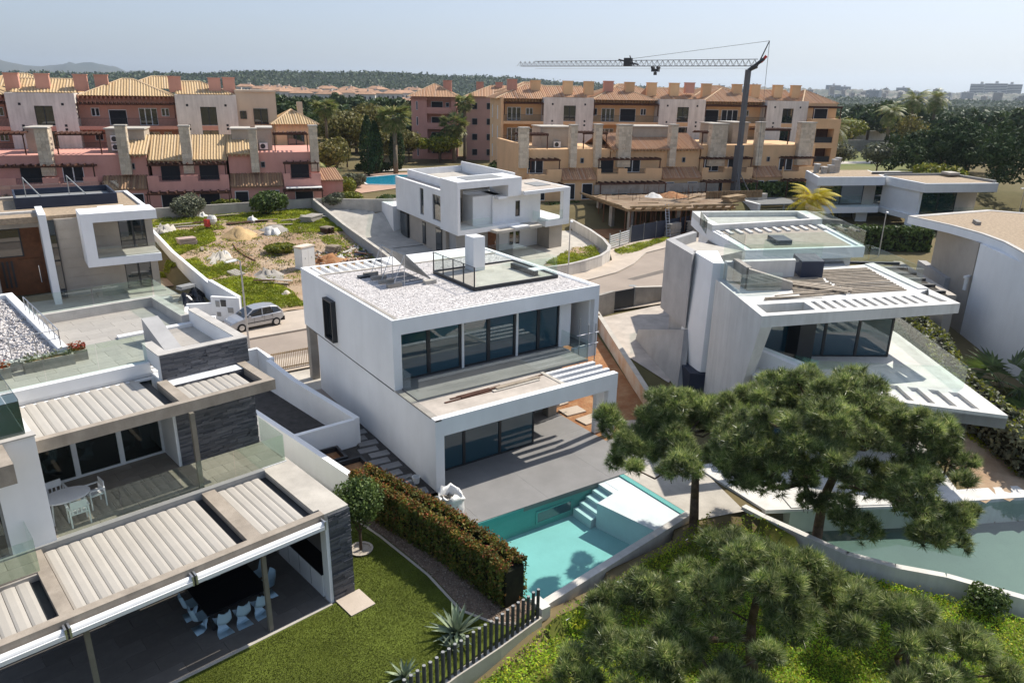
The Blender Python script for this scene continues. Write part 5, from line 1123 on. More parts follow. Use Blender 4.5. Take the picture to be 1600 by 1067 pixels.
g.obj('roof_trough', white_old, ah); pr('trough_floor', coping, FB, 6.955, 7.02)
A_, D_ = lerp(RS[4], RS[0], .56), lerp(RS[3], RS[2], .53); A2, D2 = lerp(RS[4], RS[0], .70), lerp(RS[3], RS[2], .66)
for i in range(12):
    t0, t1 = i/12+.02, (i+1)/12-.035; G().prism([lerp(A_, D_, t0), lerp(A_, D_, t1), lerp(A2, D2, t1), lerp(A2, D2, t0)], 6.951, 7.06).obj('roof_fin', white_old, ah)
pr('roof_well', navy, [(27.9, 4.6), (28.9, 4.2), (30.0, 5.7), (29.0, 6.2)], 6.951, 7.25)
for a, b in ((RS[4], RS[3]), (RS[3], RS[2]), (RS[4], (25.9, 6.8)), ((26.5, 9.2), RS[0]), ((29.2, 11.5), (38.6, 9.6))):
    d = Vector((b[0]-a[0], b[1]-a[1])); n = max(1, round(d.length/2.4))
    for j in range(n):
        p = lerp(a, b, j/n); bx('guard_pane', rail_glass, ah, .01, .1, 7.0, d.length/n-.01, .115, 8.0, loc=(p[0], p[1], 0), rz=math.atan2(d.y, d.x))
pr('rear_wall', white, [lerp(p, (32, 8), .12) for p in RS], -.1, 6.3)
# lower rear annex with dark beams
an = [(33.5, 1.0), (41, 9.8), (46, 6.2), (38.8, -1.6)]
for i in range(6):
    a = lerp(an[0], an[1], i/6+.03); b = lerp(an[3], an[2], i/6+.03); d = Vector((b[0]-a[0], b[1]-a[1])); bx('pergola_beam', alu_dark, ah, 0, 0, 3.5, d.length, .25, 3.7, loc=(a[0], a[1], 0), rz=math.atan2(d.y, d.x))
pr('annex_wall', beige_stone, [an[3], an[2], (46.5, 5.8), (39.2, -2.0)], 0, 3.5); pr('annex_floor', dark_tile, an, -.02, .04)
# ground floor: glass, posts, terrace, pool
G_L, G_R = (16.2, -4.5), (20.8, -9.0)
for i in range(2): gpanel(lerp(G_L, G_R, i/2), lerp(G_L, G_R, (i+1)/2), 0, 2.85)
gpanel(G_R, (25.5, -3.5), 0, 2.85); 
for p in ((20.9, -11.2), (24.8, -6.5)): bx('post', alu_dark, ah, -.12, -.12, 0, .12, .12, 2.95, loc=(p[0], p[1], 0))
pr('terrace', white_old, [(11.0, -4.5), (14.5, -3.0), (17, 1), (27.2, -2.6), (28.3, -3.2), (18.2, -13.1), (10.6, -8.7)], -.12, .05)
apool = thing('garden_pool', 'dark green garden pool with curved white wall at the right edge', 'pool')
G().quad(*[(x, y, -1.1) for x, y in AHPOOL]).obj('pool_floor', pool_dark, apool)
G().quad(*[(x, y, -.06) for x, y in AHPOOL]).obj('water', still_water, apool)
g = G(); wl_ = [(9.95, -8.0), (10.0, -9.0), (10.5, -12.35), (11.3, -13.8), (12.3, -15.1), (13.35, -17.25), (15.7, -21.2), (17, -23)]
for i in range(len(wl_)-1): 
    (x0, y0), (x1, y1) = wl_[i], wl_[i+1]; d = Vector((x1-x0, y1-y0)).normalized(); o = (d.y*.28, -d.x*.28)
    g.prism([(x0, y0), (x1, y1), (x1-o[0], y1-o[1]), (x0-o[0], y0-o[1])], -1.6, .08)
g.obj('pool_wall', white_old, apool)
g = G()
for a, b in (((11.6, -9.2), (17.6, -12.6)), ((17.6, -12.6), (21.2, -14.4)), ((21.2, -14.4), (25, -21.5))):
    d = Vector((b[0]-a[0], b[1]-a[1])).normalized(); n_ = (-d.y*.9, d.x*.9); g.prism([a, b, (b[0]+n_[0], b[1]+n_[1]), (a[0]+n_[0], a[1]+n_[1])], -1.3, .09)
g.obj('pool_edge', white_old, apool)
draped('side_garden', [(18.9, -13.2), (28.3, -3.4), (34.2, -5.2), (25.8, -12.6), (24.5, -16)], .06, dirt, .5, .03)
wall_run('garden_wall', 'pale garden wall below the hedge right of the angular house', [(36, -3.2), (31.2, -6.6), (26.6, -10.6), (23.6, -14.4)], .8, .25, concrete_lt)

# ------------------------------------------------------------------ white house with curved roof at the right edge
rw = thing('curved_house', 'white house with curved overhanging roof and beige gravel at the right edge', 'house')
def rpz(n, m, poly, z0, z1): return G().prism(poly, z0, z1).obj(n, m, rw)
RO = [(46.4, 5.9), (44.9, 1.9), (43.2, -1.0), (41.2, -3.3), (38.9, -5.2), (36.2, -7.2), (33.2, -10.5), (40, -20), (60, -5), (56, 4.2)]
cen = (47, -5); rpz('roof_slab', white, RO, 6.6, 7.15)
g = G(); i_ = [lerp(p, cen, .055) for p in RO]
for i in range(len(RO)):
    j = (i+1) % len(RO); g.prism([RO[i], RO[j], i_[j], i_[i]], 7.151, 7.22)
g.obj('roof_rim', coping, rw); rpz('roof_gravel', beige_gravel, [lerp(p, cen, .06) for p in RO], 7.151, 7.19)
rpz('skylight_kerb', alu_grey, [(44.5, -5.0), (47.5, -2.0), (49.5, -4.4), (46.4, -7.4)], 7.19, 7.5); rpz('skylight', rail_glass, [(44.8, -5.0), (47.5, -2.3), (49.2, -4.4), (46.4, -7.1)], 7.51, 7.53); rpz('skylight_base', alu_white, [(44.8, -5.0), (47.5, -2.3), (49.2, -4.4), (46.4, -7.1)], 7.501, 7.508)
rpz('side_wall', white, [(42.7, -1.3), (35.4, -8.5), (36.6, -12), (44, -4)], -.1, 6.6); rpz('side_wall', beige_stone, [(48.7, 4.5), (42.75, -1.2), (44.2, -3), (50.5, 3)], -.1, 6.6)
rpz('gallery_wall', grey_wall, [(50, 5.5), (45.5, 1.2), (45.2, 1.6), (49.6, 6.0)], 0, 3.2)
t = thing('wall_bracket', 'small white camera bracket on the corner of the curved house', 'lamp', (42.5, -1.0, 3.6)); bx('arm', alu_white, t, -.3, -.1, .5, .4, .1, .65); bx('plate', alu_white, t, -.05, -.1, -.4, .15, .1, .5)
bx('roof_brick', concrete, None, -.7, -.15, 0, .7, .15, .25, loc=(47.4, 1.2, 7.19), rz=R(35), label='loose concrete block on the gravel of the curved roof', cat='block')

# ------------------------------------------------------------------ modern house behind on the right
BMP = (75.0, 32.8, 0)
bm = thing('modern_villa', 'modern white villa with green glass and beige gravel roofs behind the angular house', 'house', BMP, -24)
def bp(n, m, *b): return bx(n, m, bm, *b)
def framewin(x0, x1, y, z0, z1, n=2, mat=bm_glass, parent=bm, fr=alu_dark):
    q = G(); mul = [x0+(x1-x0)*i/n for i in range(n+1)]
    holes = [(mul[i]+.08, z0+.08, mul[i+1]-.04, z1-.08) for i in range(n)]
    q.wall('x', [x0, x1], [z0, z1], holes, y-.08, y+.08); f = q.obj('window', fr, parent)
    for h in holes: bx('pane', mat, f, h[0], y-.01, h[1], h[2], y+.01, h[3])
# left wing
bp('roof_slab', white, 0, -.0, 5.3, 9.9, 8.5, 6.1); bp('roof_gravel', beige_gravel, .3, .3, 6.1, 9.6, 8.4, 6.13); bp('side_wall', white, .3, 1.0, 0, .7, 8.4, 5.3); bp('rear_wall', white, .7, 8.1, 0, 20, 8.4, 5.3)
framewin(.7, 7.4, 1.6, 2.9, 5.3, 2); bp('pier', beige_stone, 7.4, 1.5, 2.9, 9.2, 2.2, 5.3); bp('floor_slab', white, -.6, -.4, 2.2, 9.3, 8, 2.88)
bp('balcony_pane', rail_glass, .2, -.3, 2.88, 4.7, -.285, 3.7); bp('balcony_pane', rail_glass, 4.75, -.3, 2.88, 9.2, -.285, 3.7)
framewin(2.2, 6.6, 2.5, 0, 2.2, 2); bp('pier', white, 6.7, 1.0, 0, 8.4, 3, 2.2)
# middle
framewin(9.3, 14.6, 2.6, 2.9, 5.3, 2); bp('roof_slab', coping, 9.9, 1.4, 5.5, 15, 8.4, 6.0); bp('floor_slab', white, 9.3, 1.6, 2.3, 15, 8, 2.8); framewin(9, 14.6, 2.8, 0, 2.3, 2)
bp('roof_beam', alu_dark, 8.8, 3.0, 6.13, 15, 3.4, 6.4)
# right wing
bp('roof_slab', white, 9.9, -7.4, 5.3, 20.4, 1.39, 6.1); bp('roof_gravel', beige_gravel, 10.3, -7.0, 6.1, 20, 1.3, 6.13); bp('roof_edge', alu_grey, 20.0, -7, 6.13, 20.38, 1.3, 6.4); bp('roof_edge', alu_grey, 10, 1.1, 6.13, 20, 1.38, 6.4)
bp('side_wall', white, 10.2, -6.4, 2.3, 10.6, 1.5, 5.3); framewin(11.0, 16.2, -5.6, 2.9, 5.2, 2); bp('pier', beige_stone, 16.2, -5.6, 2.9, 18.2, -5.0, 5.3); bp('side_wall', beige_stone, 18.2, -5.0, 2.3, 19.8, 1, 5.3)
bp('floor_slab', white, 9.8, -7.6, 2.1, 20.4, 1, 2.7); bp('balcony_pane', rail_glass, 10, -7.5, 2.7, 15, -7.485, 3.7); bp('balcony_pane', rail_glass, 15.1, -7.5, 2.7, 20.2, -7.485, 3.7); bp('pier', white, 9.9, -6.8, 0, 11, -5, 2.1); framewin(11.2, 16, -5.2, 0, 2.1, 2)
bp('chimney_cap', concrete_lt, 18.6, -1, 6.4, 20.2, 1, 6.7)
for i, (x, y, h) in enumerate([(2.8, 5, 1.1), (3.4, 4.2, .8), (4.0, 5.2, .7), (4.6, 4.6, 1.0), (5.4, 5.0, 1.7), (6.0, 5.2, 1.9)]):
    p = Matrix.Rotation(R(-24), 4, 'Z') @ Vector((x, y, 0)); t = thing('roof_vent', ['white roof vent at the left end of the cluster on the modern villa','lower white roof vent second from the left on the modern villa','shortest white roof vent in the middle of the modern villa cluster','white roof vent fourth from the left on the modern villa','tall white roof vent beside the tallest one on the modern villa','tallest white roof vent at the right end of the modern villa cluster'][i], 'roof vent', (p.x+BMP[0], p.y+BMP[1], 6.13), -15, 'white vents on the modern villa roof')
    bx('housing', concrete_lt, t, -.28, -.28, 0, .28, .28, h); bx('cap', white_old, t, -.34, -.34, h, .34, .34, h+.12)
    for k_ in range(3): bx('slot', alu_grey, t, -.2, -.285, .2+k_*.2, .2, -.281, .28+k_*.2)
for c_ in bm.children_recursive:   # storey heights, and a left side that runs back at a slant
    for v_ in c_.data.vertices: v_.co.z = np.interp(v_.co.z, [0, 2.2, 2.85, 5.3, 6.1, 8], [-.3, 1.45, 2.2, 5.0, 6.1, 8]); v_.co.x += .4*max(0, v_.co.y)
# grey slatted car port next to it
cp = thing('car_port', 'low white car port with grey slatted roof beside the modern villa', 'car port', (69.5, 37.5, 0), -20)
bx('side_wall', white, cp, 0, 0, 0, .4, 6, 2.4)
for i in range(12): bx('slat', alu_grey, cp, .4, .1+i*.5, 2.2, 7.5, .45+i*.5, 2.35)
for x in (4, 7.3): bx('post', alu_grey, cp, x, .1, 0, x+.15, .25, 2.2)

# ------------------------------------------------------------------ villas and apartment blocks behind
WC = {}
def win(parent, x, y, z, w, h, fr=alu_white, pane=shutter_m, n=1, sill=True):
    """window on a wall facing -y: lower left corner x,z; frame stands proud, pane set back inside it"""
    key = (round(w, 2), round(h, 2), fr.name, pane.name, n)
    if key not in WC:
        q = G(); t = .07; xs_ = [w*i/n for i in range(n+1)]; holes = [(xs_[i]+t, t, xs_[i+1]-t*.6, h-t) for i in range(n)]
        q.wall('x', [0, w], [0, h], holes, -.06, .05)
        p = G()
        for a in holes: p.quad((a[0], -.012, a[1]), (a[2], -.012, a[1]), (a[2], -.012, a[3]), (a[0], -.012, a[3]))
        WC[key] = (q.mesh('window', fr), p.mesh('pane', pane))
    m, pm = WC[key]
    o = bpy.data.objects.new('window', m); COL.objects.link(o); o.parent = parent; o.location = (x, y, z)
    c = bpy.data.objects.new('pane', pm); COL.objects.link(c); c.parent = o
    return o
def slope_tiles(g, A, B, Cc, Dd, pitch=.3, r=.09):
    """barrel tile courses from the eave A-B up to the ridge D-C"""
    A, B, Cc, Dd = map(Vector, (A, B, Cc, Dd)); ab = B-A; L = ab.length; e = ab/L
    td = (Dd-A).dot(e)/L; tc = (Cc-A).dot(e)/L; up = (Dd-A)-e*(Dd-A).dot(e); n = e.cross(up).normalized()
    if n.z < 0: n = -n
    k = max(3, int(L/pitch))
    for i in range(k):
        t = (i+.5)/k; f = min(1, t/td if t < td and td > 1e-6 else 1, (1-t)/(1-tc) if t > tc and tc < 1-1e-6 else 1)
        if f < .03: continue
        p = A+ab*t; q = p+up*f; w = e*(L/k*.36); h = n*r; m = len(g.v)
        a = [p-w+n*.01, p+h, p+w+n*.01, q-w+n*.01, q+h, q+w+n*.01]; g.v += [tuple(v) for v in a]
        g.f += [(m, m+1, m+4, m+3), (m+1, m+2, m+5, m+4), (m, m+2, m+1)]
def hip_roof(parent, x0, x1, y0, y1, ze, zr, mat, hipl=True, hipr=True, base=None, th=.18):
    d = (y1-y0)/2; a = x0+(d if hipl else 0); b = x1-(d if hipr else 0)
    if a > b: a = b = (x0+x1)/2
    ym = (y0+y1)/2
    P = dict(a=(x0, y0, ze), b=(x1, y0, ze), c=(x1, y1, ze), d=(x0, y1, ze), l=(a, ym, zr), r=(b, ym, zr))
    g = G(); g.quad(P['a'], P['b'], P['r'], P['l']); g.quad(P['c'], P['d'], P['l'], P['r'])
    g.quad(P['b'], P['c'], P['r']); g.quad(P['d'], P['a'], P['l']); g.quad(P['d'], P['c'], P['b'], P['a'])
    o = g.obj('roof', base or mat, parent)
    q = G(); slope_tiles(q, P['a'], P['b'], P['r'], P['l'], .32); 
    if hipr: slope_tiles(q, P['b'], P['c'], P['r'], P['r'], .32)
    if hipl: slope_tiles(q, P['d'], P['a'], P['l'], P['l'], .32)
    q.obj('tile_courses', mat, o, kind='stuff')
    rg = G(); rg.tube(P['l'], P['r'], .13, 6)
    for s, t in (('a', 'l'), ('d', 'l')) if hipl else (): rg.tube(P[s], P[t], .12, 6)
    for s, t in (('b', 'r'), ('c', 'r')) if hipr else (): rg.tube(P[s], P[t], .12, 6)
    rg.obj('ridge_tiles', ridge_m, o); return o
ridge_m = surf('pale_ridge_tile', (0.62, 0.45, 0.28), 0.9, 0.12, 1, 0.1, 8)
def lean_roof(parent, x0, x1, y0, y1, z0, z1, mat, pitch=.3):
    g = G(); g.hexa([(x0, y0, z0-.12), (x1, y0, z0-.12), (x1, y1, z1-.12), (x0, y1, z1-.12), (x0, y0, z0), (x1, y0, z0), (x1, y1, z1), (x0, y1, z1)])
    o = g.obj('lean_to_roof', mat, parent); q = G(); slope_tiles(q, (x0, y0, z0), (x1, y0, z0), (x1, y1, z1), (x0, y1, z1), pitch, .1); q.obj('tile_courses', mat, o, kind='stuff'); return o
def pergola(parent, x0, x1, y0, y1, z, n, post=None, mat=dark_wood, ends=.5):
    q = G(); q.box(x0, y0-.0, z-.16, x1, y0+.14, z); q.box(x0, y1-.14, z-.16, x1, y1, z); q.obj('pergola_rail', mat, parent)
    b = None
    for i in range(n):
        x = x0+(x1-x0)*(i+.5)/n
        if b is None: b = G().box(-.06, y0-ends, 0, .06, y1+.1, .16).obj('pergola_beam', mat, parent, loc=(x, 0, z+.002))
        else: inst(b, parent, (x, 0, z+.002))
    if post is not None:
        for x in (x0+.1, x1-.22): bx('pergola_post', mat, parent, x, y0+.005, post, x+.12, y0+.125, z-.16)
def rubble_pillar(parent, x0, x1, y0, y1, z0, z1, name='chimney'):
    g = G(); rr = random.Random(int(x0*7+z1*3)); z = z0; g.box(x0+.04, y0+.04, z0, x1-.04, y1-.04, z1)
    while z < z1-.05:
        h = min(rr.uniform(.28, .5), z1-z); 
        x = x0
        while x < x1-.05:
            w = min(rr.uniform(.3, .6), x1-x); g.box(x+.01, y0-rr.uniform(0, .03), z+.01, x+w-.01, y0+.2, z+h-.01); x += w
        y = y0+.2
        while y < y1-.05:
            w = min(rr.uniform(.3, .6), y1-y); d = rr.uniform(0, .03); g.box(x0-d, y+.01, z+.01, x0+.2, y+w-.01, z+h-.01); g.box(x1-.2, y+.01, z+.01, x1+d, y+w-.01, z+h-.01); y += w
        z += h
    o = g.obj(name, chimney_stone, parent); bx('cap', concrete_lt, o, x0-.08, y0-.1, z1+.002, x1+.08, y1+.08, z1+.14); return o
def aircon(parent, x, y, z):
    o = bx('air_conditioner', alu_white, parent, x, y, z, x+.95, y+.4, z+.75); G().tube((x+.38, y-.02, z+.38), (x+.38, y-.004, z+.38), .29, 14).obj('fan', alu_dark, o); return o

def villa_row(T, wallm, roofm, bays, low_roofs, tile_roofs, pillars, blocks, terr_perg, top_walls, x0, x1, gz=2.3, depth=13):
    for a, b, z in top_walls: bx('wall', wallm, T, a, 1.6, 0, b, depth, z)
    for k, (a, b, wins, doors) in enumerate(bays):
        # ground floor wall with dark openings, first floor terrace behind a notched parapet
        g = G(); g.wall('x', [a, b], [0, 5.72], [(d[0], gz+.05, d[1], gz+2.1) for d in doors], 0, .3); 
        hol = [(w[0]-.15, 5.72, w[1]+.15, 6.4) for w in wins]
        g.wall('x', [a, b], [5.721, 6.28], hol, 0, .25); g.box(a, .3, 5.4, b, 1.6, 5.7); g.box(a, .31, 0, a+.25, 1.6, 5.4); g.box(b-.25, .31, 0, b, 1.6, 5.4); g.obj('wall', wallm, T)
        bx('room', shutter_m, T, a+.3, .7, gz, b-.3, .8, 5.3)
        for d in doors: win(T, d[0], .12, gz+.05, d[1]-d[0], 2.05, alu_white if d[2] else alu_dark, shutter_m, 1 if d[1]-d[0] < 2.4 else 2)
        for w in wins:
            win(T, w[0], 1.56, 5.75, w[1]-w[0], 1.75, alu_white if w[2] else alu_dark, shutter_m, 2 if w[2] else 1)
            q = G()
            for i in range(int((w[1]-w[0]+.3)/.15)): q.box(w[0]-.15+i*.15, .06, 5.72, w[0]-.13+i*.15, .08, 6.3)
            q.box(w[0]-.15, .05, 6.3, w[1]+.15, .09, 6.34); q.obj('railing', alu_dark, T)
        pergola(T, a+.1, b-.1, .2, 1.55, 7.62, max(4, int((b-a)/.75)), 6.28)
        pergola(T, a-.2, b+.1, -1.6, -.05, 4.62, max(4, int((b-a)/.8)), gz, ends=.3)
    for a, b in low_roofs:
        lean_roof(T, a, b, -.3, 1.6, 5.05, 6.35, dark_tiles if wallm is pink else roofm); bx('wall', wallm, T, a, .1, 0, b, .4, 4.9)
        m = (a+b)/2
        win(T, a+.4, .06, gz+.1, 1.5, 2.1, alu_white); 
        if b-a > 4: win(T, b-2.0, .06, gz+.1, 1.5, 2.1, alu_white)
        win(T, m+.6, 1.55, 7.0, .5, .7, alu_grey)
    for a, b, ze, zr in tile_roofs:
        lean_roof(T, a, b, .9, 6.0, ze, zr, roofm, .3); 
        q = G(); q.hexa([(a, 6.0, zr), (b, 6.0, zr), (b, 12, zr-2), (a, 12, zr-2), (a, 6.0, zr+.05), (b, 6.0, zr+.05), (b, 12, zr-1.95), (a, 12, zr-1.95)]); q.obj('roof', roofm, T)
        bx('wall', wallm, T, a+.2, 1.61, 5, b-.2, 12, ze-.02)
        q = G()
        for i in range(int((b-a)/.5)): q.box(a+i*.5, 1.1, ze-.34, a+i*.5+.16, 1.6, ze-.16)
        q.obj('corbels', ridge_m, T)
    for a, b, z in pillars: rubble_pillar(T, a, b, .9, 2.0, 6.5, z)
    for a, b, z in blocks: bx('roof_room', chimney_base, T, a, 4.6, 8.0, b, 9, z); bx('roof_slab', concrete_lt, T, a-.15, 4.4, z+.002, b+.15, 9.2, z+.15)
    for a, b, z in terr_perg: pergola(T, a, b, 2.2, 5.0, z, max(4, int((b-a)/.5)), 8.6)
chimney_base = surf('roof_room_render', (0.42, 0.36, 0.29), 0.9, 0.1, .8, 0.2, 6)
pv = thing('salmon_villas', 'row of salmon pink terraced villas with straw tiled roofs and dark pergolas', 'villas', (19, 62.4, 0), -16.5)
villa_row(pv, pink, tile_yellow,
    [(-19.2, -10.6, [(-17.85, -15.87, 0), (-13.76, -11.7, 0)], [(-18.05, -15.95, 1), (-13.95, -11.75, 1)]), (-4.5, -.2, [(-3.55, -1.45, 0)], [(-3.33, -1.2, 1)]), (-34.2, -24.2, [(-31.85, -29.68, 0), (-27.8, -25.75, 1)], [(-31.5, -29.5, 1), (-28, -26, 1)]), (-46, -38, [(-44, -42, 0)], [(-44, -42, 1)])],
    [(-10.5, -4.6), (-23.9, -19.3), (-38, -34.3)], [(-21.9, -19.01, 8.7, 10.5), (-19, -10.6, 8.05, 10.5), (-10.59, -7.4, 8.7, 10.5), (-45, -38, 8.05, 10.5)],
    [(-15.4, -14.3, 11.7), (-1.15, -.2, 11.75), (-29.7, -28.4, 11.5), (-21.9, -20.8, 11.75), (-8.0, -7.1, 11.4), (-41, -40, 11.6)],
    [(-23.5, -19.5, 11.2), (-7.1, -5.4, 11.3), (-31.5, -29.9, 11.3), (-10, -8, 11.2)], [(-28.2, -23.6, 10.85), (-5.3, -1.2, 10.85), (-36, -31, 10.9)], [(-46, -19.3, 8.65), (-10.5, -.21, 8.75)], -46, 0)
aircon(pv, -6.9, 4.1, 8.9); aircon(pv, -23, 4.1, 8.9); aircon(pv, -23, 4.1, 9.8)
bx('awning', white_old, pv, -4.3, -1.5, 4.82, -.2, -.1, 4.9)
bx('wall', pink, pv, -.19, 1.6, 0, 2.5, 12, 5.4); lean_roof(pv, -.2, 2.6, 1.2, 12, 5.4, 5.8, dark_tiles)
hr = thing('ochre_hut', 'small ochre house with hipped straw tiled roof behind the salmon villas', 'house', (6.7, 79.1, 0), -12)
bx('wall', ochre_lt, hr, 11.9, .5, 0, 17.0, 7, 11.4); hip_roof(hr, 11.3, 17.5, .0, 7.5, 11.4, 13.2, tile_yellow); bx('chimney', beige_apt, hr, 15.2, 3, 12.4, 15.9, 3.7, 14.2); win(hr, 13.3, .46, 8.5, 2.2, 1.9, alu_dark, win_glass, 2); win(hr, 13.3, .46, 5.2, 2.2, 1.9, alu_dark, win_glass, 2)
q = G()
for i in range(10): q.box(12+i*.5, .3, 10.9, 12.16+i*.5, .5, 11.2)
q.obj('corbels', ridge_m, hr)

ov = thing('ochre_villas', 'row of ochre terraced villas with orange tiled roofs behind the construction site', 'villas', (43.3, 55.0, 0), -19.5)
villa_row(ov, ochre, tile_orange,
    [(.96, 5.43, [(1.12, 3.3, 1)], [(1.3, 3.2, 1)]), (10.5, 20.0, [(11.17, 13.38, 0), (15.0, 17.36, 1)], [(12.71, 15.03, 1), (17.2, 19.1, 1)]), (26.2, 34.2, [(27.3, 29.5, 1), (31, 33, 1)], [(27.1, 29.6, 1), (31.4, 33.2, 1)]), (39.1, 44.5, [(39.4, 41.6, 1)], [(39.6, 41.6, 1)])],
    [(5.5, 10.4), (20.1, 26.1), (34.3, 39.0)], [(12.8, 26.6, 8.9, 10.7)],
    [(-.1, 1.1, 11.55), (13.7, 15.6, 11.95), (27.6, 30.1, 12.15), (41.9, 44.3, 12.4), (6.9, 7.8, 11.9), (10.4, 11.3, 12.0), (21.4, 22.4, 12.0), (35, 36, 12.4)],
    [(3.9, 8.3, 11.5), (17.5, 23, 11.6), (33.1, 35.6, 12.2), (30.2, 32, 12)], [(.2, 4.2, 10.7), (9, 12.6, 10.9), (36, 41, 11.4), (26.8, 29.6, 11)], [(.3, 12.79, 8.85), (26.61, 45.2, 9.35)], 0, 45)
aircon(ov, 5.6, 4.1, 8.9); bx('wall', ochre, ov, -.2, 1.6, 0, .29, 13, 9.6); bx('wall', ochre, ov, 20.2, 1.59, 0, 26.2, 12, 8.7)
q = G(); q.box(-2.5, -1.2, 4.0, .9, .5, 4.08); q.obj('awning', dark_wood, ov); 

def apt_block(T, wallm, roofm, whites, bays, y_in, zt, floors, ridge, depth=11, railm=alu_dark):
    for k, (a, b) in enumerate(whites):
        hol = []
        c = (a+b)/2+.15
        for f in floors: hol.append((c-.95, f+.2, c+.95, f+2.45))
        small = []
        for f in floors:
            for sx in (a+1.2, b-1.5): small += [(sx, f+.05, sx+.28, f+.33), (sx, f+2.5, sx+.28, f+2.78)]
        g = G(); g.wall('x', [a, b], [0, zt], hol, 0, .35); g.box(a, .351, 0, a+.3, depth, zt); g.box(b-.3, .351, 0, b, depth, zt); g.box(a+.3, .351, zt-.3, b-.3, depth, zt-.05); g.obj('white_bay', block_white, T)
        q = G()
        for s in small: q.box(s[0], -.01, s[1], s[2], .0, s[3])
        q.obj('vent_holes', shutter_m, T)
        for h in hol:
            win(T, h[0], .22, h[1], h[2]-h[0], h[3]-h[1], alu_dark, win_glass, 2); bx('sill_panel', wallm, T, h[0], -.02, h[1]-.62, h[2], -.002, h[1]-.05)
    for k, (a, b, spec) in enumerate(bays):
        bx('wall', wallm, T, a, y_in, 0, b, y_in+.3, zt-.3); bx('wall', wallm, T, a, y_in+.31, 0, b, depth, zt-.35)
        for f in floors:
            bx('balcony_slab', wallm, T, a, .15, f-.32, b, y_in, f); bx('balcony_beam', wallm, T, a, .05, f-.3, b, .149, f+.12)
            q = G(); q.box(a, .06, f+1.02, b, .1, f+1.06)
            for i in range(int((b-a)/.14)): q.box(a+i*.14, .07, f+.12, a+i*.14+.02, .09, f+1.02)
            q.obj('railing', railm, T)
            for x, w, h, z, n, kind in spec: win(T, a+x, y_in-.04, f+z, w, h, alu_white, shutter_m if kind else win_glass, n)
        pergola(T, a, b, .1, y_in, floors[-1]+2.75, int((b-a)/.45), floors[-1]+1.06, ends=.15)
        q = G()
        for i in range(int((b-a)/.5)): q.box(a+.1+i*.5, y_in-.65, zt-.62, a+.3+i*.5, y_in-.001, zt-.32)
        q.obj('corbels', ridge_m if wallm is ochre else wallm, T); bx('cornice', wallm, T, a, y_in-.4, zt-.3, b, y_in+.3, zt-.28+.12)
def roofline(T, segs, roofm, zt, zr, y0=-.1, y1=11):
    for a, b, hl, hr_ in segs: hip_roof(T, a, b, y0, y1, zt, zr, roofm, hl, hr_)
def chim(T, xs_, z0, z1, mat, y=4.0, w=1.5):
    for x in xs_: c = bx('chimney', mat, T, x, y, z0, x+w, y+.8, z1); bx('cap', mat, c, x-.07, y-.07, z1+.002, x+w+.07, y+.87, z1+.12)
pa = thing('pink_apartments', 'long pink apartment block with white bays and straw tiled hip roofs behind the salmon villas', 'apartments', (6.7, 79.1, 0), -12)
fl = [2.4, 5.3, 8.2, 11.1]
apt_block(pa, pink_dk, tile_yellow, [(-18.1, -11.0), (0, 7.25), (-36, -29)], [(-11.0, 0, [(1.3, .9, 1.0, 1.2, 2, 1), (3.2, 2.0, 1.9, .1, 1, 1), (6.6, 2.1, 2.1, .1, 3, 0), (9.2, .9, 1.0, 1.2, 2, 0)]), (-29, -18.1, [(1.3, .9, 1.0, 1.2, 2, 1), (3.2, 2.0, 1.9, .1, 1, 1), (6.6, 2.1, 2.1, .1, 3, 0), (9.2, .9, 1.0, 1.2, 2, 0)])], 2.2, 15.0, fl, 16.4)
bx('wall', beige_apt, pa, 7.3, 2.5, 0, 12.4, 11, 15.4); bx('roof_band', beige_apt, pa, 7.26, 2.3, 15.4, 12.5, 11, 15.65)
for f in fl: win(pa, 9.4, 2.44, f+.2, 1.8, 2.0, alu_dark, win_glass, 2); win(pa, 7.7, 2.44, f+.9, .8, 1.0, alu_dark, win_glass, 2)
roofline(pa, [(-10.7, -.1, True, True), (-29, -18.2, True, True)], tile_yellow, 14.75, 16.75, 1.2, 10.5); roofline(pa, [(-18.0, -11.1, False, False), (.1, 7.2, False, True), (-36, -29.1, True, False)], tile_yellow, 15.02, 16.6, 3.0, 10.9)
roofline(pa, [(-24, -14, True, True), (-7, 3, True, True)], tile_yellow, 15.6, 17.2, 12, 20)
chim(pa, [-11.3, -.6, -18.6, 6.0, -15.4, -9], 15.2, 17.1, pink_dk); chim(pa, [4.2, -24, -28.5], 15.2, 17.0, pink_dk)
oa = thing('ochre_apartments', 'long ochre apartment block with white bays and orange hip roofs behind the ochre villas', 'apartments', (51, 71.5, 0), -25)
fl2 = [2.5, 5.55, 8.6, 11.65]
apt_block(oa, ochre, tile_orange, [(6.5, 14.3), (24.9, 32.5), (43.0, 50.1)], [(14.3, 24.9, [(.4, .8, 1.1, 1.0, 1, 1), (1.9, 2.1, 2.0, .1, 3, 0), (4.9, 2.6, 2.0, .1, 1, 1), (8.3, .9, 1.0, 1.1, 2, 1)]), (32.5, 43.0, [(1.0, 2.3, 2.0, .1, 1, 1), (3.8, 2.8, 2.0, .1, 3, 1), (7.6, .9, 1.0, 1.1, 2, 0)]), (.3, 6.5, [(.9, 2.1, 2.0, .1, 3, 0), (3.8, 1.1, 1.0, 1.0, 2, 0)])], 2.2, 15.25, fl2, 17)
g = G(); g.box(-.1, .06, 0, .28, 12, 15.2); g.box(.281, 2.6, 0, 6.4, 12, 15.2); g.obj('wall', ochre, oa)
for f in fl2: 
    for y in (3.0, 8.5): q = bx('slit_window', alu_white, oa, -.16, y, f+.3, -.101, y+.5, f+2.3); 
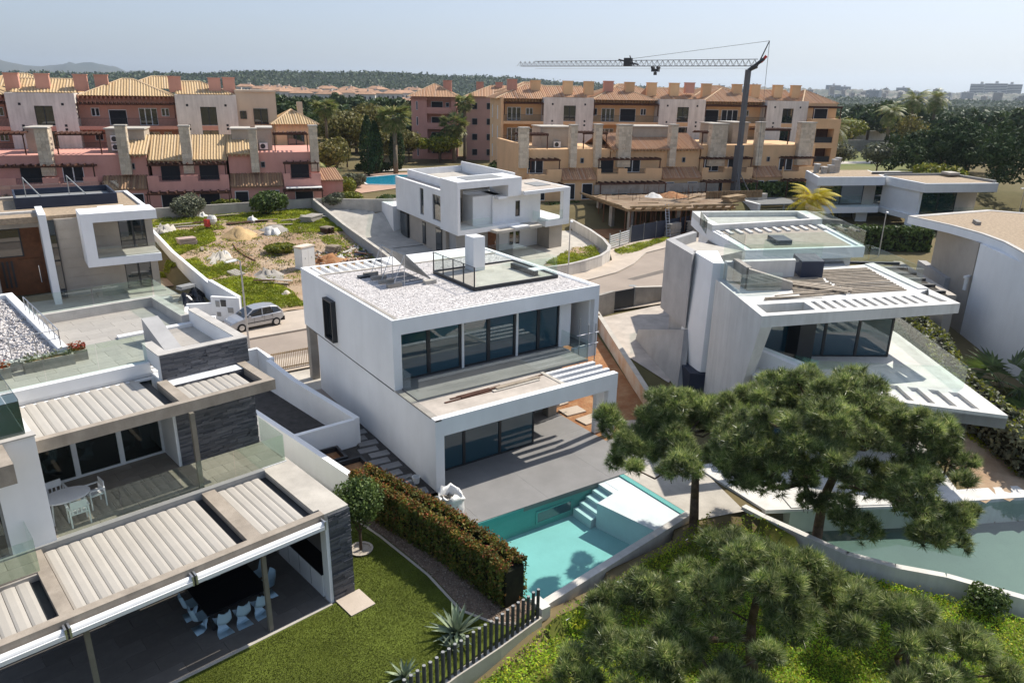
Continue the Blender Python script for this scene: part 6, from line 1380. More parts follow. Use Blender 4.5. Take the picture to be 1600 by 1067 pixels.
for x0, x1, hl, hr_ in ((-.8, 7.0, True, False), (14.2, 25.0, True, True), (32.4, 43.1, True, True), (49.5, 56, True, True)): roofline(oa, [(x0, x1, hl, hr_)], tile_orange, 15.0, 17.0, .9, 11.5)
roofline(oa, [(6.9, 14.2, False, False), (25.0, 32.4, False, False), (43.1, 49.9, False, False)], tile_orange, 15.27, 16.9, 3, 11.5)
roofline(oa, [(2, 13, True, True), (19, 30, True, True), (36, 47, True, True)], tile_orange, 15.8, 17.5, 13, 22)
bx('wall', ochre, oa, 50.1, .5, 0, 55.5, 11, 15.0)
g = G(); g.wall('x', [50.2, 55.4], [2, 12.6], [(51.2, f+.3, 54.4, f+2.5) for f in fl2[:3]], -1.4, .45); g.obj('loggia', ochre, oa)
for f in fl2[:3]: bx('loggia_back', dark_wood, oa, 51.2, .3, f+.3, 54.4, .4, f+2.5); bx('railing', alu_dark, oa, 51.2, -1.2, f+.3, 54.4, -1.15, f+1.2)
win(oa, 51.5, .45, 12.3, 2.4, 1.9, alu_white, shutter_m, 1); pergola(oa, 50.3, 55.4, -1.2, .5, 14.4, 10, 12.6)
chim(oa, [5.2, 13.8, 10.4, 24.2, 28, 33.5, 42, 46, 49.2, 20.5, 38.8], 15.6, 17.6, ochre); chim(oa, [1.5, 30.6, 17], 16.2, 17.7, pink_dk)
tw = thing('pink_tower_block', 'pink apartment tower with orange pyramid roof and balconies between the palm trees', 'apartments', (58.9, 116.7, 0), -33)
bx('wall', pink, tw, 0, 0, 0, 3.2, 9, 14.6); bx('wall', pink, tw, 3.2, 1.4, 0, 8.2, 9, 14.6); bx('wall', pink, tw, 8.2, 0, 0, 9.2, 9, 14.6); hip_roof(tw, -.7, 9.9, -.7, 9.7, 14.65, 17.2, tile_orange); chim(tw, [6.4], 15.2, 17.8, pink_dk, 3.0, 1.8)
for f in fl2:
    bx('balcony_slab', pink, tw, 3.2, -.2, f-.3, 8.2, 1.4, f+.02); bx('balcony_wall', pink, tw, 3.2, -.22, f+.02, 8.2, -.02, f+.95); win(tw, 4.0, 1.36, f+.1, 2.4, 2.0, alu_white, shutter_m, 1); win(tw, 1.0, -.04, f+.4, .35, 1.7, alu_white); win(tw, 7.0, 1.36, f+1.0, .7, .9, alu_white)
q = G()
for i in range(20): q.box(-.2+i*.48, -.35, 14.1, 0+i*.48, -.001, 14.4)
q.obj('corbels', pink_dk, tw)
tw2 = thing('pink_wing', 'pale pink apartment wing with small square windows left of the ochre block', 'apartments', (68, 110, 0), -33)
bx('wall', surf('pale_pink_render', (0.50, 0.30, 0.25), 0.9, 0.06, .3, .05, 8), tw2, 0, 0, 0, 12, 10, 14.8)
for f in fl2:
    for x in (1.2, 4.2, 7.2): win(tw2, x, -.04, f+.7, 1.1, 1.3, alu_grey)
roofline(tw2, [(-.5, 12.5, True, False)], tile_orange, 14.85, 17.0, -.5, 10.5); chim(tw2, [2, 6], 15, 17.6, pink_dk)
wc = thing('perforated_house', 'white flat roofed house with a patterned screen wall among the trees', 'house', (60.5, 151.2, 0), -33)
bx('wall', white, wc, 0, 0, 5.2, 11, 8, 9.6); bx('ground_floor', alu_dark, wc, .3, .4, 0, 10.6, 8, 5.2)
q = G(); rr = random.Random(2)
for i in range(26):
    x = rr.uniform(1.2, 4.8); z = rr.uniform(5.5, 7.8); q.box(x, -.02, z, x+.3, -.003, z+.3)
q.obj('screen_holes', alu_grey, wc)

# ------------------------------------------------------------------ shared pool between the villas
sheet('pool_deck', [(28, 72), (44, 78), (50, 92), (36, 95), (29, 90)], 2.34, surf('pink_paving', (0.46, 0.30, 0.22), .9, .08, 1, .05, 10))
sp_ = thing('shared_pool', 'bright blue swimming pool behind the white villa', 'pool')
pl = [(32.6, 80), (33.8, 85.5), (36, 88.5), (42, 90), (46, 87), (42, 80), (37, 77)]
G().quad(*[(x, y, 2.37) for x, y in pl]).obj('pool_floor', pool_blue, sp_); G().quad(*[(x, y, 2.40) for x, y in pl]).obj('water', pool_water, sp_)
g = G()
for i in range(len(pl)):
    a, b = pl[i], pl[(i+1) % len(pl)]; d = Vector((b[0]-a[0], b[1]-a[1])).normalized(); n_ = (-d.y*.35, d.x*.35); g.prism([a, b, (b[0]+n_[0], b[1]+n_[1]), (a[0]+n_[0], a[1]+n_[1])], 2.3, 2.44)
g.obj('coping', white_old, sp_)
q = G(); 
for s in (0, .6): q.path([(33.2+s*.3, 84.6+s, 2.4), (33.0+s*.3, 84.7+s, 3.3), (32.6+s*.3, 84.8+s, 3.3), (32.4+s*.3, 84.9+s, 2.4)], .05, 6)
q.obj('ladder', chrome, sp_)
sheet('garden_path', [(40, 97), (90, 84), (92, 87), (41, 101)], 2.35, concrete_lt)

# ------------------------------------------------------------------ construction site and crane
cs = thing('construction_slab', 'half built concrete floor with timber formwork edges propped on rusty poles', 'construction')
S0 = [(46.9, 38.6), (59.8, 33.4), (70.0, 43.8), (50.1, 50.0)]
G().prism(S0, 2.95, 3.2).obj('deck', surf('brown_formwork_deck', (0.22, 0.14, 0.085), .95, .25, .6, .3, 5, col2=(.34, .26, .18)), cs)
def ladder_beam(a, b, z, w, n, out):
    d = Vector((b[0]-a[0], b[1]-a[1])); l = d.length; o = bpy.data.objects.new('formwork_edge', G().box(0, 0, 0, l, .12, .25).mesh('formwork_edge', formwork)); COL.objects.link(o); o.parent = cs; o.location = (a[0], a[1], z); o.rotation_euler = (0, 0, math.atan2(d.y, d.x))
    bx('rail', formwork, o, 0, w*out, .5, l, w*out+.12, .72); s = None
    for i in range(n):
        x = l*(i+.3)/n
        if s is None: s = G().hexa([(0, 0, .1), (.35, 0, .1), (.35, w*out, .52), (0, w*out, .52), (0, 0, .25), (.35, 0, .25), (.35, w*out, .68), (0, w*out, .68)]).obj('strut', formwork, o, loc=(x, 0, 0))
        else: inst(s, o, (x, 0, 0))
ladder_beam(S0[3], S0[0], 3.0, .9, 9, -1); ladder_beam(S0[0], (54, 35.7), 3.0, .8, 6, -1); ladder_beam((54.3, 35.6), S0[1], 3.0, .6, 5, -1); 
pole = None
for i in range(46):
    u, v = RNG.random(), RNG.random(); a = lerp(S0[0], S0[1], u); b = lerp(S0[3], S0[2], u); p = lerp(a, b, v*.9+.05)
    if i < 22: p = lerp(lerp(S0[0], S0[1], i/22), lerp(S0[3], S0[2], i/22), .04)
    if pole is None: pole = G().tube((0, 0, 0), (0, 0, 2.95), .07, 6).obj('prop', rusty, cs, loc=(p[0], p[1], 0))
    else: inst(pole, cs, (p[0], p[1], 0))
for p in ((48.0, 39.2), (50.3, 47.5), (49.4, 44), (54, 37.2), (59, 35)): bx('column', concrete, cs, p[0]-.25, p[1]-.25, 0, p[0]+.25, p[1]+.25, 2.95)
g = G()
for i in range(26):
    u = RNG.random(); p = lerp(S0[3], S0[2], u); q_ = lerp(S0[0], S0[1], u); p = lerp(p, q_, RNG.random()*.5); g.tube((p[0], p[1], 3.2), (p[0], p[1], 3.2+RNG.uniform(.6, 1.6)), .025, 4)
g.obj('rebar', rusty, cs, kind='stuff')
bx('side_form', formwork, cs, 0, -.06, 0, 8.5, .06, .9, loc=(62.5, 40.5, 3.2), rz=R(-18))
q = G()
for i in range(17): q.box(i*.5, -.14, 0, i*.5+.2, -.06, .95)
q.obj('form_studs', formwork, cs, loc=(62.5, 40.5, 3.2), rz=R(-18))
bx('rear_wall', concrete, cs, 0, 0, 0, 19, .3, 1.2, loc=(52, 50.5, 3.2), rz=R(-17))
sheet('site_ground', [(44, 37), (61, 31), (74, 42), (74, 47), (50, 54), (45, 48)], .03, soil)
def heap(name, label, x, y, z, r, h, mat, n=60, cat='heap', seed=1, rough=.12):
    rg = np.random.default_rng(seed); k = 16; V = [(0, 0, h)]; F = []
    for j in range(1, 5):
        rr_ = r*j/4; hh = h*(1-(j/4))**1.1
        for i in range(k):
            a = 2*math.pi*i/k; q = rr_*(1+rough*rg.normal()); V.append((q*math.cos(a), q*math.sin(a), max(-.15, hh+rough*h*rg.normal()*(j < 4))-(.1 if j == 4 else 0)))
    for i in range(k): F.append((0, 1+i, 1+(i+1) % k))
    for j in range(3):
        for i in range(k): a = 1+j*k+i; b = 1+j*k+(i+1) % k; F.append((a, a+k, b+k, b))
    g = G(); g.v = V; g.f = F; return g.obj(name, mat, None, smooth=True, loc=(x, y, z), label=label, cat=cat)
def stack(name, label, x, y, z, deg, l, w, n, h, mat, cat, group=None):
    t = thing(name, label, cat, (x, y, z), deg, group); b = None
    for i in range(n):
        if b is None: b = G().box(-l/2, -w/2, 0, l/2, w/2, h*.86).obj('board', mat, t, loc=(0, 0, 0))
        else: inst(b, t, (RNG.normal()*.05, RNG.normal()*.05, i*h), R(RNG.normal()*2))
    return t
for i, (x, y, d, n, lab) in enumerate([(52.0, 36.3, 10, 5, 'stack of grey concrete slabs on a block pile nearest the hoarding'), (55.0, 34.8, -8, 6, 'stack of grey concrete slabs in the middle of the block piles'), (57.2, 33.6, 5, 5, 'stack of grey concrete slabs beside the angular house roof corner'), (58.6, 34.2, 20, 7, 'tallest stack of grey slabs next to the crane side')]):
    stack('slab_stack', lab, x, y, 0, d, 2.2, 1.3, n+5, .16, concrete, 'slab stack', 'slab stacks on the construction site')
t = thing('ladder', 'aluminium ladder leaning on the formwork edge of the construction deck', 'ladder', (51.0, 36.0, 0), -20)
q = G()
for s in (-.22, .22): q.tube((s, -.6, 0), (s, .6, 3.8), .04, 5)
q.obj('rails', steel, t); r0 = None
for i in range(11):
    p = (0, -.6+.11*i, .3+.32*i)
    if r0 is None: r0 = G().tube((-.22, 0, 0), (.22, 0, 0), .025, 5).obj('rung', steel, t, loc=p)
    else: inst(r0, t, p)
for i in range(14):
    x, y = lerp(lerp(S0[0], S0[1], RNG.random()), lerp(S0[3], S0[2], RNG.random()), RNG.random())
    plank(x, y, 3.21+.01*i, RNG.uniform(2, 4), .25, .05, RNG.uniform(-40, 40), formwork, 'timber board lying loose on the construction deck', 'loose boards on the construction deck')
heap('sand_heap', 'low brown sand heap on the construction deck', 60, 44, 3.2, 2.2, .7, soil, seed=4)
heap('cement_bags', 'white tarpaulin heap on the construction deck', 57.5, 45, 3.2, 1.4, .6, white_old, seed=5)
stack('timber_stack', 'stack of formwork boards on the deck beside the crane', 63.5, 36.8, 3.2, 10, 4, 1.2, 5, .16, formwork, 'timber stack')
# crane
cr = thing('tower_crane', 'grey self erecting tower crane with long lattice jib over the construction site', 'crane')
cb = Vector((71.9, 43.5, 0)); crane_m = surf('grey_crane_paint', (0.10, 0.10, 0.105), .5, .1, 1, 0, 10, spec=.5)
g = G(); g.prism([(cb.x-.44, cb.y-.44), (cb.x+.44, cb.y-.44), (cb.x+.44, cb.y+.44), (cb.x-.44, cb.y+.44)], 0, 9.5); g.prism([(cb.x-.28, cb.y-.28), (cb.x+.28, cb.y-.28), (cb.x+.28, cb.y+.28), (cb.x-.28, cb.y+.28)], 9.5, 19.3); g.obj('mast', crane_m, cr)
ja, jb = Vector((72.5, 42.6, 19.75)), Vector((57.0, 75.9, 19.75)); jd = (jb-ja); jl = jd.length; jd.normalize(); js = jd.cross(Vector((0, 0, 1)))*.45
g = G(); n = 46
for s in (-1, 1): g.tube(ja+js*s, jb+js*s*.3-jd*.5, .05, 4)
g.tube(ja+Vector((0, 0, .85)), jb-jd*3+Vector((0, 0, .7)), .055, 4)
for i in range(n):
    p = ja+jd*(jl*i/n); q_ = ja+jd*(jl*(i+.5)/n); r_ = ja+jd*(jl*(i+1)/n); up = Vector((0, 0, .82-.12*i/n))
    for s in (-1, 1): g.tube(p+js*s, q_+up, .028, 3); g.tube(q_+up, r_+js*s, .028, 3)
    g.tube(p+js, p-js, .02, 3)
g.obj('jib', crane_m, cr)
g = G(); g.box(-.5, -.5, 0, .5, .5, 1.1); g.tube((-1.6, 0, .2), (1.5, 0, .9), .12, 5); g.tube((-1, .3, .1), (-.3, .3, 1.4), .08, 5); mid = ja+jd*(jl*.50); o = g.obj('jib_winch', alu_dark, cr, loc=mid, rz=math.atan2(jd.y, jd.x))
g = G(); g.box(-.5, -.4, -.75, .5, .4, -.35); 
for x in (-.4, .4): g.tube((x, -.5, -.2), (x, .5, -.2), .16, 8)
g.tube((0, 0, -.4), (0, 0, -1.0), .1, 6); g.box(-.2, -.15, -1.2, .2, .15, -.8); g.obj('trolley', alu_dark, cr, loc=ja+jd*(jl*.385), rz=math.atan2(jd.y, jd.x))
apex = Vector((73.25, 41.7, 22.85))
g = G(); g.tube(ja, apex, .1, 5, .07); g.tube(cb+Vector((0, 0, 19.2)), ja+Vector((.35, -.7, .9)), .22, 6); g.tube(cb+Vector((0, 0, 19.2)), ja, .25, 6); g.obj('mast_head', alu_dark, cr)
g = G(); g.tube(apex, ja+jd*(jl*.51)+Vector((0, 0, .9)), .03, 4); g.tube(apex, (73.3, 41.6, 17.4), .03, 4); g.tube((73.3, 41.6, 17.4), cb+Vector((1.8, -2.2, 1)), .02, 4); g.tube(ja-Vector((0, 0, .35)), jb-jd*3-Vector((0, 0, .35)), .012, 3); g.obj('stay_cables', crane_m, cr)
G().tube(ja+Vector((.2, -.35, .5)), ja+Vector((.5, -.9, 1.25)), .2, 8).obj('end_buffer', surf('red_paint', (.5, .03, .02), .5, .05, 1, 0, 10), cr)
g = G(); g.box(cb.x-2, cb.y-2, .4, cb.x+2, cb.y+2, .9); g.box(cb.x+.8, cb.y-2.4, .9, cb.x+2.8, cb.y-1, 2.3); g.obj('base_frame', crane_m, cr)
w0 = None
for p in ((cb.x-2.6, cb.y-2.5), (cb.x-2.2, cb.y+2.0)):
    o = G().tube((p[0], p[1]-.15, 3.6-2.9), (p[0], p[1]+.15, .7), .68, 16).obj('wheel', alu_dark, cr); G().tube((p[0], p[1]-.17, .7), (p[0], p[1]-.151, .7), .36, 12).obj('rim', alu_white, o)
for a in ((-1.8, -3.4), (2.4, 2.0), (2.8, -2.6)): G().tube(cb+Vector((a[0], a[1], .2)), cb+Vector((0, 0, 6.5)), .09, 5).obj('brace', crane_m, cr)
bw = None
for i in range(6):
    if bw is None: bw = G().box(-1.0, -.8, 0, 1.0, .8, .42).obj('ballast', concrete_lt, cr, loc=(73.8, 40.9, .5))
    else: inst(bw, cr, (73.8, 40.9, .5+i*.45))

# ------------------------------------------------------------------ pines in front
def pine(name, label, base, trunk_pts, lumps, ntuft, nneedle, seed, tuft=.27, gap=.20):
    """umbrella pine: bent trunk and limbs, needle tufts round many shoot clusters"""
    rg = np.random.default_rng(seed); T = thing(name, label, 'pine tree', base)
    q = G(); pts = [Vector(p) for p in trunk_pts]; n = len(pts)
    for i in range(n-1): q.tube(pts[i], pts[i+1], .21-.11*i/(n-1), 9, .21-.11*(i+1)/(n-1))
    q.obj('trunk', bark, T, smooth=True)
    # limbs: every shoot cluster hangs on the nearest cluster or stem nearer the trunk, so limbs fork and taper
    g = G(); stems = pts[max(1, n//2-1):]; axis_ = lambda p: min((v-p).length for v in stems)
    order = sorted(range(len(lumps)), key=lambda i: axis_(Vector(lumps[i][:3]))); nodes = [(v, None) for v in stems]; load = {}; link = []
    for i in order:
        p = Vector(lumps[i][:3]); k0 = min(range(len(nodes)), key=lambda j: (nodes[j][0]-p).length+1.2*max(0, nodes[j][0].z-p.z)+(.35 if j >= len(stems) else 0)); link.append((p, k0, len(nodes))); nodes.append((p, k0))
    for p, k0, k1 in reversed(link): load[k1] = load.get(k1, 0)+1; load[k0] = load.get(k0, 0)+load[k1]
    for p, k0, k1 in link:
        s = nodes[k0][0]; r = .018+.016*math.sqrt(load[k1]); m = (s+p)/2+Vector((rg.normal()*.12, rg.normal()*.12, -.12*(p-s).length)); g.path([s, m, p], r, 5, r*.8)
    for L in lumps:
        p = Vector(L[:3])
        for k in range(5):
            d = Vector(rg.normal(size=3)); d.normalize(); d.z = abs(d.z)*.6; g.tube(p-Vector((0, 0, .1)), p+Vector((d.x*L[3]*.8, d.y*L[4]*.8, d.z*L[5]*.8)), .018, 4, .007)
    g.obj('branches', bark, T, smooth=True)
    # shoot ends spaced apart over the outside of every cluster; each carries a rosette of needles
    Lm = np.array(lumps, float); seen = {}; P = []; AX = []
    for k in range(ntuft*6):
        if len(P) >= ntuft: break
        L = Lm[k % len(Lm)]; d = rg.normal(size=3); d /= np.linalg.norm(d)
        if d[2] < -.3: d[2] = -d[2]*.6
        p = L[:3]+d*(.72+.32*rg.random())*L[3:6]; c = tuple((p/gap).astype(int))
        if c in seen and rg.random() > .12: continue
        seen[c] = 1; P.append(p); a = d*.75+np.array([0, 0, .7])+.35*rg.normal(size=3); AX.append(a/np.linalg.norm(a))
    P = np.array(P); ax = np.array(AX); n_ = len(P); k = nneedle
    nd = unit(ax[:, None, :]*.75+.85*unit(rg.normal(size=(n_, k, 3)))); ln = tuft*(.75+.45*rg.random((n_, k, 1)))*(.75+.5*rg.random((n_, 1, 1)))
    b0 = P[:, None, :]+ax[:, None, :]*(rg.random((n_, k, 1))-.75)*tuft*.55; tip = b0+nd*ln; side = unit(np.cross(nd, rg.normal(size=(n_, k, 3))))*.0115
    V = np.stack([b0-side, b0+side, tip], 2).reshape(-1, 3); np_obj('crown', V, np.arange(len(V)).reshape(-1, 3), pine_leaf, T, kind='stuff')
    q = G()
    for j in range(0, n_, 2): q.tube(P[j]-ax[j]*tuft*1.1, P[j]+ax[j]*tuft*.1, .012, 3, .008)
    q.obj('twigs', bark, T)
    return T
def crown(rg, cx, cy, cz, rx, ry, rz, n, r):
    out = []
    for i in range(n):
        d = rg.normal(size=3); d /= np.linalg.norm(d); d[2] = abs(d[2])*1.0-.28; k = .4+.68*rg.random()**.7; q = r*(.45+.8*rg.random())
        if i % 5 == 4: k = 1.02+.2*rg.random(); q = r*.5        # stray shoots beyond the outline
        out.append((cx+d[0]*k*rx, cy+d[1]*k*ry, cz+d[2]*k*rz, q, q, q*rg.uniform(.65, 1.05)))
    return out
rg = np.random.default_rng(11)
# world frame: x right along the house front, y away from the camera, z up (relative to each trunk base)
L1 = crown(rg, -.2, 0.35, 4.4, 2.75, 2.75, 1.7, 50, .58) + [(-2.45, 2.4, 4.5, .5, .5, .5), (-2.1, 2.1, 3.7, .45, .45, .4), (-2.6, 2.6, 5.0, .45, .45, .5), (-2.3, 2.3, 3.1, .3, .3, .45), (-1.0, 1.2, 3.6, .5, .5, .4), (1.5, -1.0, 3.9, .55, .55, .4)]
pine('pine_tree', 'pine with a single clear trunk standing by the corner of the turquoise pool', (7.16, -7.95, -.55), [(0, 0, -.3), (.03, .08, .8), (.12, .25, 1.8), (.15, .35, 2.7), (-.05, .45, 3.5), (-.3, .5, 4.6)], L1, 3000, 46, 21)
L2 = crown(rg, -.3, .1, 5.0, 3.9, 3.9, 2.6, 112, .68) + crown(rg, .7, -2.6, 3.0, 2.6, 2.0, 1.4, 24, .58) + crown(rg, -2.0, 1.4, 3.6, 1.6, 1.6, 1.2, 14, .55) + [(-1.2, -.2, 2.6, .5, .5, .35), (1.4, -3.9, 2.9, .5, .5, .4)]
pine('pine_tree', 'largest pine with broad dense crown in front of the angular house', (10.75, -11.0, -.55), [(0, 0, -.3), (.1, .1, 1.0), (.1, .1, 2.2), (.3, -.1, 3.4), (.35, -.3, 4.6), (.3, -.4, 6.2)], L2, 6800, 46, 22)
L3 = crown(rg, .1, .3, 3.4, 2.3, 2.4, 1.4, 27, .60) + crown(rg, -2.7, 2.0, 2.2, 2.0, 1.7, 1.1, 14, .50) + crown(rg, 2.5, -2.5, 2.9, 1.9, 1.8, 1.0, 13, .52) + crown(rg, -3.1, -.1, 2.2, 1.8, 1.9, 1.0, 13, .50) + crown(rg, -3.9, 1.4, 1.9, 1.5, 1.7, .9, 11, .48) + crown(rg, 3.9, -3.3, 2.1, 1.6, 1.5, .9, 10, .5)
pine('pine_tree', 'nearest pine with wide low crown at the bottom edge', (2.6, -14.3, -.55), [(0, 0, -.3), (.05, .1, .9), (-.1, .2, 2.0), (.0, .3, 2.4), (.1, .3, 3.5)], L3, 3700, 54, 23, tuft=.29, gap=.22)

# ------------------------------------------------------------------ meadow, lawn edge, hedge, garden plants
def cover(name, poly, n, size, mat, dz=.0, hgt=.15, clump=0, up=.3, avoid=None, aspect=.5, cl_r=.5, seed=5):
    rg = np.random.default_rng(seed); P = np.array(poly); out = []
    if clump: cc = np.stack([rg.uniform(P[:, 0].min(), P[:, 0].max(), clump), rg.uniform(P[:, 1].min(), P[:, 1].max(), clump)], 1)
    got = 0
    while got < n:
        m = n*2
        if clump: c = cc[rg.integers(0, clump, m)]; x, y = c[:, 0]+rg.normal(size=m)*cl_r, c[:, 1]+rg.normal(size=m)*cl_r
        else: x, y = rg.uniform(P[:, 0].min(), P[:, 0].max(), m), rg.uniform(P[:, 1].min(), P[:, 1].max(), m)
        k = inside(x, y, poly)
        if avoid is not None: k &= ~avoid(x, y)
        x, y = x[k], y[k]; out.append(np.stack([x, y], 1)); got += len(x)
    Q = np.concatenate(out)[:n]; bump_ = .5+.5*np.sin(Q[:, 0]*1.7+np.sin(Q[:, 1]*1.3)*1.5)*np.cos(Q[:, 1]*1.5)
    z = ground_h(Q[:, 0], Q[:, 1])+dz+hgt*rg.random(n)*(.35+.65*bump_)
    V, F = leaf_quads(np.column_stack([Q, z]), size, aspect, up, rng=rg); return np_obj(name, V, F, mat, kind='stuff')
MEADOW = [(-6, -10.0), (-0.9, -9.0), (7.4, -8.2), (9.7, -8.4), (10.2, -12.6), (12.0, -15.3), (13.0, -17.5), (15.2, -21.2), (10, -23), (-6, -23)]
cover('meadow_plants', MEADOW, 120000, .043, wild_leaf, .05, .32, up=.8)
cover('meadow_flowers', MEADOW, 1500, .032, flower_m, .28, .16, up=1.0, aspect=.9, clump=60, cl_r=.9, seed=9)
cover('channel_weeds', [(-.3, -9.3), (7.8, -8.1), (7.8, -8.5), (-.3, -9.8)], 1500, .05, weed_leaf, .4, .3, seed=3)
sheet_l = G().prism([(-16, -6.05), (-6.45, -4.63), (-5.6, -4.42), (-6.3, .1), (-7, 6), (-5.4, 6), (-3.4, .4), (-2.9, -1.0), (-1.0, -8.55), (-6.2, -9.7), (-16, -11.2)], -.9, .19).obj('lawn', turf, None, kind='structure')
GB = [(-3.95, .3), (-3.05, .3), (-1.5, -6), (-1.0, -8.4), (-2.2, -8.7), (-3.0, -7.2), (-3.0, -5.0), (-3.4, -2)]
G().prism(GB, .15, .215).obj('gravel_bed', surf('brown_gravel', (.24, .17, .12), .95, .25, 5, .8, 18, dist=.04), None, kind='structure')
def inpoly(n, poly, z):
    P = np.array(poly); out = np.zeros((0, 2))
    while len(out) < n:
        a = np.stack([RNG.uniform(P[:, 0].min(), P[:, 0].max(), 3*n), RNG.uniform(P[:, 1].min(), P[:, 1].max(), 3*n)], 1); out = np.concatenate([out, a[inside(a[:, 0], a[:, 1], poly)]])
    return np.column_stack([out[:n], np.full(n, z)])
chips('gravel_chips', 3500, lambda n: inpoly(n, GB, .22), .045, brown_gravel, None, kind='stuff')
# mown pile of the lawn: short blades
LAWN = [(-15, -6.0), (-6.45, -4.7), (-5.5, -4.5), (-5.0, -1), (-4.0, -1), (-3.4, -3), (-3.1, -5), (-3.1, -7.2), (-2.4, -8.6), (-6.2, -9.6), (-15, -11)]
lp = inpoly(90000, LAWN, .19); hd = unit(RNG.normal(size=(90000, 3))*np.array([1, 1, .15])+np.array([.2, .1, 1.1])); sd = unit(np.cross(hd, RNG.normal(size=(90000, 3))))*.012
lawn_leaf = foliage('lawn_blades', [(.125, .155, .024), (.145, .17, .028), (.135, .16, .026), (.155, .175, .034)], .3, .6, 1.0, .7, .28)
V = np.stack([lp-sd, lp+sd, lp+hd*.04], 1).reshape(-1, 3); np_obj('lawn_grass', V, np.arange(len(V)).reshape(-1, 3), lawn_leaf, None, kind='stuff')
cv = G(); kp = [(-3.95, .2), (-3.5, -2), (-3.1, -5.0), (-3.08, -7.2), (-2.5, -8.3), (-1.9, -8.75)]
for i in range(len(kp)-1): cv.tube((*kp[i], .2), (*kp[i+1], .2), .05, 6)
cv.obj('lawn_edging', kerb_m, None, label='curved stone edging between the lawn and the gravel under the hedge', cat='edging')
def hedge(name, label, pts, w, h, n, leaf, top=None, z0=0, size=.07, group=None):
    """clipped hedge along a line of points: leaf shell round a rounded box, twig core"""
    T = thing(name, label, 'hedge', group=group); rg = np.random.default_rng(len(pts)*7+n); segs = [(Vector(pts[i]), Vector(pts[i+1])) for i in range(len(pts)-1)]
    Ls = np.array([(b-a).length for a, b in segs]); si = rg.choice(len(segs), n, p=Ls/Ls.sum()); t = rg.random(n)
    A = np.array([segs[i][0] for i in si]); B = np.array([segs[i][1] for i in si]); c = A+(B-A)*t[:, None]; d = unit(B-A); nr = np.stack([-d[:, 1], d[:, 0]], 1)
    ang = rg.uniform(-.15*math.pi, 1.15*math.pi, n); ca, sa = np.cos(ang), np.sin(ang); ex = 2/5
    ox = np.sign(ca)*np.abs(ca)**ex*w/2; oz = np.sign(sa)*np.abs(sa)**ex*h*.5
    bump_ = 1+.06*np.sin(t*40+si*9)+.05*rg.normal(size=n); dep = 1-.22*rg.random(n)**2
    P = np.column_stack([c+nr*(ox*bump_*dep)[:, None], z0+h*.5+oz*bump_*dep]); low = rg.random(n) < .25; P[low, 2] = z0+rg.random(low.sum())*h*.6
    nv_ = np.column_stack([nr*ca[:, None], sa]); V, F = leaf_quads(P, size, .6, nrm=nv_, rng=rg); np_obj('foliage', V, F, leaf, T, kind='stuff')
    if top is not None:
        m = n//4; k = rg.choice(np.where(sa > .6)[0], m); Q = P[k]+np.column_stack([rg.normal(size=(m, 2))*.05, .03+.09*rg.random(m)]); V, F = leaf_quads(Q, size*.9, .5, up=.5, rng=rg); np_obj('new_shoots', V, F, top, T, kind='stuff')
    g = G()
    for a, b in segs:
        dd = (b-a).normalized(); o = Vector((-dd.y, dd.x))*w*.36; g.prism([a+o, b+o, b-o, a-o], z0, z0+h*.84)
    g.obj('twigs', surf(name+'_core', (.02, .022, .01), .95, .3, 3, .3, 10), T); return T
hedge('hedge', 'thick clipped hedge with reddish new shoots between the lawn and the turquoise pool', [(-3.15, .6), (-2.45, -2.2), (-1.9, -4.6), (-1.45, -7.9)], 1.1, 1.62, 26000, hedge_leaf, hedge_red, .2, .055)
hedge('hedge', 'dark green hedge in front of the modern villa ground floor', [(60.5, 22.8), (65, 19.5), (71, 15.5)], 1.6, 2.6, 4200, bush_leaf, None, 0, .2)
hedge('hedge', 'tall dark hedge between the construction site and the modern villa', [(71, 47.5), (76, 44.5), (84, 41)], 3, 4.2, 5000, bush_leaf, None, 0, .28)
hedge('hedge', 'grey green hedge along the garden wall right of the angular house', [(39, 1.0), (34.6, -3.2), (29.5, -6.6), (26.0, -10.2), (23.0, -13.8)], 1.7, 1.7, 9000, olive_leaf, yellow_leaf, .2, .12)
hedge('hedge', 'dark hedge at the back of the construction site below the ochre villas', [(45, 51.5), (50, 51.5)], 1.6, 2.3, 1500, bush_leaf, None, 0, .22)
def bush(name, label, x, y, z, rx, ry, h, n, leaf, size, cat='bush', lumps=7, trunk=None, group=None, seed=1, shell=.5, trunk_r=.06):
    T = thing(name, label, cat, (x, y, z), group=group); rg = np.random.default_rng(seed); tz = trunk or 0
    L = lumps_in(rx, ry, tz, tz+h, lumps, min(rx, h*.6)*.62, rg)
    L.append((0, 0, tz+h*.5, rx*.72, ry*.72, h*.42))
    P, nn = blob_points(L, n, shell, rg); P[:, 2] = np.maximum(P[:, 2], .03); V, F = leaf_quads(P, size, .55, nrm=nn, rng=rg); np_obj('crown' if trunk else 'foliage', V, F, leaf, T, kind='stuff')
    q = G()
    if trunk:
        q.tube((0, 0, -.1), (0, 0, trunk+h*.3), trunk_r, 7, trunk_r*.7)
        for i in range(4): a = rg.uniform(0, 6.3); q.tube((0, 0, trunk*.9), (rx*.6*math.cos(a), ry*.6*math.sin(a), trunk+h*.6), trunk_r*.5, 5, .02)
        q.obj('trunk', bark, T)
    else:
        for i in range(7): a = rg.uniform(0, 6.3); q.tube((0, 0, 0), (rx*.6*math.cos(a), ry*.6*math.sin(a), h*.6), .03, 4, .01)
        q.obj('stems', bark, T)
    return T
bush('round_tree', 'small round leafy tree on the lawn at the corner of the pergola house', -4.45, -2.35, .2, 1.0, 1.0, 2.3, 6500, bush_leaf, .06, 'tree', 8, .75, seed=31)
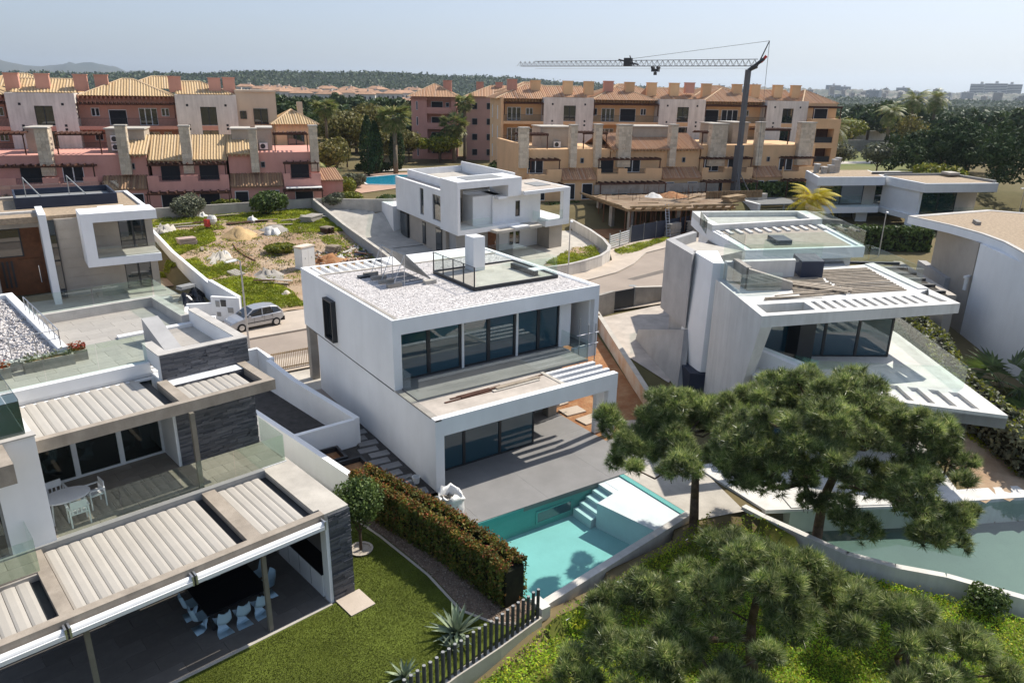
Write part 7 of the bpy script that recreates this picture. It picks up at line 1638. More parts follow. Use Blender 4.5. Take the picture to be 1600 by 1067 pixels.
G().lathe(-4.45, -2.35, [(.42, .2), (.45, .26), (.36, .26), (.35, .21)], 16).obj('tree_ring', kerb_m, None, label='pebble ring round the foot of the small round tree', cat='tree ring')
def agave(label, x, y, z, r, n, seed, group='spiky agaves along the slatted fence'):
    T = thing('agave', label, 'agave', (x, y, z), group=group); rg = np.random.default_rng(seed); q = None
    for i in range(n):
        a = 2.4*i+rg.normal()*.1; el = .25+1.1*(i/n)+.1*rg.normal(); l = r*(.8+.3*rg.random()); g = G(); w = .07*r/.7
        for k in range(5):
            u = k/4; rad = l*u*math.cos(el)*(1+.1*u); zz = l*(u*math.sin(el)-.18*u*u*(1-el/1.5)); ww = w*(1-.95*u**1.6)
            c, s = math.cos(a), math.sin(a); g.v += [(rad*c-ww*s, rad*s+ww*c, zz+.02), (rad*c, rad*s, zz), (rad*c+ww*s, rad*s-ww*c, zz+.02)]
        for k in range(4):
            b = 3*k; g.f += [(b, b+1, b+4, b+3), (b+1, b+2, b+5, b+4)]
        g.obj('leaf', agave_leaf, T, smooth=True)
agave('largest spiky agave behind the slatted fence', -3.75, -8.05, .2, .95, 38, 1); agave('smaller pale agave just in front of the largest one', -4.15, -8.55, .2, .55, 22, 2); agave('spiky agave at the left end of the slatted fence', -5.9, -8.75, .2, .6, 24, 3)
# slatted fence of round posts on a low wall
sf = thing('post_fence', 'curving fence of grey round posts standing on a low concrete kerb', 'fence')
FP = [(-1.05, -8.78), (-2.9, -9.15), (-4.6, -9.42), (-6.5, -9.85), (-8.5, -10.4)]
fl_ = [0]
for i in range(len(FP)-1): fl_.append(fl_[-1]+math.dist(FP[i], FP[i+1]))
s = .12; pst = None; post_grey = surf('weathered_grey_post', (0.075, 0.075, 0.08), .8, .2, 4, .2, 20)
while s < fl_[-1]:
    k = max(i for i in range(len(fl_)) if fl_[i] <= s); k = min(k, len(FP)-2); p = lerp(FP[k], FP[k+1], (s-fl_[k])/(fl_[k+1]-fl_[k])); hz = RNG.normal()*.015
    if pst is None: pst = G().tube((0, 0, 0), (0, 0, 1.12), .055, 10).obj('post', post_grey, sf, loc=(p[0], p[1], .12)); cap_ = G().tube((0, 0, 1.121), (0, 0, 1.135), .05, 10).obj('post_cap', alu_grey, pst)
    else: o = inst(pst, sf, (p[0], p[1], .12+hz)); c = inst(cap_, o)
    s += .232
g = G()
for i in range(len(FP)-1):
    d = Vector((FP[i+1][0]-FP[i][0], FP[i+1][1]-FP[i][1])).normalized(); o = (-d.y*.1, d.x*.1); g.prism([(FP[i][0]+o[0], FP[i][1]+o[1]), (FP[i+1][0]+o[0], FP[i+1][1]+o[1]), (FP[i+1][0]-o[0], FP[i+1][1]-o[1]), (FP[i][0]-o[0], FP[i][1]-o[1])], -1.2, .14)
g.obj('kerb_wall', concrete_lt, sf)
bush('bush', 'small dark shrub against the pool wall of the angular house', 12.35, -16.4, -.55, .7, .7, 1.1, 1500, bush_leaf, .07, seed=41)
# builder's bag and bucket
bb = thing('builders_bag', 'white woven builders bag with rubble on the terrace beside the hedge', 'bag', (-.35, -1.75, 0), 12)
rg = np.random.default_rng(3); g = G(); n_ = 24
for j, (r, z) in enumerate([(.40, 0), (.47, .2), (.47, .45), (.46, .7), (.50, .86), (.42, .84), (.38, .62)]):
    for i in range(n_):
        a = 2*math.pi*i/n_; sq = 1/max(abs(math.cos(a)), abs(math.sin(a)))**.65; k = r*sq*(1+.05*rg.normal()); g.v.append((k*math.cos(a), k*math.sin(a), z+(.09*rg.normal()+.12*math.sin(2*a) if j in (4, 5) else 0)))
for j in range(6):
    for i in range(n_): a = j*n_+i; b = j*n_+(i+1) % n_; g.f.append((a, b, b+n_, a+n_))
g.obj('sack', surf('woven_white_sack', (.72, .71, .68), .8, .06, 3, .4, 9, dist=.03), bb, smooth=True)
chips('rubble', 60, lambda n: np.stack([RNG.uniform(-.33, .33, n), RNG.uniform(-.33, .33, n), .58+.1*RNG.random(n)], 1), .12, concrete, bb, kind='stuff')
bk = thing('bucket', 'small white plastic bucket on the stepping stones beside the white wall', 'bucket', (-.42, 1.05, .06))
G().lathe(0, 0, [(.13, 0), (.17, .3), (.185, .3), (.185, .32), (.16, .32), (.12, .03)], 14).obj('shell', plastic_white, bk); G().path([(-.17, 0, .3), (-.1, .12, .33), (.1, .12, .33), (.17, 0, .3)], .008, 4).obj('handle', steel, bk)
tr_ = thing('mortar_tray', 'grey mortar tray with tools beside the white bucket', 'tray', (-.75, 1.25, .06), 10); q = G(); q.wall('x', [-.3, .3], [0, .14], [], -.22, -.19); q.wall('x', [-.3, .3], [0, .14], [], .19, .22); q.box(-.3, -.19, 0, -.27, .19, .14); q.box(.27, -.19, 0, .3, .19, .14); q.box(-.27, -.19, 0, .27, .19, .03); q.obj('tray', alu_grey, tr_); bx('trowel', steel, tr_, -.15, -.05, .04, .2, .05, .07)

# ------------------------------------------------------------------ silver hatchback
def car():
    T = thing('parked_car', 'silver five door hatchback parked on the pavement by the meter wall', 'car', (0, 0, 0))
    paint = metal('silver_paint', (.46, .47, .49), .32, .55); tyre = surf('tyre_rubber', (.02, .02, .022), .85, .1, 3, 0, 20); trim = surf('black_trim', (.02, .02, .022), .6, .1, 3, 0, 20); glass = dark_glass('car_glass', (.012, .014, .016), 1.8)
    # stations along x (front at -1.92), each: x, half width, sill z, belt z, roof z or None, roof half width
    st = [(-1.92, .60, .34, .60, None), (-1.80, .74, .26, .70, None), (-1.45, .81, .24, .84, None), (-.98, .82, .24, .93, None), (-.28, .82, .24, .95, 1.39), (.35, .82, .24, .96, 1.44), (1.0, .82, .24, .97, 1.41), (1.45, .80, .26, .98, 1.30), (1.78, .76, .30, .98, None), (1.90, .70, .36, .80, None)]
    g = G(); ring = []
    for x, w, s, b, r in st:
        ring.append(len(g.v)); g.v += [(x, -w*.92, s), (x, -w, s+.22), (x, -w*.985, b-.06), (x, -w*.93, b), (x, w*.93, b), (x, w*.985, b-.06), (x, w, s+.22), (x, w*.92, s)]
    for a in range(len(st)-1):
        for i in range(7): p, q = ring[a], ring[a+1]; g.f.append((p+i, q+i, q+i+1, p+i+1))
        g.f.append((ring[a]+7, ring[a+1]+7, ring[a+1], ring[a]))
    g.f.append(tuple(range(ring[0], ring[0]+8))); g.f.append(tuple(range(ring[-1]+7, ring[-1]-1, -1)))
    g.obj('body', paint, T, smooth=False)
    # greenhouse: pillars as paint cage, glass inside
    top = [(-.28, .60, 1.38), (.35, .63, 1.44), (1.0, .62, 1.42), (1.5, .58, 1.33)]; base = [(-1.0, .76, .93), (.3, .77, .955), (1.0, .77, .965), (1.8, .70, .975)]
    g = G(); 
    for x, w, z in top: g.v += [(x, -w, z), (x, -w*.9, z+.035), (x, w*.9, z+.035), (x, w, z)]
    for i in range(3):
        for j in range(3): a = 4*i+j; g.f.append((a, a+4, a+5, a+1))
    k = len(g.v); g.v += [(x, y, z-.05) for x, y, z in g.v[:16]]
    for i in range(3): a, b = k+4*i, k+4*i+4; g.f.append((a+3, b+3, b, a)); g.f.append((4*i, a, b, 4*i+4)); g.f.append((4*i+3, 4*i+7, b+3, a+3))
    g.f.append((0, 3, k+3, k)); g.f.append((12, k+12, k+15, 15)); g.obj('roof', paint, T)
    for s in (-1, 1):
        for (x0, w0, z0), (x1, w1, z1), nm in ((base[0], top[0], 'pillar'), (base[1], top[1], 'pillar'), (base[3], top[3], 'pillar')): G().tube((x0, s*w0, z0-.02), (x1, s*w1, z1), .045, 6).obj(nm, paint, T)
    def pane(*p): return G().quad(*p).obj('side_window', glass, T)
    pane((-.93, -.77, .955), (.26, -.785, .975), (.32, -.645, 1.39), (-.24, -.62, 1.35)); pane((.36, -.785, .975), (1.05, -.785, .985), (1.0, -.64, 1.39), (.40, -.645, 1.40)); pane((1.12, -.78, .99), (1.68, -.73, 1.0), (1.45, -.60, 1.29), (1.07, -.635, 1.37))
    pane((-.93, .77, .955), (.26, .785, .975), (.32, .645, 1.39), (-.24, .62, 1.35)); pane((.36, .785, .975), (1.6, .75, .985), (1.42, .60, 1.3), (.40, .645, 1.40))
    G().quad((-.99, -.72, .945), (-.99, .72, .945), (-.27, .58, 1.385), (-.27, -.58, 1.385)).obj('windscreen', glass, T); G().quad((1.82, .66, .985), (1.82, -.66, .985), (1.51, -.56, 1.32), (1.51, .56, 1.32)).obj('rear_window', glass, T)
    for x in (-1.24, 1.25):
        for s in (-1, 1):
            o = G().tube((x, s*.66, .30), (x, s*.835, .30), .30, 18).obj('wheel', tyre, T); r = G().lathe(0, 0, [(.19, 0), (.19, .012), (.05, .02)], 10); r.v = [(x+a, s*(.836+c), .30+b) for a, b, c in r.v]; r.obj('rim', steel, o)
            bx('wheel_arch', trim, T, x-.33, s*.822-.004, .30, x+.33, s*.822+.004, .62) if False else None
    for s in (-1, 1):
        G().hexa([(-1.86, s*.42, .56), (-1.62, s*.70, .58), (-1.58, s*.72, .60), (-1.80, s*.44, .58), (-1.84, s*.44, .70), (-1.56, s*.735, .78), (-1.5, s*.74, .80), (-1.78, s*.46, .73)]).obj('headlight', chrome, T)
        bx('door_mirror', paint, T, -.72, s*.80, .93, -.56, s*.95, 1.06); bx('tail_light', surf('tail_light_red', (.35, .02, .02), .4, .05, 1, 0, 10), T, 1.70, s*.70-.03, .72, 1.80, s*.74+.03, .98)
        for x in (-.32, .42, 1.02): bx('door_gap', trim, T, x-.006, s*.8205-.002, .40, x+.006, s*.8205+.003, .93)
        bx('side_moulding', trim, T, -.9, s*.822-.005, .50, 1.1, s*.822+.01, .56)
        for x in (.2, .88): bx('door_handle', trim, T, x, s*.815-.01, .82, x+.16, s*.815+.02, .85)
    bx('rear_bumper', trim, T, 1.62, -.76, .30, 1.93, .76, .58); bx('front_bumper', paint, T, -1.95, -.58, .32, -1.8, .58, .52); bx('number_plate', alu_white, T, -1.965, -.26, .38, -1.951, .26, .48)
    return T
c_ = car(); c_.location = (.05, 26.55, .12); c_.rotation_euler = (0, 0, R(7))

# ------------------------------------------------------------------ street lamps
def lamp(label, x, y, z, h, arm, deg):
    T = thing('street_lamp', label, 'street lamp', (x, y, z), deg, 'slim grey street lamps'); G().path([(0, 0, 0), (0, 0, h*.5), (0, 0, h)], .07, 8, .045).obj('pole', steel, T)
    q = G(); q.path([(0, 0, h-.05), (arm*.6, 0, h+.1), (arm, 0, h+.1)], .03, 6); q.obj('arm', steel, T); G().hexa([(arm, -.12, h+.05), (arm+.7, -.1, h+.07), (arm+.7, .1, h+.07), (arm, .12, h+.05), (arm, -.1, h+.15), (arm+.7, -.06, h+.13), (arm+.7, .06, h+.13), (arm, .1, h+.15)]).obj('lamp_head', alu_white, T)
lamp('slim lamp post standing in front of the silver car', -1.62, 22.0, .0, 5.9, .3, 200); lamp('slim lamp post beside the hedge behind the angular house', 63.2, 16.7, 0, 4.7, .5, 215); lamp('lamp post with white head behind the roof terrace guard glass', 28.0, 26.0, .1, 5.2, .4, 240); lamp('short lamp post right of the modern villa', 94, 16, 0, 5.4, .4, 180)

# ------------------------------------------------------------------ weedy building plot
def gz(x, y): return float(ground_h(x, y))
def weeds(cx, cy, r):
    return [(cx+r*math.cos(a)*(1+.25*math.sin(3*a+cx)), cy+r*math.sin(a)*(1+.25*math.cos(2*a+cy))) for a in np.linspace(0, 2*math.pi, 14, endpoint=False)]
for i, (p, n) in enumerate([([(-.4, 30), (5, 30), (5.2, 34.5), (4.4, 37.5), (2.6, 39.6), (-.8, 39.5)], 30000), ([(-1.2, 47), (3.5, 51), (4, 55), (-1.4, 57)], 16000), ([(-1.5, 57.5), (17, 57.5), (17.2, 61.8), (-1.6, 62.8)], 22000), (weeds(2, 42, 1.6), 2500), ([(11, 51), (16.4, 50), (17, 58), (11, 58)], 14000), ([(-1.0, 39), (1.0, 40), (.6, 46), (-1.2, 46)], 7000), (weeds(4.2, 56, 1.6), 1500), ([(12.6, 42), (15.4, 40), (16, 49), (13, 49)], 3500), (weeds(-2.4, 45.4, 1.0), 1200), (weeds(7.5, 33, 1.3), 800)]):
    cover('weeds', p, n, .085, weed_leaf, 0, .28, clump=max(10, n//110), cl_r=.55, up=.6, seed=60+i)
cover('weeds', [(-.2, 30.5), (13, 31.5), (15, 40), (16.6, 60), (-1, 60), (-.8, 45)], 9000, .09, weed_leaf, 0, .22, clump=150, cl_r=.33, up=.6, seed=88)
cover('dry_weeds', [(-.2, 30.5), (13, 31.5), (15, 40), (16.6, 60), (-1, 60), (-.8, 45)], 7000, .08, brown_leaf, 0, .2, clump=170, cl_r=.45, up=.5, seed=89)
cover('weeds', [(30, 28.4), (36, 30.5), (39.6, 35.8), (37, 36.4), (33.5, 34.2), (30, 32)], 9000, .09, weed_leaf, .05, .25, clump=60, cl_r=.9, up=.6, seed=81)
cover('weeds', [(38.4, 30.6), (42, 31.4), (50, 34.4), (50, 35.2), (44, 34.2), (40, 33)], 4000, .09, weed_leaf, .15, .25, clump=40, cl_r=.6, up=.6, seed=82)
cover('weeds', [(25.5, -9), (31, -5), (32.5, -6.4), (26.2, -11.8), (24, -14.6), (22, -14)], 3500, .06, weed_leaf, .06, .18, clump=50, cl_r=.6, up=.6, seed=83)
bush('yellow_bush', 'low yellow green bush on the bare earth beside the white cabinet', 7.9, 45.2, gz(7.9, 45.2), 2.1, 1.6, 1.0, 2600, yellow_leaf, .13, seed=90)
bush('bush', 'large dark green bush at the rear wall of the building plot', 11.2, 60.2, gz(11, 60), 2.5, 2.0, 2.8, 5000, bush_leaf, .17, seed=91, lumps=10)
bush('olive_bush', 'pale grey olive bush at the rear wall of the building plot', 3.2, 62.0, gz(3, 62), 2.4, 1.6, 2.6, 4200, olive_leaf, .13, seed=92, lumps=10, shell=.35)
bush('bush', 'straggly yellow green shrubs behind the rear wall below the salmon villas', 7.8, 64.4, 2.3, 2.4, 1.0, 1.6, 1800, yellow_leaf, .14, seed=93)
cb_ = thing('utility_cabinet', 'white double door utility cabinet standing alone on bare earth', 'cabinet', (8.5, 39.9, gz(8.5, 40)), 25)
bx('plinth', concrete, cb_, -.85, -.5, -.1, .85, .5, .08); bx('cabinet_body', plastic_white, cb_, -.8, -.45, .08, .8, .45, 1.95); bx('lid', rust_white, cb_, -.86, -.5, 1.951, .86, .5, 2.1)
for x in (-.77, .01): o = bx('door', plastic_white, cb_, x, -.475, .14, x+.76, -.451, 1.9); bx('handle', alu_grey, o, x+.36, -.49, .95, x+.4, -.476, 1.1)
sandm = surf('building_sand', (.55, .38, .19), .95, .15, 1.5, .5, 8, dist=.06)
heap('sand_pile', 'pale orange pile of building sand in the middle of the plot', 6.0, 51.8, gz(6, 52)-.1, 1.9, 1.15, sandm, cat='sand pile', seed=8)
heap('rubble_pile', 'long heap of grey rubble and earth beside the weeds near the pavement', 4.9, 39.3, gz(5, 39.3)-.1, 1.5, .6, concrete, cat='rubble pile', seed=9, rough=.25)
heap('rubble_pile', 'grey rubble and tarpaulin heap near the white boundary wall', 2.4, 45.4, gz(2.4, 45.4)-.1, 1.5, .8, concrete_lt, cat='rubble pile', seed=10, rough=.3)
heap('rubble_pile', 'brown rubble heap beside the white cabinet', 11.2, 41.2, gz(11, 41)-.1, 1.8, .8, soil, cat='rubble pile', seed=11, rough=.25)
heap('cement_patch', 'flat grey cement heap right of the sand pile', 10.2, 53.6, gz(10, 53.6)-.1, 2.2, .5, concrete, cat='cement heap', seed=12)
heap('boulder', 'single pale boulder in the weeds near the pavement', 4.6, 33.4, gz(4.6, 33.4)-.1, .75, .55, rust_white, cat='boulder', seed=13)
def pallet(label, x, y, deg, tilt=0, z=0, mat=plank_m):
    T = thing('pallet', label, 'pallet', (x, y, gz(x, y)+z), deg, 'wooden pallets on the building plot'); T.rotation_euler[0] = R(tilt); s = None
    for i in range(7):
        if s is None: s = G().box(-.5, -.04, .12, .5, .05, .145).obj('slat', mat, T, loc=(0, -.54+i*.18, 0))
        else: inst(s, T, (0, -.54+i*.18, 0))
    for x_ in (-.45, 0, .45): bx('bearer', mat, T, x_-.04, -.6, 0, x_+.04, .6, .12)
    return T
pallet('pallet lying tilted in the weeds next to the white boundary wall', 2.5, 40.4, 30, 12, .1, concrete_lt)
for i in range(5): pallet(['bottom pallet of the stack beside the brown rubble heap', 'second pallet of the stack beside the brown rubble heap', 'middle pallet of the stack beside the brown rubble heap', 'fourth pallet of the stack beside the brown rubble heap', 'top pallet of the stack beside the brown rubble heap'][i], 12.4+.04*i, 43.2, 15+4*i, 0, .16*i)
for i in range(4): pallet(['bottom pallet of the dark stack by the grey block wall', 'second pallet of the dark stack by the grey block wall', 'third pallet of the dark stack by the grey block wall', 'top pale pallet of the dark stack by the grey block wall'][i], 14.6, 50.2, 10+3*i, 0, .17*i, dark_wood if i < 3 else plank_m)
SP = 'boards scattered over the building plot'
bd = [(4.7, 36.6, 2.2, -40, 'pale board lying over the weeds beside the long rubble heap, left one'), (5.1, 36.9, 2.4, -44, 'pale board lying over the weeds beside the long rubble heap, right one'), (3.9, 37.0, 1.8, -30, 'short board lying flat in the weeds beside the pavement'), (14.3, 56.8, 4.0, 35, 'long pale plank sticking out of the rear debris heap'), (13.0, 56.0, 3.0, 10, 'plank lying flat left of the rear debris heap'), (15.4, 56.4, 3.0, -40, 'dark plank lying across the rear debris heap'),
      (8.3, 57.0, 4.4, 4, 'wide grey sheet lying on the grass behind the sand pile'), (9.8, 56.8, 3.2, -10, 'dark board lying on the grass behind the sand pile'), (1.0, 57.6, 3.6, 6, 'grey board lying in the grass at the rear left of the plot'), (2.6, 57.3, 3.4, -5, 'pale board in the middle of the rear left timber'), (4.4, 58.5, 3.2, 22, 'yellowish board lying diagonally near the rear wall'), (6.6, 60.4, 3.6, 6, 'flat pale board nearest the rear wall of the plot'), (14.9, 42.3, 2.6, 60, 'dark blue grey sheet leaning by the plot wall'), (14.0, 42.9, 2.4, 40, 'yellow board leaning by the pallet stack'), (14.7, 41.2, 2.2, -60, 'white board leaning by the plot wall'), (1.6, 48.5, 1.6, 80, 'thin board lying along the white boundary wall'), (10.9, 54.2, 2.6, -15, 'dark beam lying on the cement heap')]
for i, (x, y, l, d, lab) in enumerate(bd): plank(x, y, gz(x, y)+.12+.1*(i % 3), l, .28 if i not in (6, 12) else .9, .06, d, [plank_m, concrete_lt, dark_wood, plank_m][i % 4] if i != 12 else navy, lab, SP)
stack('block_stack', 'pinkish stack of cement blocks on a pallet near the white boundary wall', .7, 50.6, gz(.7, 50.6), 5, 1.6, 1.1, 3, .25, surf('pink_blocks', (.45, .33, .29), .9, .1, 2, .2, 12), 'block stack')
stack('timber_stack', 'old grey timber stack in the weeds near the rear debris', 14.8, 55.4, gz(14.8, 55.4), 40, 2.6, 1.4, 5, .14, concrete, 'timber stack')
for i, (x, y, s, lab) in enumerate([(3.6, 61.6, .55, 'white sack by the rear wall, left of the pair'), (4.7, 61.8, .7, 'white sack by the rear wall, right of the pair'), (9.2, 51.6, .95, 'crumpled white plastic sack right of the sand pile'), (8.8, 57.3, .7, 'white sacks at the end of the grey sheet'), (2.9, 45.6, .8, 'pale sheet of tarpaulin on the rubble near the white boundary wall'), (12.4, 41.0, .6, 'white sack at the foot of the brown rubble heap')]):
    heap('sack', lab, x, y, gz(x, y)-.05, s, s*.9, white_old, cat='sack', seed=20+i, rough=.22)
dr = thing('cement_mixer', 'small red and white cement mixer standing in the grass', 'cement mixer', (4.3, 55.6, gz(4.3, 55.6)), 20)
G().lathe(0, 0, [(.25, .5), (.48, .8), (.5, 1.1), (.3, 1.45), (.3, 1.4)], 12).obj('drum', white_old, dr); bx('motor_box', surf('red_steel', (.5, .04, .03), .5, .1, 2, 0, 20), dr, -.75, -.3, .35, -.42, .3, 1.1)
q = G(); 
for a, b in ((-.6, -.4), (-.6, .4), (.5, -.4), (.5, .4)): q.tube((a, b, 0), (a*.5, b*.4, .7), .04, 5)
q.obj('frame', rusty, dr)
G().path([(4.6, 49.3, gz(4.6, 49.3)+.1), (4.4, 47.4, gz(4.4, 47.4)+.1), (4.6, 45, gz(4.6, 45)+.08), (5.0, 43.4, gz(5, 43.4)+.08)], .07, 6).obj('trench_pipe', rusty, None, label='dark pipe running across the bare earth of the plot', cat='pipe')
chips('debris', 3600, lambda n: np.column_stack([(Q := inpoly(n, [(-.6, 40), (15.4, 39), (17, 60), (-1.4, 61)], 0))[:, :2], ground_h(Q[:, 0], Q[:, 1])+.03]), .11, islands('mixed_debris', [(.45, .40, .34), (.6, .57, .52), (.3, .2, .13), (.36, .33, .3)], .9, .2, 10), None, kind='stuff')
chips('debris', 420, lambda n: np.column_stack([(Q := inpoly(n, [(10, 39.8), (15.2, 39.5), (15.6, 44.5), (10.5, 44)], 0))[:, :2], ground_h(Q[:, 0], Q[:, 1])+.1]), .24, islands('brick_debris', [(.45, .40, .34), (.66, .62, .56), (.42, .18, .10), (.36, .33, .3)], .9, .2, 10), None, kind='stuff')
# builders' junk on the drive of the beige house
for i, (x, y, s, h, lab) in enumerate([(-1.9, 34.6, .75, .7, 'shiny black rubbish bag at the front of the junk heap'), (-2.7, 35.4, .8, .8, 'black rubbish bag at the left of the junk heap'), (-1.9, 36.1, .85, 1.0, 'tallest black rubbish bag at the back of the junk heap'), (-2.5, 34.2, .55, .5, 'small black rubbish bag nearest the meter wall')]):
    heap('rubbish_bag', lab, x, y, .08, s, h, surf('black_plastic', (.012, .012, .014), .25, .1, 3, .4, 8, spec=.6), cat='rubbish bag', seed=40+i, rough=.2)
stack('panel_stack', 'pile of dark framed panels on top of the junk heap', -2.4, 36.6, .9, 20, 1.2, .8, 3, .1, alu_grey, 'panel stack')
stack('slab_stack', 'pile of white slabs lying on the drive of the beige house', -4.2, 36.6, .1, 8, 1.4, .7, 3, .11, white_old, 'slab stack'); stack('slab_stack', 'flat pale slabs on the drive nearest the wall', -3.1, 37.6, .1, -10, 1.3, .6, 1, .1, pave_m, 'slab stack')
plank(-1.45, 37.2, .3, 3.0, .35, .08, 75, plank_m, 'weathered plank leaning behind the junk heap by the white wall')
heap('rubble_pile', 'small heap of planks and rubble beside the rear end of the white boundary wall', -.3, 56, gz(0, 56), 1.4, .7, concrete_lt, cat='rubble pile', seed=50, rough=.3)

# ------------------------------------------------------------------ palms and trees between the buildings
def frond_mesh(rg, l, droop, w, nleaf=16):
    V = []; F = []
    pts = [Vector((l*u*(1-.12*u), 0, l*(.55*u-droop*u*u))) for u in np.linspace(0, 1, nleaf)]
    for i in range(1, nleaf):
        p = pts[i]; t = (pts[i]-pts[i-1]).normalized(); ll = w*(math.sin(math.pi*(i/nleaf)**.7)+.15)
        for s in (-1, 1):
            tip = p+Vector((t.x*ll*.55, s*ll, t.z*ll*.4-.35*ll)); a = p-t*.07*l/3; b = p+t*.07*l/3; k = len(V); V += [tuple(a), tuple(b), tuple(tip)]; F.append((k, k+1, k+2))
    return V, F
def palm(name, label, x, y, z, h, crown_r, n, leaf, seed, fan=False, trunk_r=.25, cat='palm tree', group=None):
    T = thing(name, label, cat, (x, y, z), group=group); rg = np.random.default_rng(seed)
    if h > .3: G().path([(0, 0, -.2), (.05, 0, h*.5), (0, 0, h)], trunk_r*1.25, 9, trunk_r*.9).obj('trunk', palm_bark, T, smooth=True)
    VV = []; FF = []
    for i in range(n):
        u = (i+.5)/n; el = 1.25-2.0*u+.15*rg.normal(); az = i*2.4+rg.normal()*.2; l = crown_r*(.8+.35*rg.random())
        m = Matrix.Rotation(az, 4, 'Z') @ Matrix.Rotation(-el+.45, 4, 'Y')
        if fan:
            V = []; F = []; st = Vector((l*.45, 0, 0)); k = 13
            V.append((0, .02, 0)); V.append((0, -.02, 0)); V.append(tuple(st)); F.append((0, 1, 2))
            for j in range(k):
                a = -1.5+3.0*j/(k-1); tip = st+Vector((math.cos(a)*l*.62, math.sin(a)*l*.62, -.16*l*abs(math.sin(a))-.05*l)); o = Vector((-math.sin(a), math.cos(a), 0))*.06*l/1.5; c = len(V); md = (st+tip)/2+Vector((0, 0, .03*l)); V += [tuple(st), tuple(md-o), tuple(tip), tuple(md+o)]; F += [(c, c+1, c+2), (c, c+2, c+3)]
        else: V, F = frond_mesh(rg, l, .55+.25*rg.random(), l*.30)
        b = len(VV); VV += [tuple((m @ Vector(v))+Vector((0, 0, h))) for v in V]; FF += [tuple(q+b for q in f) for f in F]
    np_obj('fronds', VV, FF, leaf, T, kind='stuff')
    if fan:
        P = np.stack([rg.normal(size=160)*.35, rg.normal(size=160)*.35, h-.4-1.3*rg.random(160)], 1); V, F = leaf_quads(P, .35, .12, rng=rg); np_obj('dry_skirt', V, F, brown_leaf, T, kind='stuff')
    return T
palm('fan_palm', 'slender fan palm behind the salmon villas at the left of the trees', 31.4, 92.8, 2.3, 11.0, 2.2, 42, palm_leaf, 1, True, .22)
palm('fan_palm', 'tall thick fan palm beside the blue shared pool', 43.0, 92.0, 2.3, 9.6, 3.1, 60, palm_leaf, 2, True, .34)
palm('fan_palm', 'shorter fan palm right of the pool in front of the pink tower', 62.5, 105.6, 2.3, 7.4, 3.0, 56, palm_leaf, 3, True, .34)
palm('fan_palm', 'dark fan palm rising between the pink tower and the pink wing', 65.7, 106.9, 2.3, 11.6, 2.2, 46, palm_leaf, 4, True, .25)
palm('date_palm', 'tall palm left of the pair beyond the parkland', 173, 73.5, 2, 13.5, 4.4, 34, palm_leaf, 5, False, .35); palm('date_palm', 'tall palm right of the pair beyond the parkland', 179.6, 71.6, 2, 14.0, 4.0, 34, palm_leaf, 6, False, .35); palm('date_palm', 'broad palm in front of the far palm pair', 153.3, 67.9, 2, 11, 3.8, 34, palm_leaf, 7, False, .35)
palm('date_palm', 'leafy palm at the right end of the ochre apartments', 105.3, 50.9, 2, 9.0, 3.6, 36, palm_leaf, 8, False, .35)
palm('golden_palm', 'bright golden yellow feather palm in front of the modern villa', 67.0, 28.0, 0, 4.2, 3.3, 40, gold_leaf, 9, False, .18); 
palm('garden_palm', 'bright green low palm right of the modern villa', 78.5, 12.5, .0, 2.2, 3.0, 30, yellow_leaf, 10, False, .25); palm('garden_palm', 'second low green palm right of the modern villa', 84, 11, .0, 1.6, 3.0, 26, yellow_leaf, 11, False, .25)
palm('yucca_palm', 'small palm below the pergola at the end of the salmon villas', 25.5, 78, 2.3, 2.2, 2.2, 26, palm_leaf, 12, False, .2)
palm('giant_strelitzia', 'broad leaved plant against the wall of the curved house', 32.5, -8.2, 0, .8, 2.4, 22, bush_leaf, 13, True, .15)
tspec = [ # label, x, y, z, rx, h, trunk, n, leaf, size
 ('wide olive brown tree behind the slender palm', 40, 106, 2.3, 6.5, 8, 2.5, 5200, brown_leaf, .32), ('pale greenish tree in front of the wide brown tree', 30.5, 88, 2.3, 3.6, 5, 1.5, 2600, brown_leaf, .24), ('round yellow green tree right of the blue pool', 54.7, 110, 2.3, 4.0, 5.2, 1.5, 3000, brown_leaf, .28), ('flat topped yellow green tree below the pink tower', 59.6, 106.5, 2.3, 4.6, 3.6, 1.8, 3200, yellow_leaf, .28), ('yellow green tree between the cypress and the tall palm', 44.5, 100, 2.3, 3.4, 5.5, 1.5, 2400, brown_leaf, .26),
 ('tall olive coloured tree behind the tall palm', 52, 122, 2.3, 5.5, 9.5, 2, 3600, brown_leaf, .32), ('dark evergreen tree behind the palms at the pink tower foot', 63, 112, 2.3, 3.4, 4.5, 1, 2200, bush_leaf, .28), ('round olive tree on the park lawn nearest the ochre block', 114, 55.7, 2, 4.0, 5.5, 1.6, 2600, olive_leaf, .28), ('grey olive tree alone on the park lawn', 126.5, 54, 2, 4.6, 5.0, 1.4, 2800, olive_leaf, .3), ('bare brownish tree by the park path, left', 150, 79, 2, 4.5, 8, 2.5, 1500, brown_leaf, .3), ('bare brownish tree by the park path, right', 158, 66, 2, 4.5, 8, 2.5, 1500, brown_leaf, .3), ('bushy yellow green tree behind the park wall', 185, 96, 2, 5, 7, 2, 1800, yellow_leaf, .4),
 ('dark bushy tree at the foot of the ochre apartments corner', 49.5, 69, 2.3, 3.0, 3.6, .8, 2200, bush_leaf, .22), ('round shrub tree by the orange villa end wall', 46, 64, 2.3, 2.6, 2.4, .5, 1800, yellow_leaf, .2)]
for i, (lab, x, y, z, rx, h, tr, n, leaf, s) in enumerate(tspec): bush('tree', lab, x, y, z, rx, rx, h, n, leaf, s, 'tree', 9, tr, 'park and garden trees', 100+i, .45, .16)
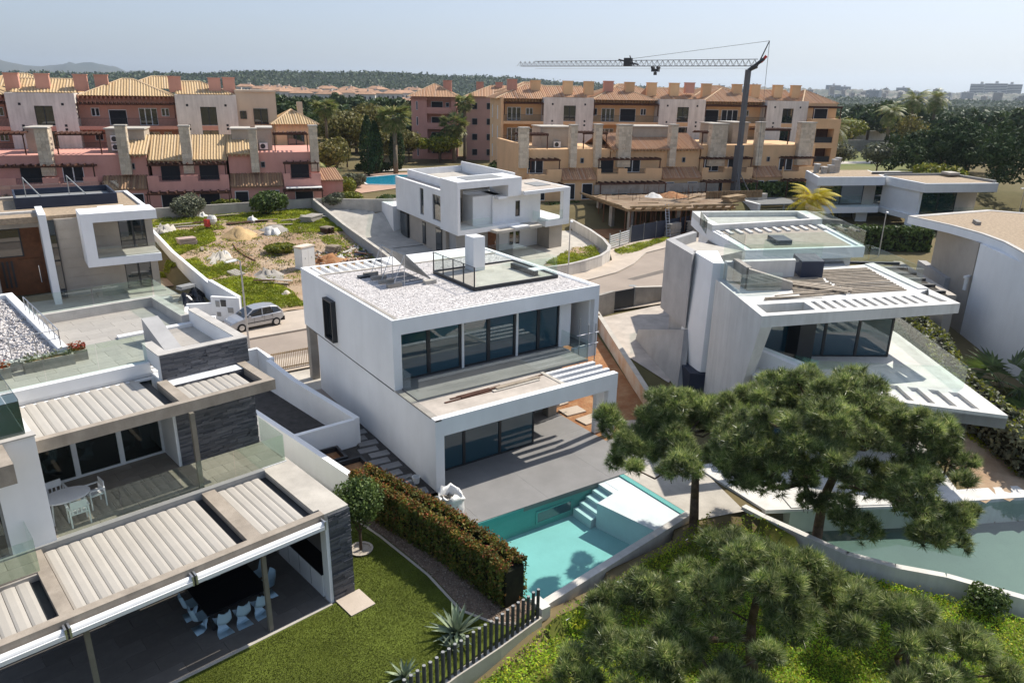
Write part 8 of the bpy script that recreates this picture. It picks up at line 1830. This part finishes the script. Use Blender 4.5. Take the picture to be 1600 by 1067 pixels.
def cypress(label, x, y, z, h, r, seed):
    T = thing('cypress_tree', label, 'cypress', (x, y, z)); rg = np.random.default_rng(seed); n = 2600; u = rg.random(n)**.8; a = rg.uniform(0, 2*math.pi, n); rad = r*np.sin(np.pi*np.clip(u*.9+.08, 0, 1))**.7*(1-.35*u)*(.75+.3*rg.random(n)); P = np.stack([rad*np.cos(a), rad*np.sin(a), .3+u*(h-.3)], 1); V, F = leaf_quads(P, .22, .4, rng=rg, nrm=np.stack([np.cos(a), np.sin(a), np.zeros(n)], 1)); np_obj('crown', V, F, dark_leaf, T, kind='stuff'); G().tube((0, 0, 0), (0, 0, h*.8), .18, 6, .05).obj('trunk', bark, T)
cypress('dark slim cypress left of the tall palm by the pool', 37.6, 91, 2.3, 9.6, 1.7, 1); cypress('second dark cypress close behind the first one', 40.3, 94, 2.3, 8.6, 1.5, 2); cypress('dark cypress hidden behind the trunk of the tall palm', 45, 95.5, 2.3, 8.2, 1.6, 3); cypress('small dark cypress between the lawn trees', 33.5, 97, 2.3, 5.5, 1.5, 4)
bush('clipped_bush', 'large rounded yellow green clipped bush at the end of the salmon villas', 22.8, 66.5, 2.3, 2.4, 2.0, 3.3, 4200, yellow_leaf, .15, seed=130, lumps=5, shell=.75); bush('clipped_bush', 'boxy clipped bush in front of the large rounded one', 22.0, 61.8, 2.3, 1.8, 1.4, 2.0, 2400, yellow_leaf, .14, seed=131, lumps=5, shell=.75)
bush('bush', 'silvery bush hanging over the beige rear wall', 19.6, 60.6, 2.6, 1.7, 1.0, 1.7, 1700, olive_leaf, .14, seed=132); bush('bush', 'leafy bush on the beige rear wall beside the white villa', 25.6, 58.2, 2.6, 2.0, 1.0, 1.5, 1700, bush_leaf, .14, seed=133)
bush('bush', 'dark shrubs along the far side of the shared pool', 41, 95, 2.3, 5.0, 1.4, 2.0, 3000, dark_leaf, .2, seed=134); bush('bush', 'low hedge bushes left of the shared pool', 29.5, 78, 2.3, 2.6, 2, 2.2, 2000, olive_leaf, .2, seed=135); bush('bush', 'dark shrubs behind the white villa at the ochre apartments', 52, 75, 2.3, 4.5, 2.5, 2.6, 2600, dark_leaf, .24, seed=136)
bush('broadleaf_shrub', 'large pale leaved shrub above the modern villa roof', 104, 33, 1.5, 6.5, 5, 5.5, 4200, yellow_leaf, .34, seed=137, lumps=10); bush('shrub', 'olive green shrub beside the low green palms', 88, 8, 0, 5, 4, 4.5, 3000, bush_leaf, .28, seed=138); bush('shrub', 'green garden shrubs in the car port beds', 72.5, 36.2, 0, 2.2, 1.4, 1.6, 1400, yellow_leaf, .16, seed=139); bush('shrub', 'dark hedge shrub under the balcony of the modern villa', 88, 24, 2.7, 4, 1.2, 1.0, 1400, bush_leaf, .18, seed=140)
# big dark pines at the right
for i, (lab, x, y, r, h, tr) in enumerate([('huge dark pine directly behind the modern villa', 116, 36, 9.0, 11.5, 2), ('huge dark pine rising at the right above the green palms', 108, 20, 9.5, 12.5, 2), ('dark pine at the right edge behind the curved house', 94, 5, 8, 12, 2), ('dark pine farthest right near the ochre wall', 82, -2, 6.5, 10, 2), ('dark pine between the palms and the parkland', 140, 44, 8.5, 9.5, 2)]):
    T = thing('dark_pine', lab, 'pine tree', (x, y, 0)); rg = np.random.default_rng(150+i); L = crown(rg, 0, 0, tr+h*.45, r, r, h*.55, 40, r*.28); P, nn = blob_points(L, 11000, .6, rg); P[:, 2] = np.maximum(P[:, 2], .4); V, F = leaf_quads(P, .32, .45, nrm=nn, rng=rg); np_obj('crown', V, F, dark_leaf, T, kind='stuff')
    q = G(); q.tube((0, 0, -.2), (.3, .2, tr+h*.5), .4, 8, .2)
    for k in range(6): L_ = L[k*5]; q.tube((.2, .1, tr+h*.2), L_[:3], .14, 5, .05)
    q.obj('trunk', bark, T)
ow = thing('ochre_end_wall', 'ochre apartment corner cut by the right picture edge', 'apartments', (92, -3, 0), -35); bx('wall', ochre, ow, 0, 0, 0, 10, 10, 14); bx('balcony', ochre, ow, -.6, -.6, 9.2, 10, 0, 10.2); win(ow, 1.2, -.04, 6.2, 1.6, 2)
# parkland beyond
sheet('park_lawn', [(96, 62), (112, 38), (140, 46), (190, 70), (200, 95), (150, 92), (118, 80)], 2.36, surf('park_grass', (.10, .13, .025), .95, .2, .05, .2, 2, world_co=True, col2=(.17, .16, .05)))
sheet('park_path', [(118, 73), (140, 66), (165, 58), (190, 53), (190, 57), (166, 62), (142, 71), (119, 78)], 2.40, concrete_lt); sheet('park_path', [(108, 63), (112, 61), (140, 90), (136, 92)], 2.40, concrete_lt)
wall_run('park_wall', 'low stone wall crossing the parkland behind the olive trees', [(150, 98), (175, 88), (205, 74)], 5.2, .6, concrete, z0=2); wall_run('park_wall', 'higher pale terrace wall at the back of the parkland', [(170, 116), (200, 104), (240, 86)], 6.4, .6, white_dirty, z0=2)
bx('park_hut', beige_apt, None, -3, -2, 0, 3, 2, 3.2, loc=(139, 74, 2.3), rz=R(-30), label='small stone hut beside the park path', cat='hut'); bx('long_roof', coping, None, -40, -8, 0, 40, 8, 7, loc=(330, 140, -.5), rz=R(-50), label='long low pale roofed hall behind the dark pines', cat='hall')

# woodland: tree copies in the middle distance (large, countable) and the mass behind them
rg = np.random.default_rng(77); protos = []
for k in range(4):
    T = thing('woodland_tree', 'dark green pine in the wood between the apartments and the hills', 'tree', (0, 0, -50), group='pines of the wood behind the apartments'); L = crown(rg, 0, 0, 4.6, 4.2, 4.2, 2.6, 14, 1.7); P, nn = blob_points(L, 1500, .6, rg); V, F = leaf_quads(P, .5, .5, nrm=nn, rng=rg); np_obj('crown', V, F, wood_leaf if k < 3 else dark_leaf, T, kind='stuff'); G().tube((0, 0, -.5), (0, 0, 4), .3, 6, .2).obj('trunk', bark, T); protos.append(T)
spots = []
def polar(az, d): a = R(az); return CX+d*math.sin(a), CY+d*math.cos(a)
for i in range(90): spots.append((*polar(rg.uniform(14, 28.5), rg.uniform(165, 330)), rg.uniform(1.0, 1.5)))
for i in range(28): spots.append((*polar(rg.uniform(56, 70), rg.uniform(200, 330)), rg.uniform(1.0, 1.7)))
for i in range(24): spots.append((*polar(rg.uniform(-6, 14), rg.uniform(150, 300)), rg.uniform(1.1, 1.6)))
for i in range(18): spots.append((*polar(rg.uniform(30, 56), rg.uniform(200, 330)), rg.uniform(1.0, 1.4)))
for i, (x, y, s) in enumerate(spots):
    o = protos[i] if i < 4 else dup(protos[i % 4]); o.location = (x, y, gz(x, y)-.3); o.rotation_euler = (0, 0, rg.uniform(0, 6.28)); o.scale = (s, s, s*rg.uniform(.85, 1.15))
n = 5200; az = rg.uniform(-8, 74, n); dd = 330+900*rg.random(n)**1.3; C0 = np.stack([CX+dd*np.sin(np.radians(az)), CY+dd*np.cos(np.radians(az))], 1)
k = 26; rr_ = rg.uniform(2.6, 4.6, n); dirs = unit(rg.normal(size=(n, k, 3))); dirs[..., 2] = np.abs(dirs[..., 2])
base = np.column_stack([C0, ground_h(C0[:, 0], C0[:, 1])+1.5]); P = (base[:, None, :]+dirs*rr_[:, None, None]*np.array([1, 1, 1.25])).reshape(-1, 3); V, F = leaf_quads(P, 1.5, .6, nrm=dirs.reshape(-1, 3), rng=rg); np_obj('far_woodland', V, F, wood_leaf, None, kind='stuff')
# village of tiled houses on the slope
hv = []; wallw = surf('village_white', (.62, .57, .5), .9, .08, .3, .05, 4); roofv = surf('village_roof', (.42, .25, .16), .9, .15, .4, .1, 3)
for k in range(3):
    T = thing('village_house', 'small white house with brownish hipped roof in the village below the wooded hill', 'house', (0, 0, -60), group='village houses below the hill'); w = 5+k; bx('wall', wallw, T, -w, -4, -3, w, 4, 4.6); g = G(); g.quad((-w-.5, -4.5, 4.6), (w+.5, -4.5, 4.6), (w-3, 0, 6.4), (-w+3, 0, 6.4)); g.quad((w+.5, 4.5, 4.6), (-w-.5, 4.5, 4.6), (-w+3, 0, 6.4), (w-3, 0, 6.4)); g.quad((w+.5, -4.5, 4.6), (w+.5, 4.5, 4.6), (w-3, 0, 6.4)); g.quad((-w-.5, 4.5, 4.6), (-w-.5, -4.5, 4.6), (-w+3, 0, 6.4)); g.obj('roof', roofv, T)
    for x in (-w*.55, 0, w*.5): bx('window', shutter_m, T, x-.5, -4.04, 1.6, x+.5, -4.002, 3.2)
    bx('chimney', wallw, T, 1, 0, 5.5, 2, 1, 7.4); hv.append(T)
for i in range(42):
    a = rg.uniform(12.6, 27.5); d = rg.uniform(470, 640); x, y = polar(a, d); o = hv[i] if i < 3 else dup(hv[i % 3]); o.location = (x, y, 7.5+(d-470)*.022); o.rotation_euler = (0, 0, R(-20+rg.normal()*25))
for i in range(16):
    a = rg.uniform(26, 30); d = rg.uniform(430, 600); x, y = polar(a, d); o = dup(hv[i % 3]); o.location = (x, y, 4.5); o.rotation_euler = (0, 0, R(-40+rg.normal()*25))
# distant town on the coast
blocks = []; bw1 = surf('far_block_white', (.55, .52, .49), .9, .05, .1, 0, 1); bw2 = surf('far_block_sand', (.48, .40, .33), .9, .05, .1, 0, 1)
for k, (w, d, h) in enumerate([(30, 16, 26), (50, 18, 34), (22, 18, 42), (70, 20, 22), (16, 16, 20)]):
    T = thing('town_block', 'pale apartment block in the hazy town on the horizon', 'apartment block', (0, 0, -90), group='hazy town on the horizon'); bx('wall', bw1 if k % 2 else bw2, T, -w/2, -d/2, -3, w/2, d/2, h); bx('roof_core', bw1, T, -3, -3, h+.01, 4, 3, h+5)
    q = G()
    for f in range(int(h/3.6)): q.box(-w/2+1, -d/2-.15, f*3.6+1.2, w/2-1, -d/2-.01, f*3.6+2.8)
    q.obj('window_band', shutter_m, T); blocks.append(T)
for i in range(190):
    a = 38+34*rg.random()**.75; d = rg.uniform(2100, 3000); x, y = polar(a, d); k = i if i < 5 else int(rg.choice(5, p=[.24, .18, .12, .2, .26])); o = blocks[i] if i < 5 else dup(blocks[k]); e = np.interp(a, [38, 46, 52, 60, 66, 72], [.2, .32, .42, .42, .34, .3]); o.location = (x, y, max(2, d*math.tan(R(e))*(.25+.75*rg.random())*.9)); o.rotation_euler = (0, 0, R(-a+rg.normal()*20)); s = rg.uniform(.28, .7); o.scale = (s, s, s)
for a, d, s in ((65.9, 2900, 1.2), (66.7, 2900, 1.25), (67.5, 2910, 1.2), (57.2, 2700, .9), (57.9, 2700, .8), (49.6, 2800, .8), (61.5, 2800, .8)):
    x, y = polar(a, d); o = dup(blocks[3 if s > 1.3 else 1]); o.location = (x, y, 14); o.rotation_euler = (0, 0, R(-a)); o.scale = (s, s, s*1.1)

# ------------------------------------------------------------------ haze
m, t, out = newmat('air_haze'); v = N(t, 'VolumePrincipled'); v.inputs['Density'].default_value = HAZE; v.inputs['Color'].default_value = (.74, .86, 1, 1); v.inputs['Anisotropy'].default_value = .35; t.links.new(v.outputs[0], out.inputs['Volume'])
G().box(-12500, -12500, -9.0, 12500, 12500, 320).obj('haze', m, None, kind='stuff')
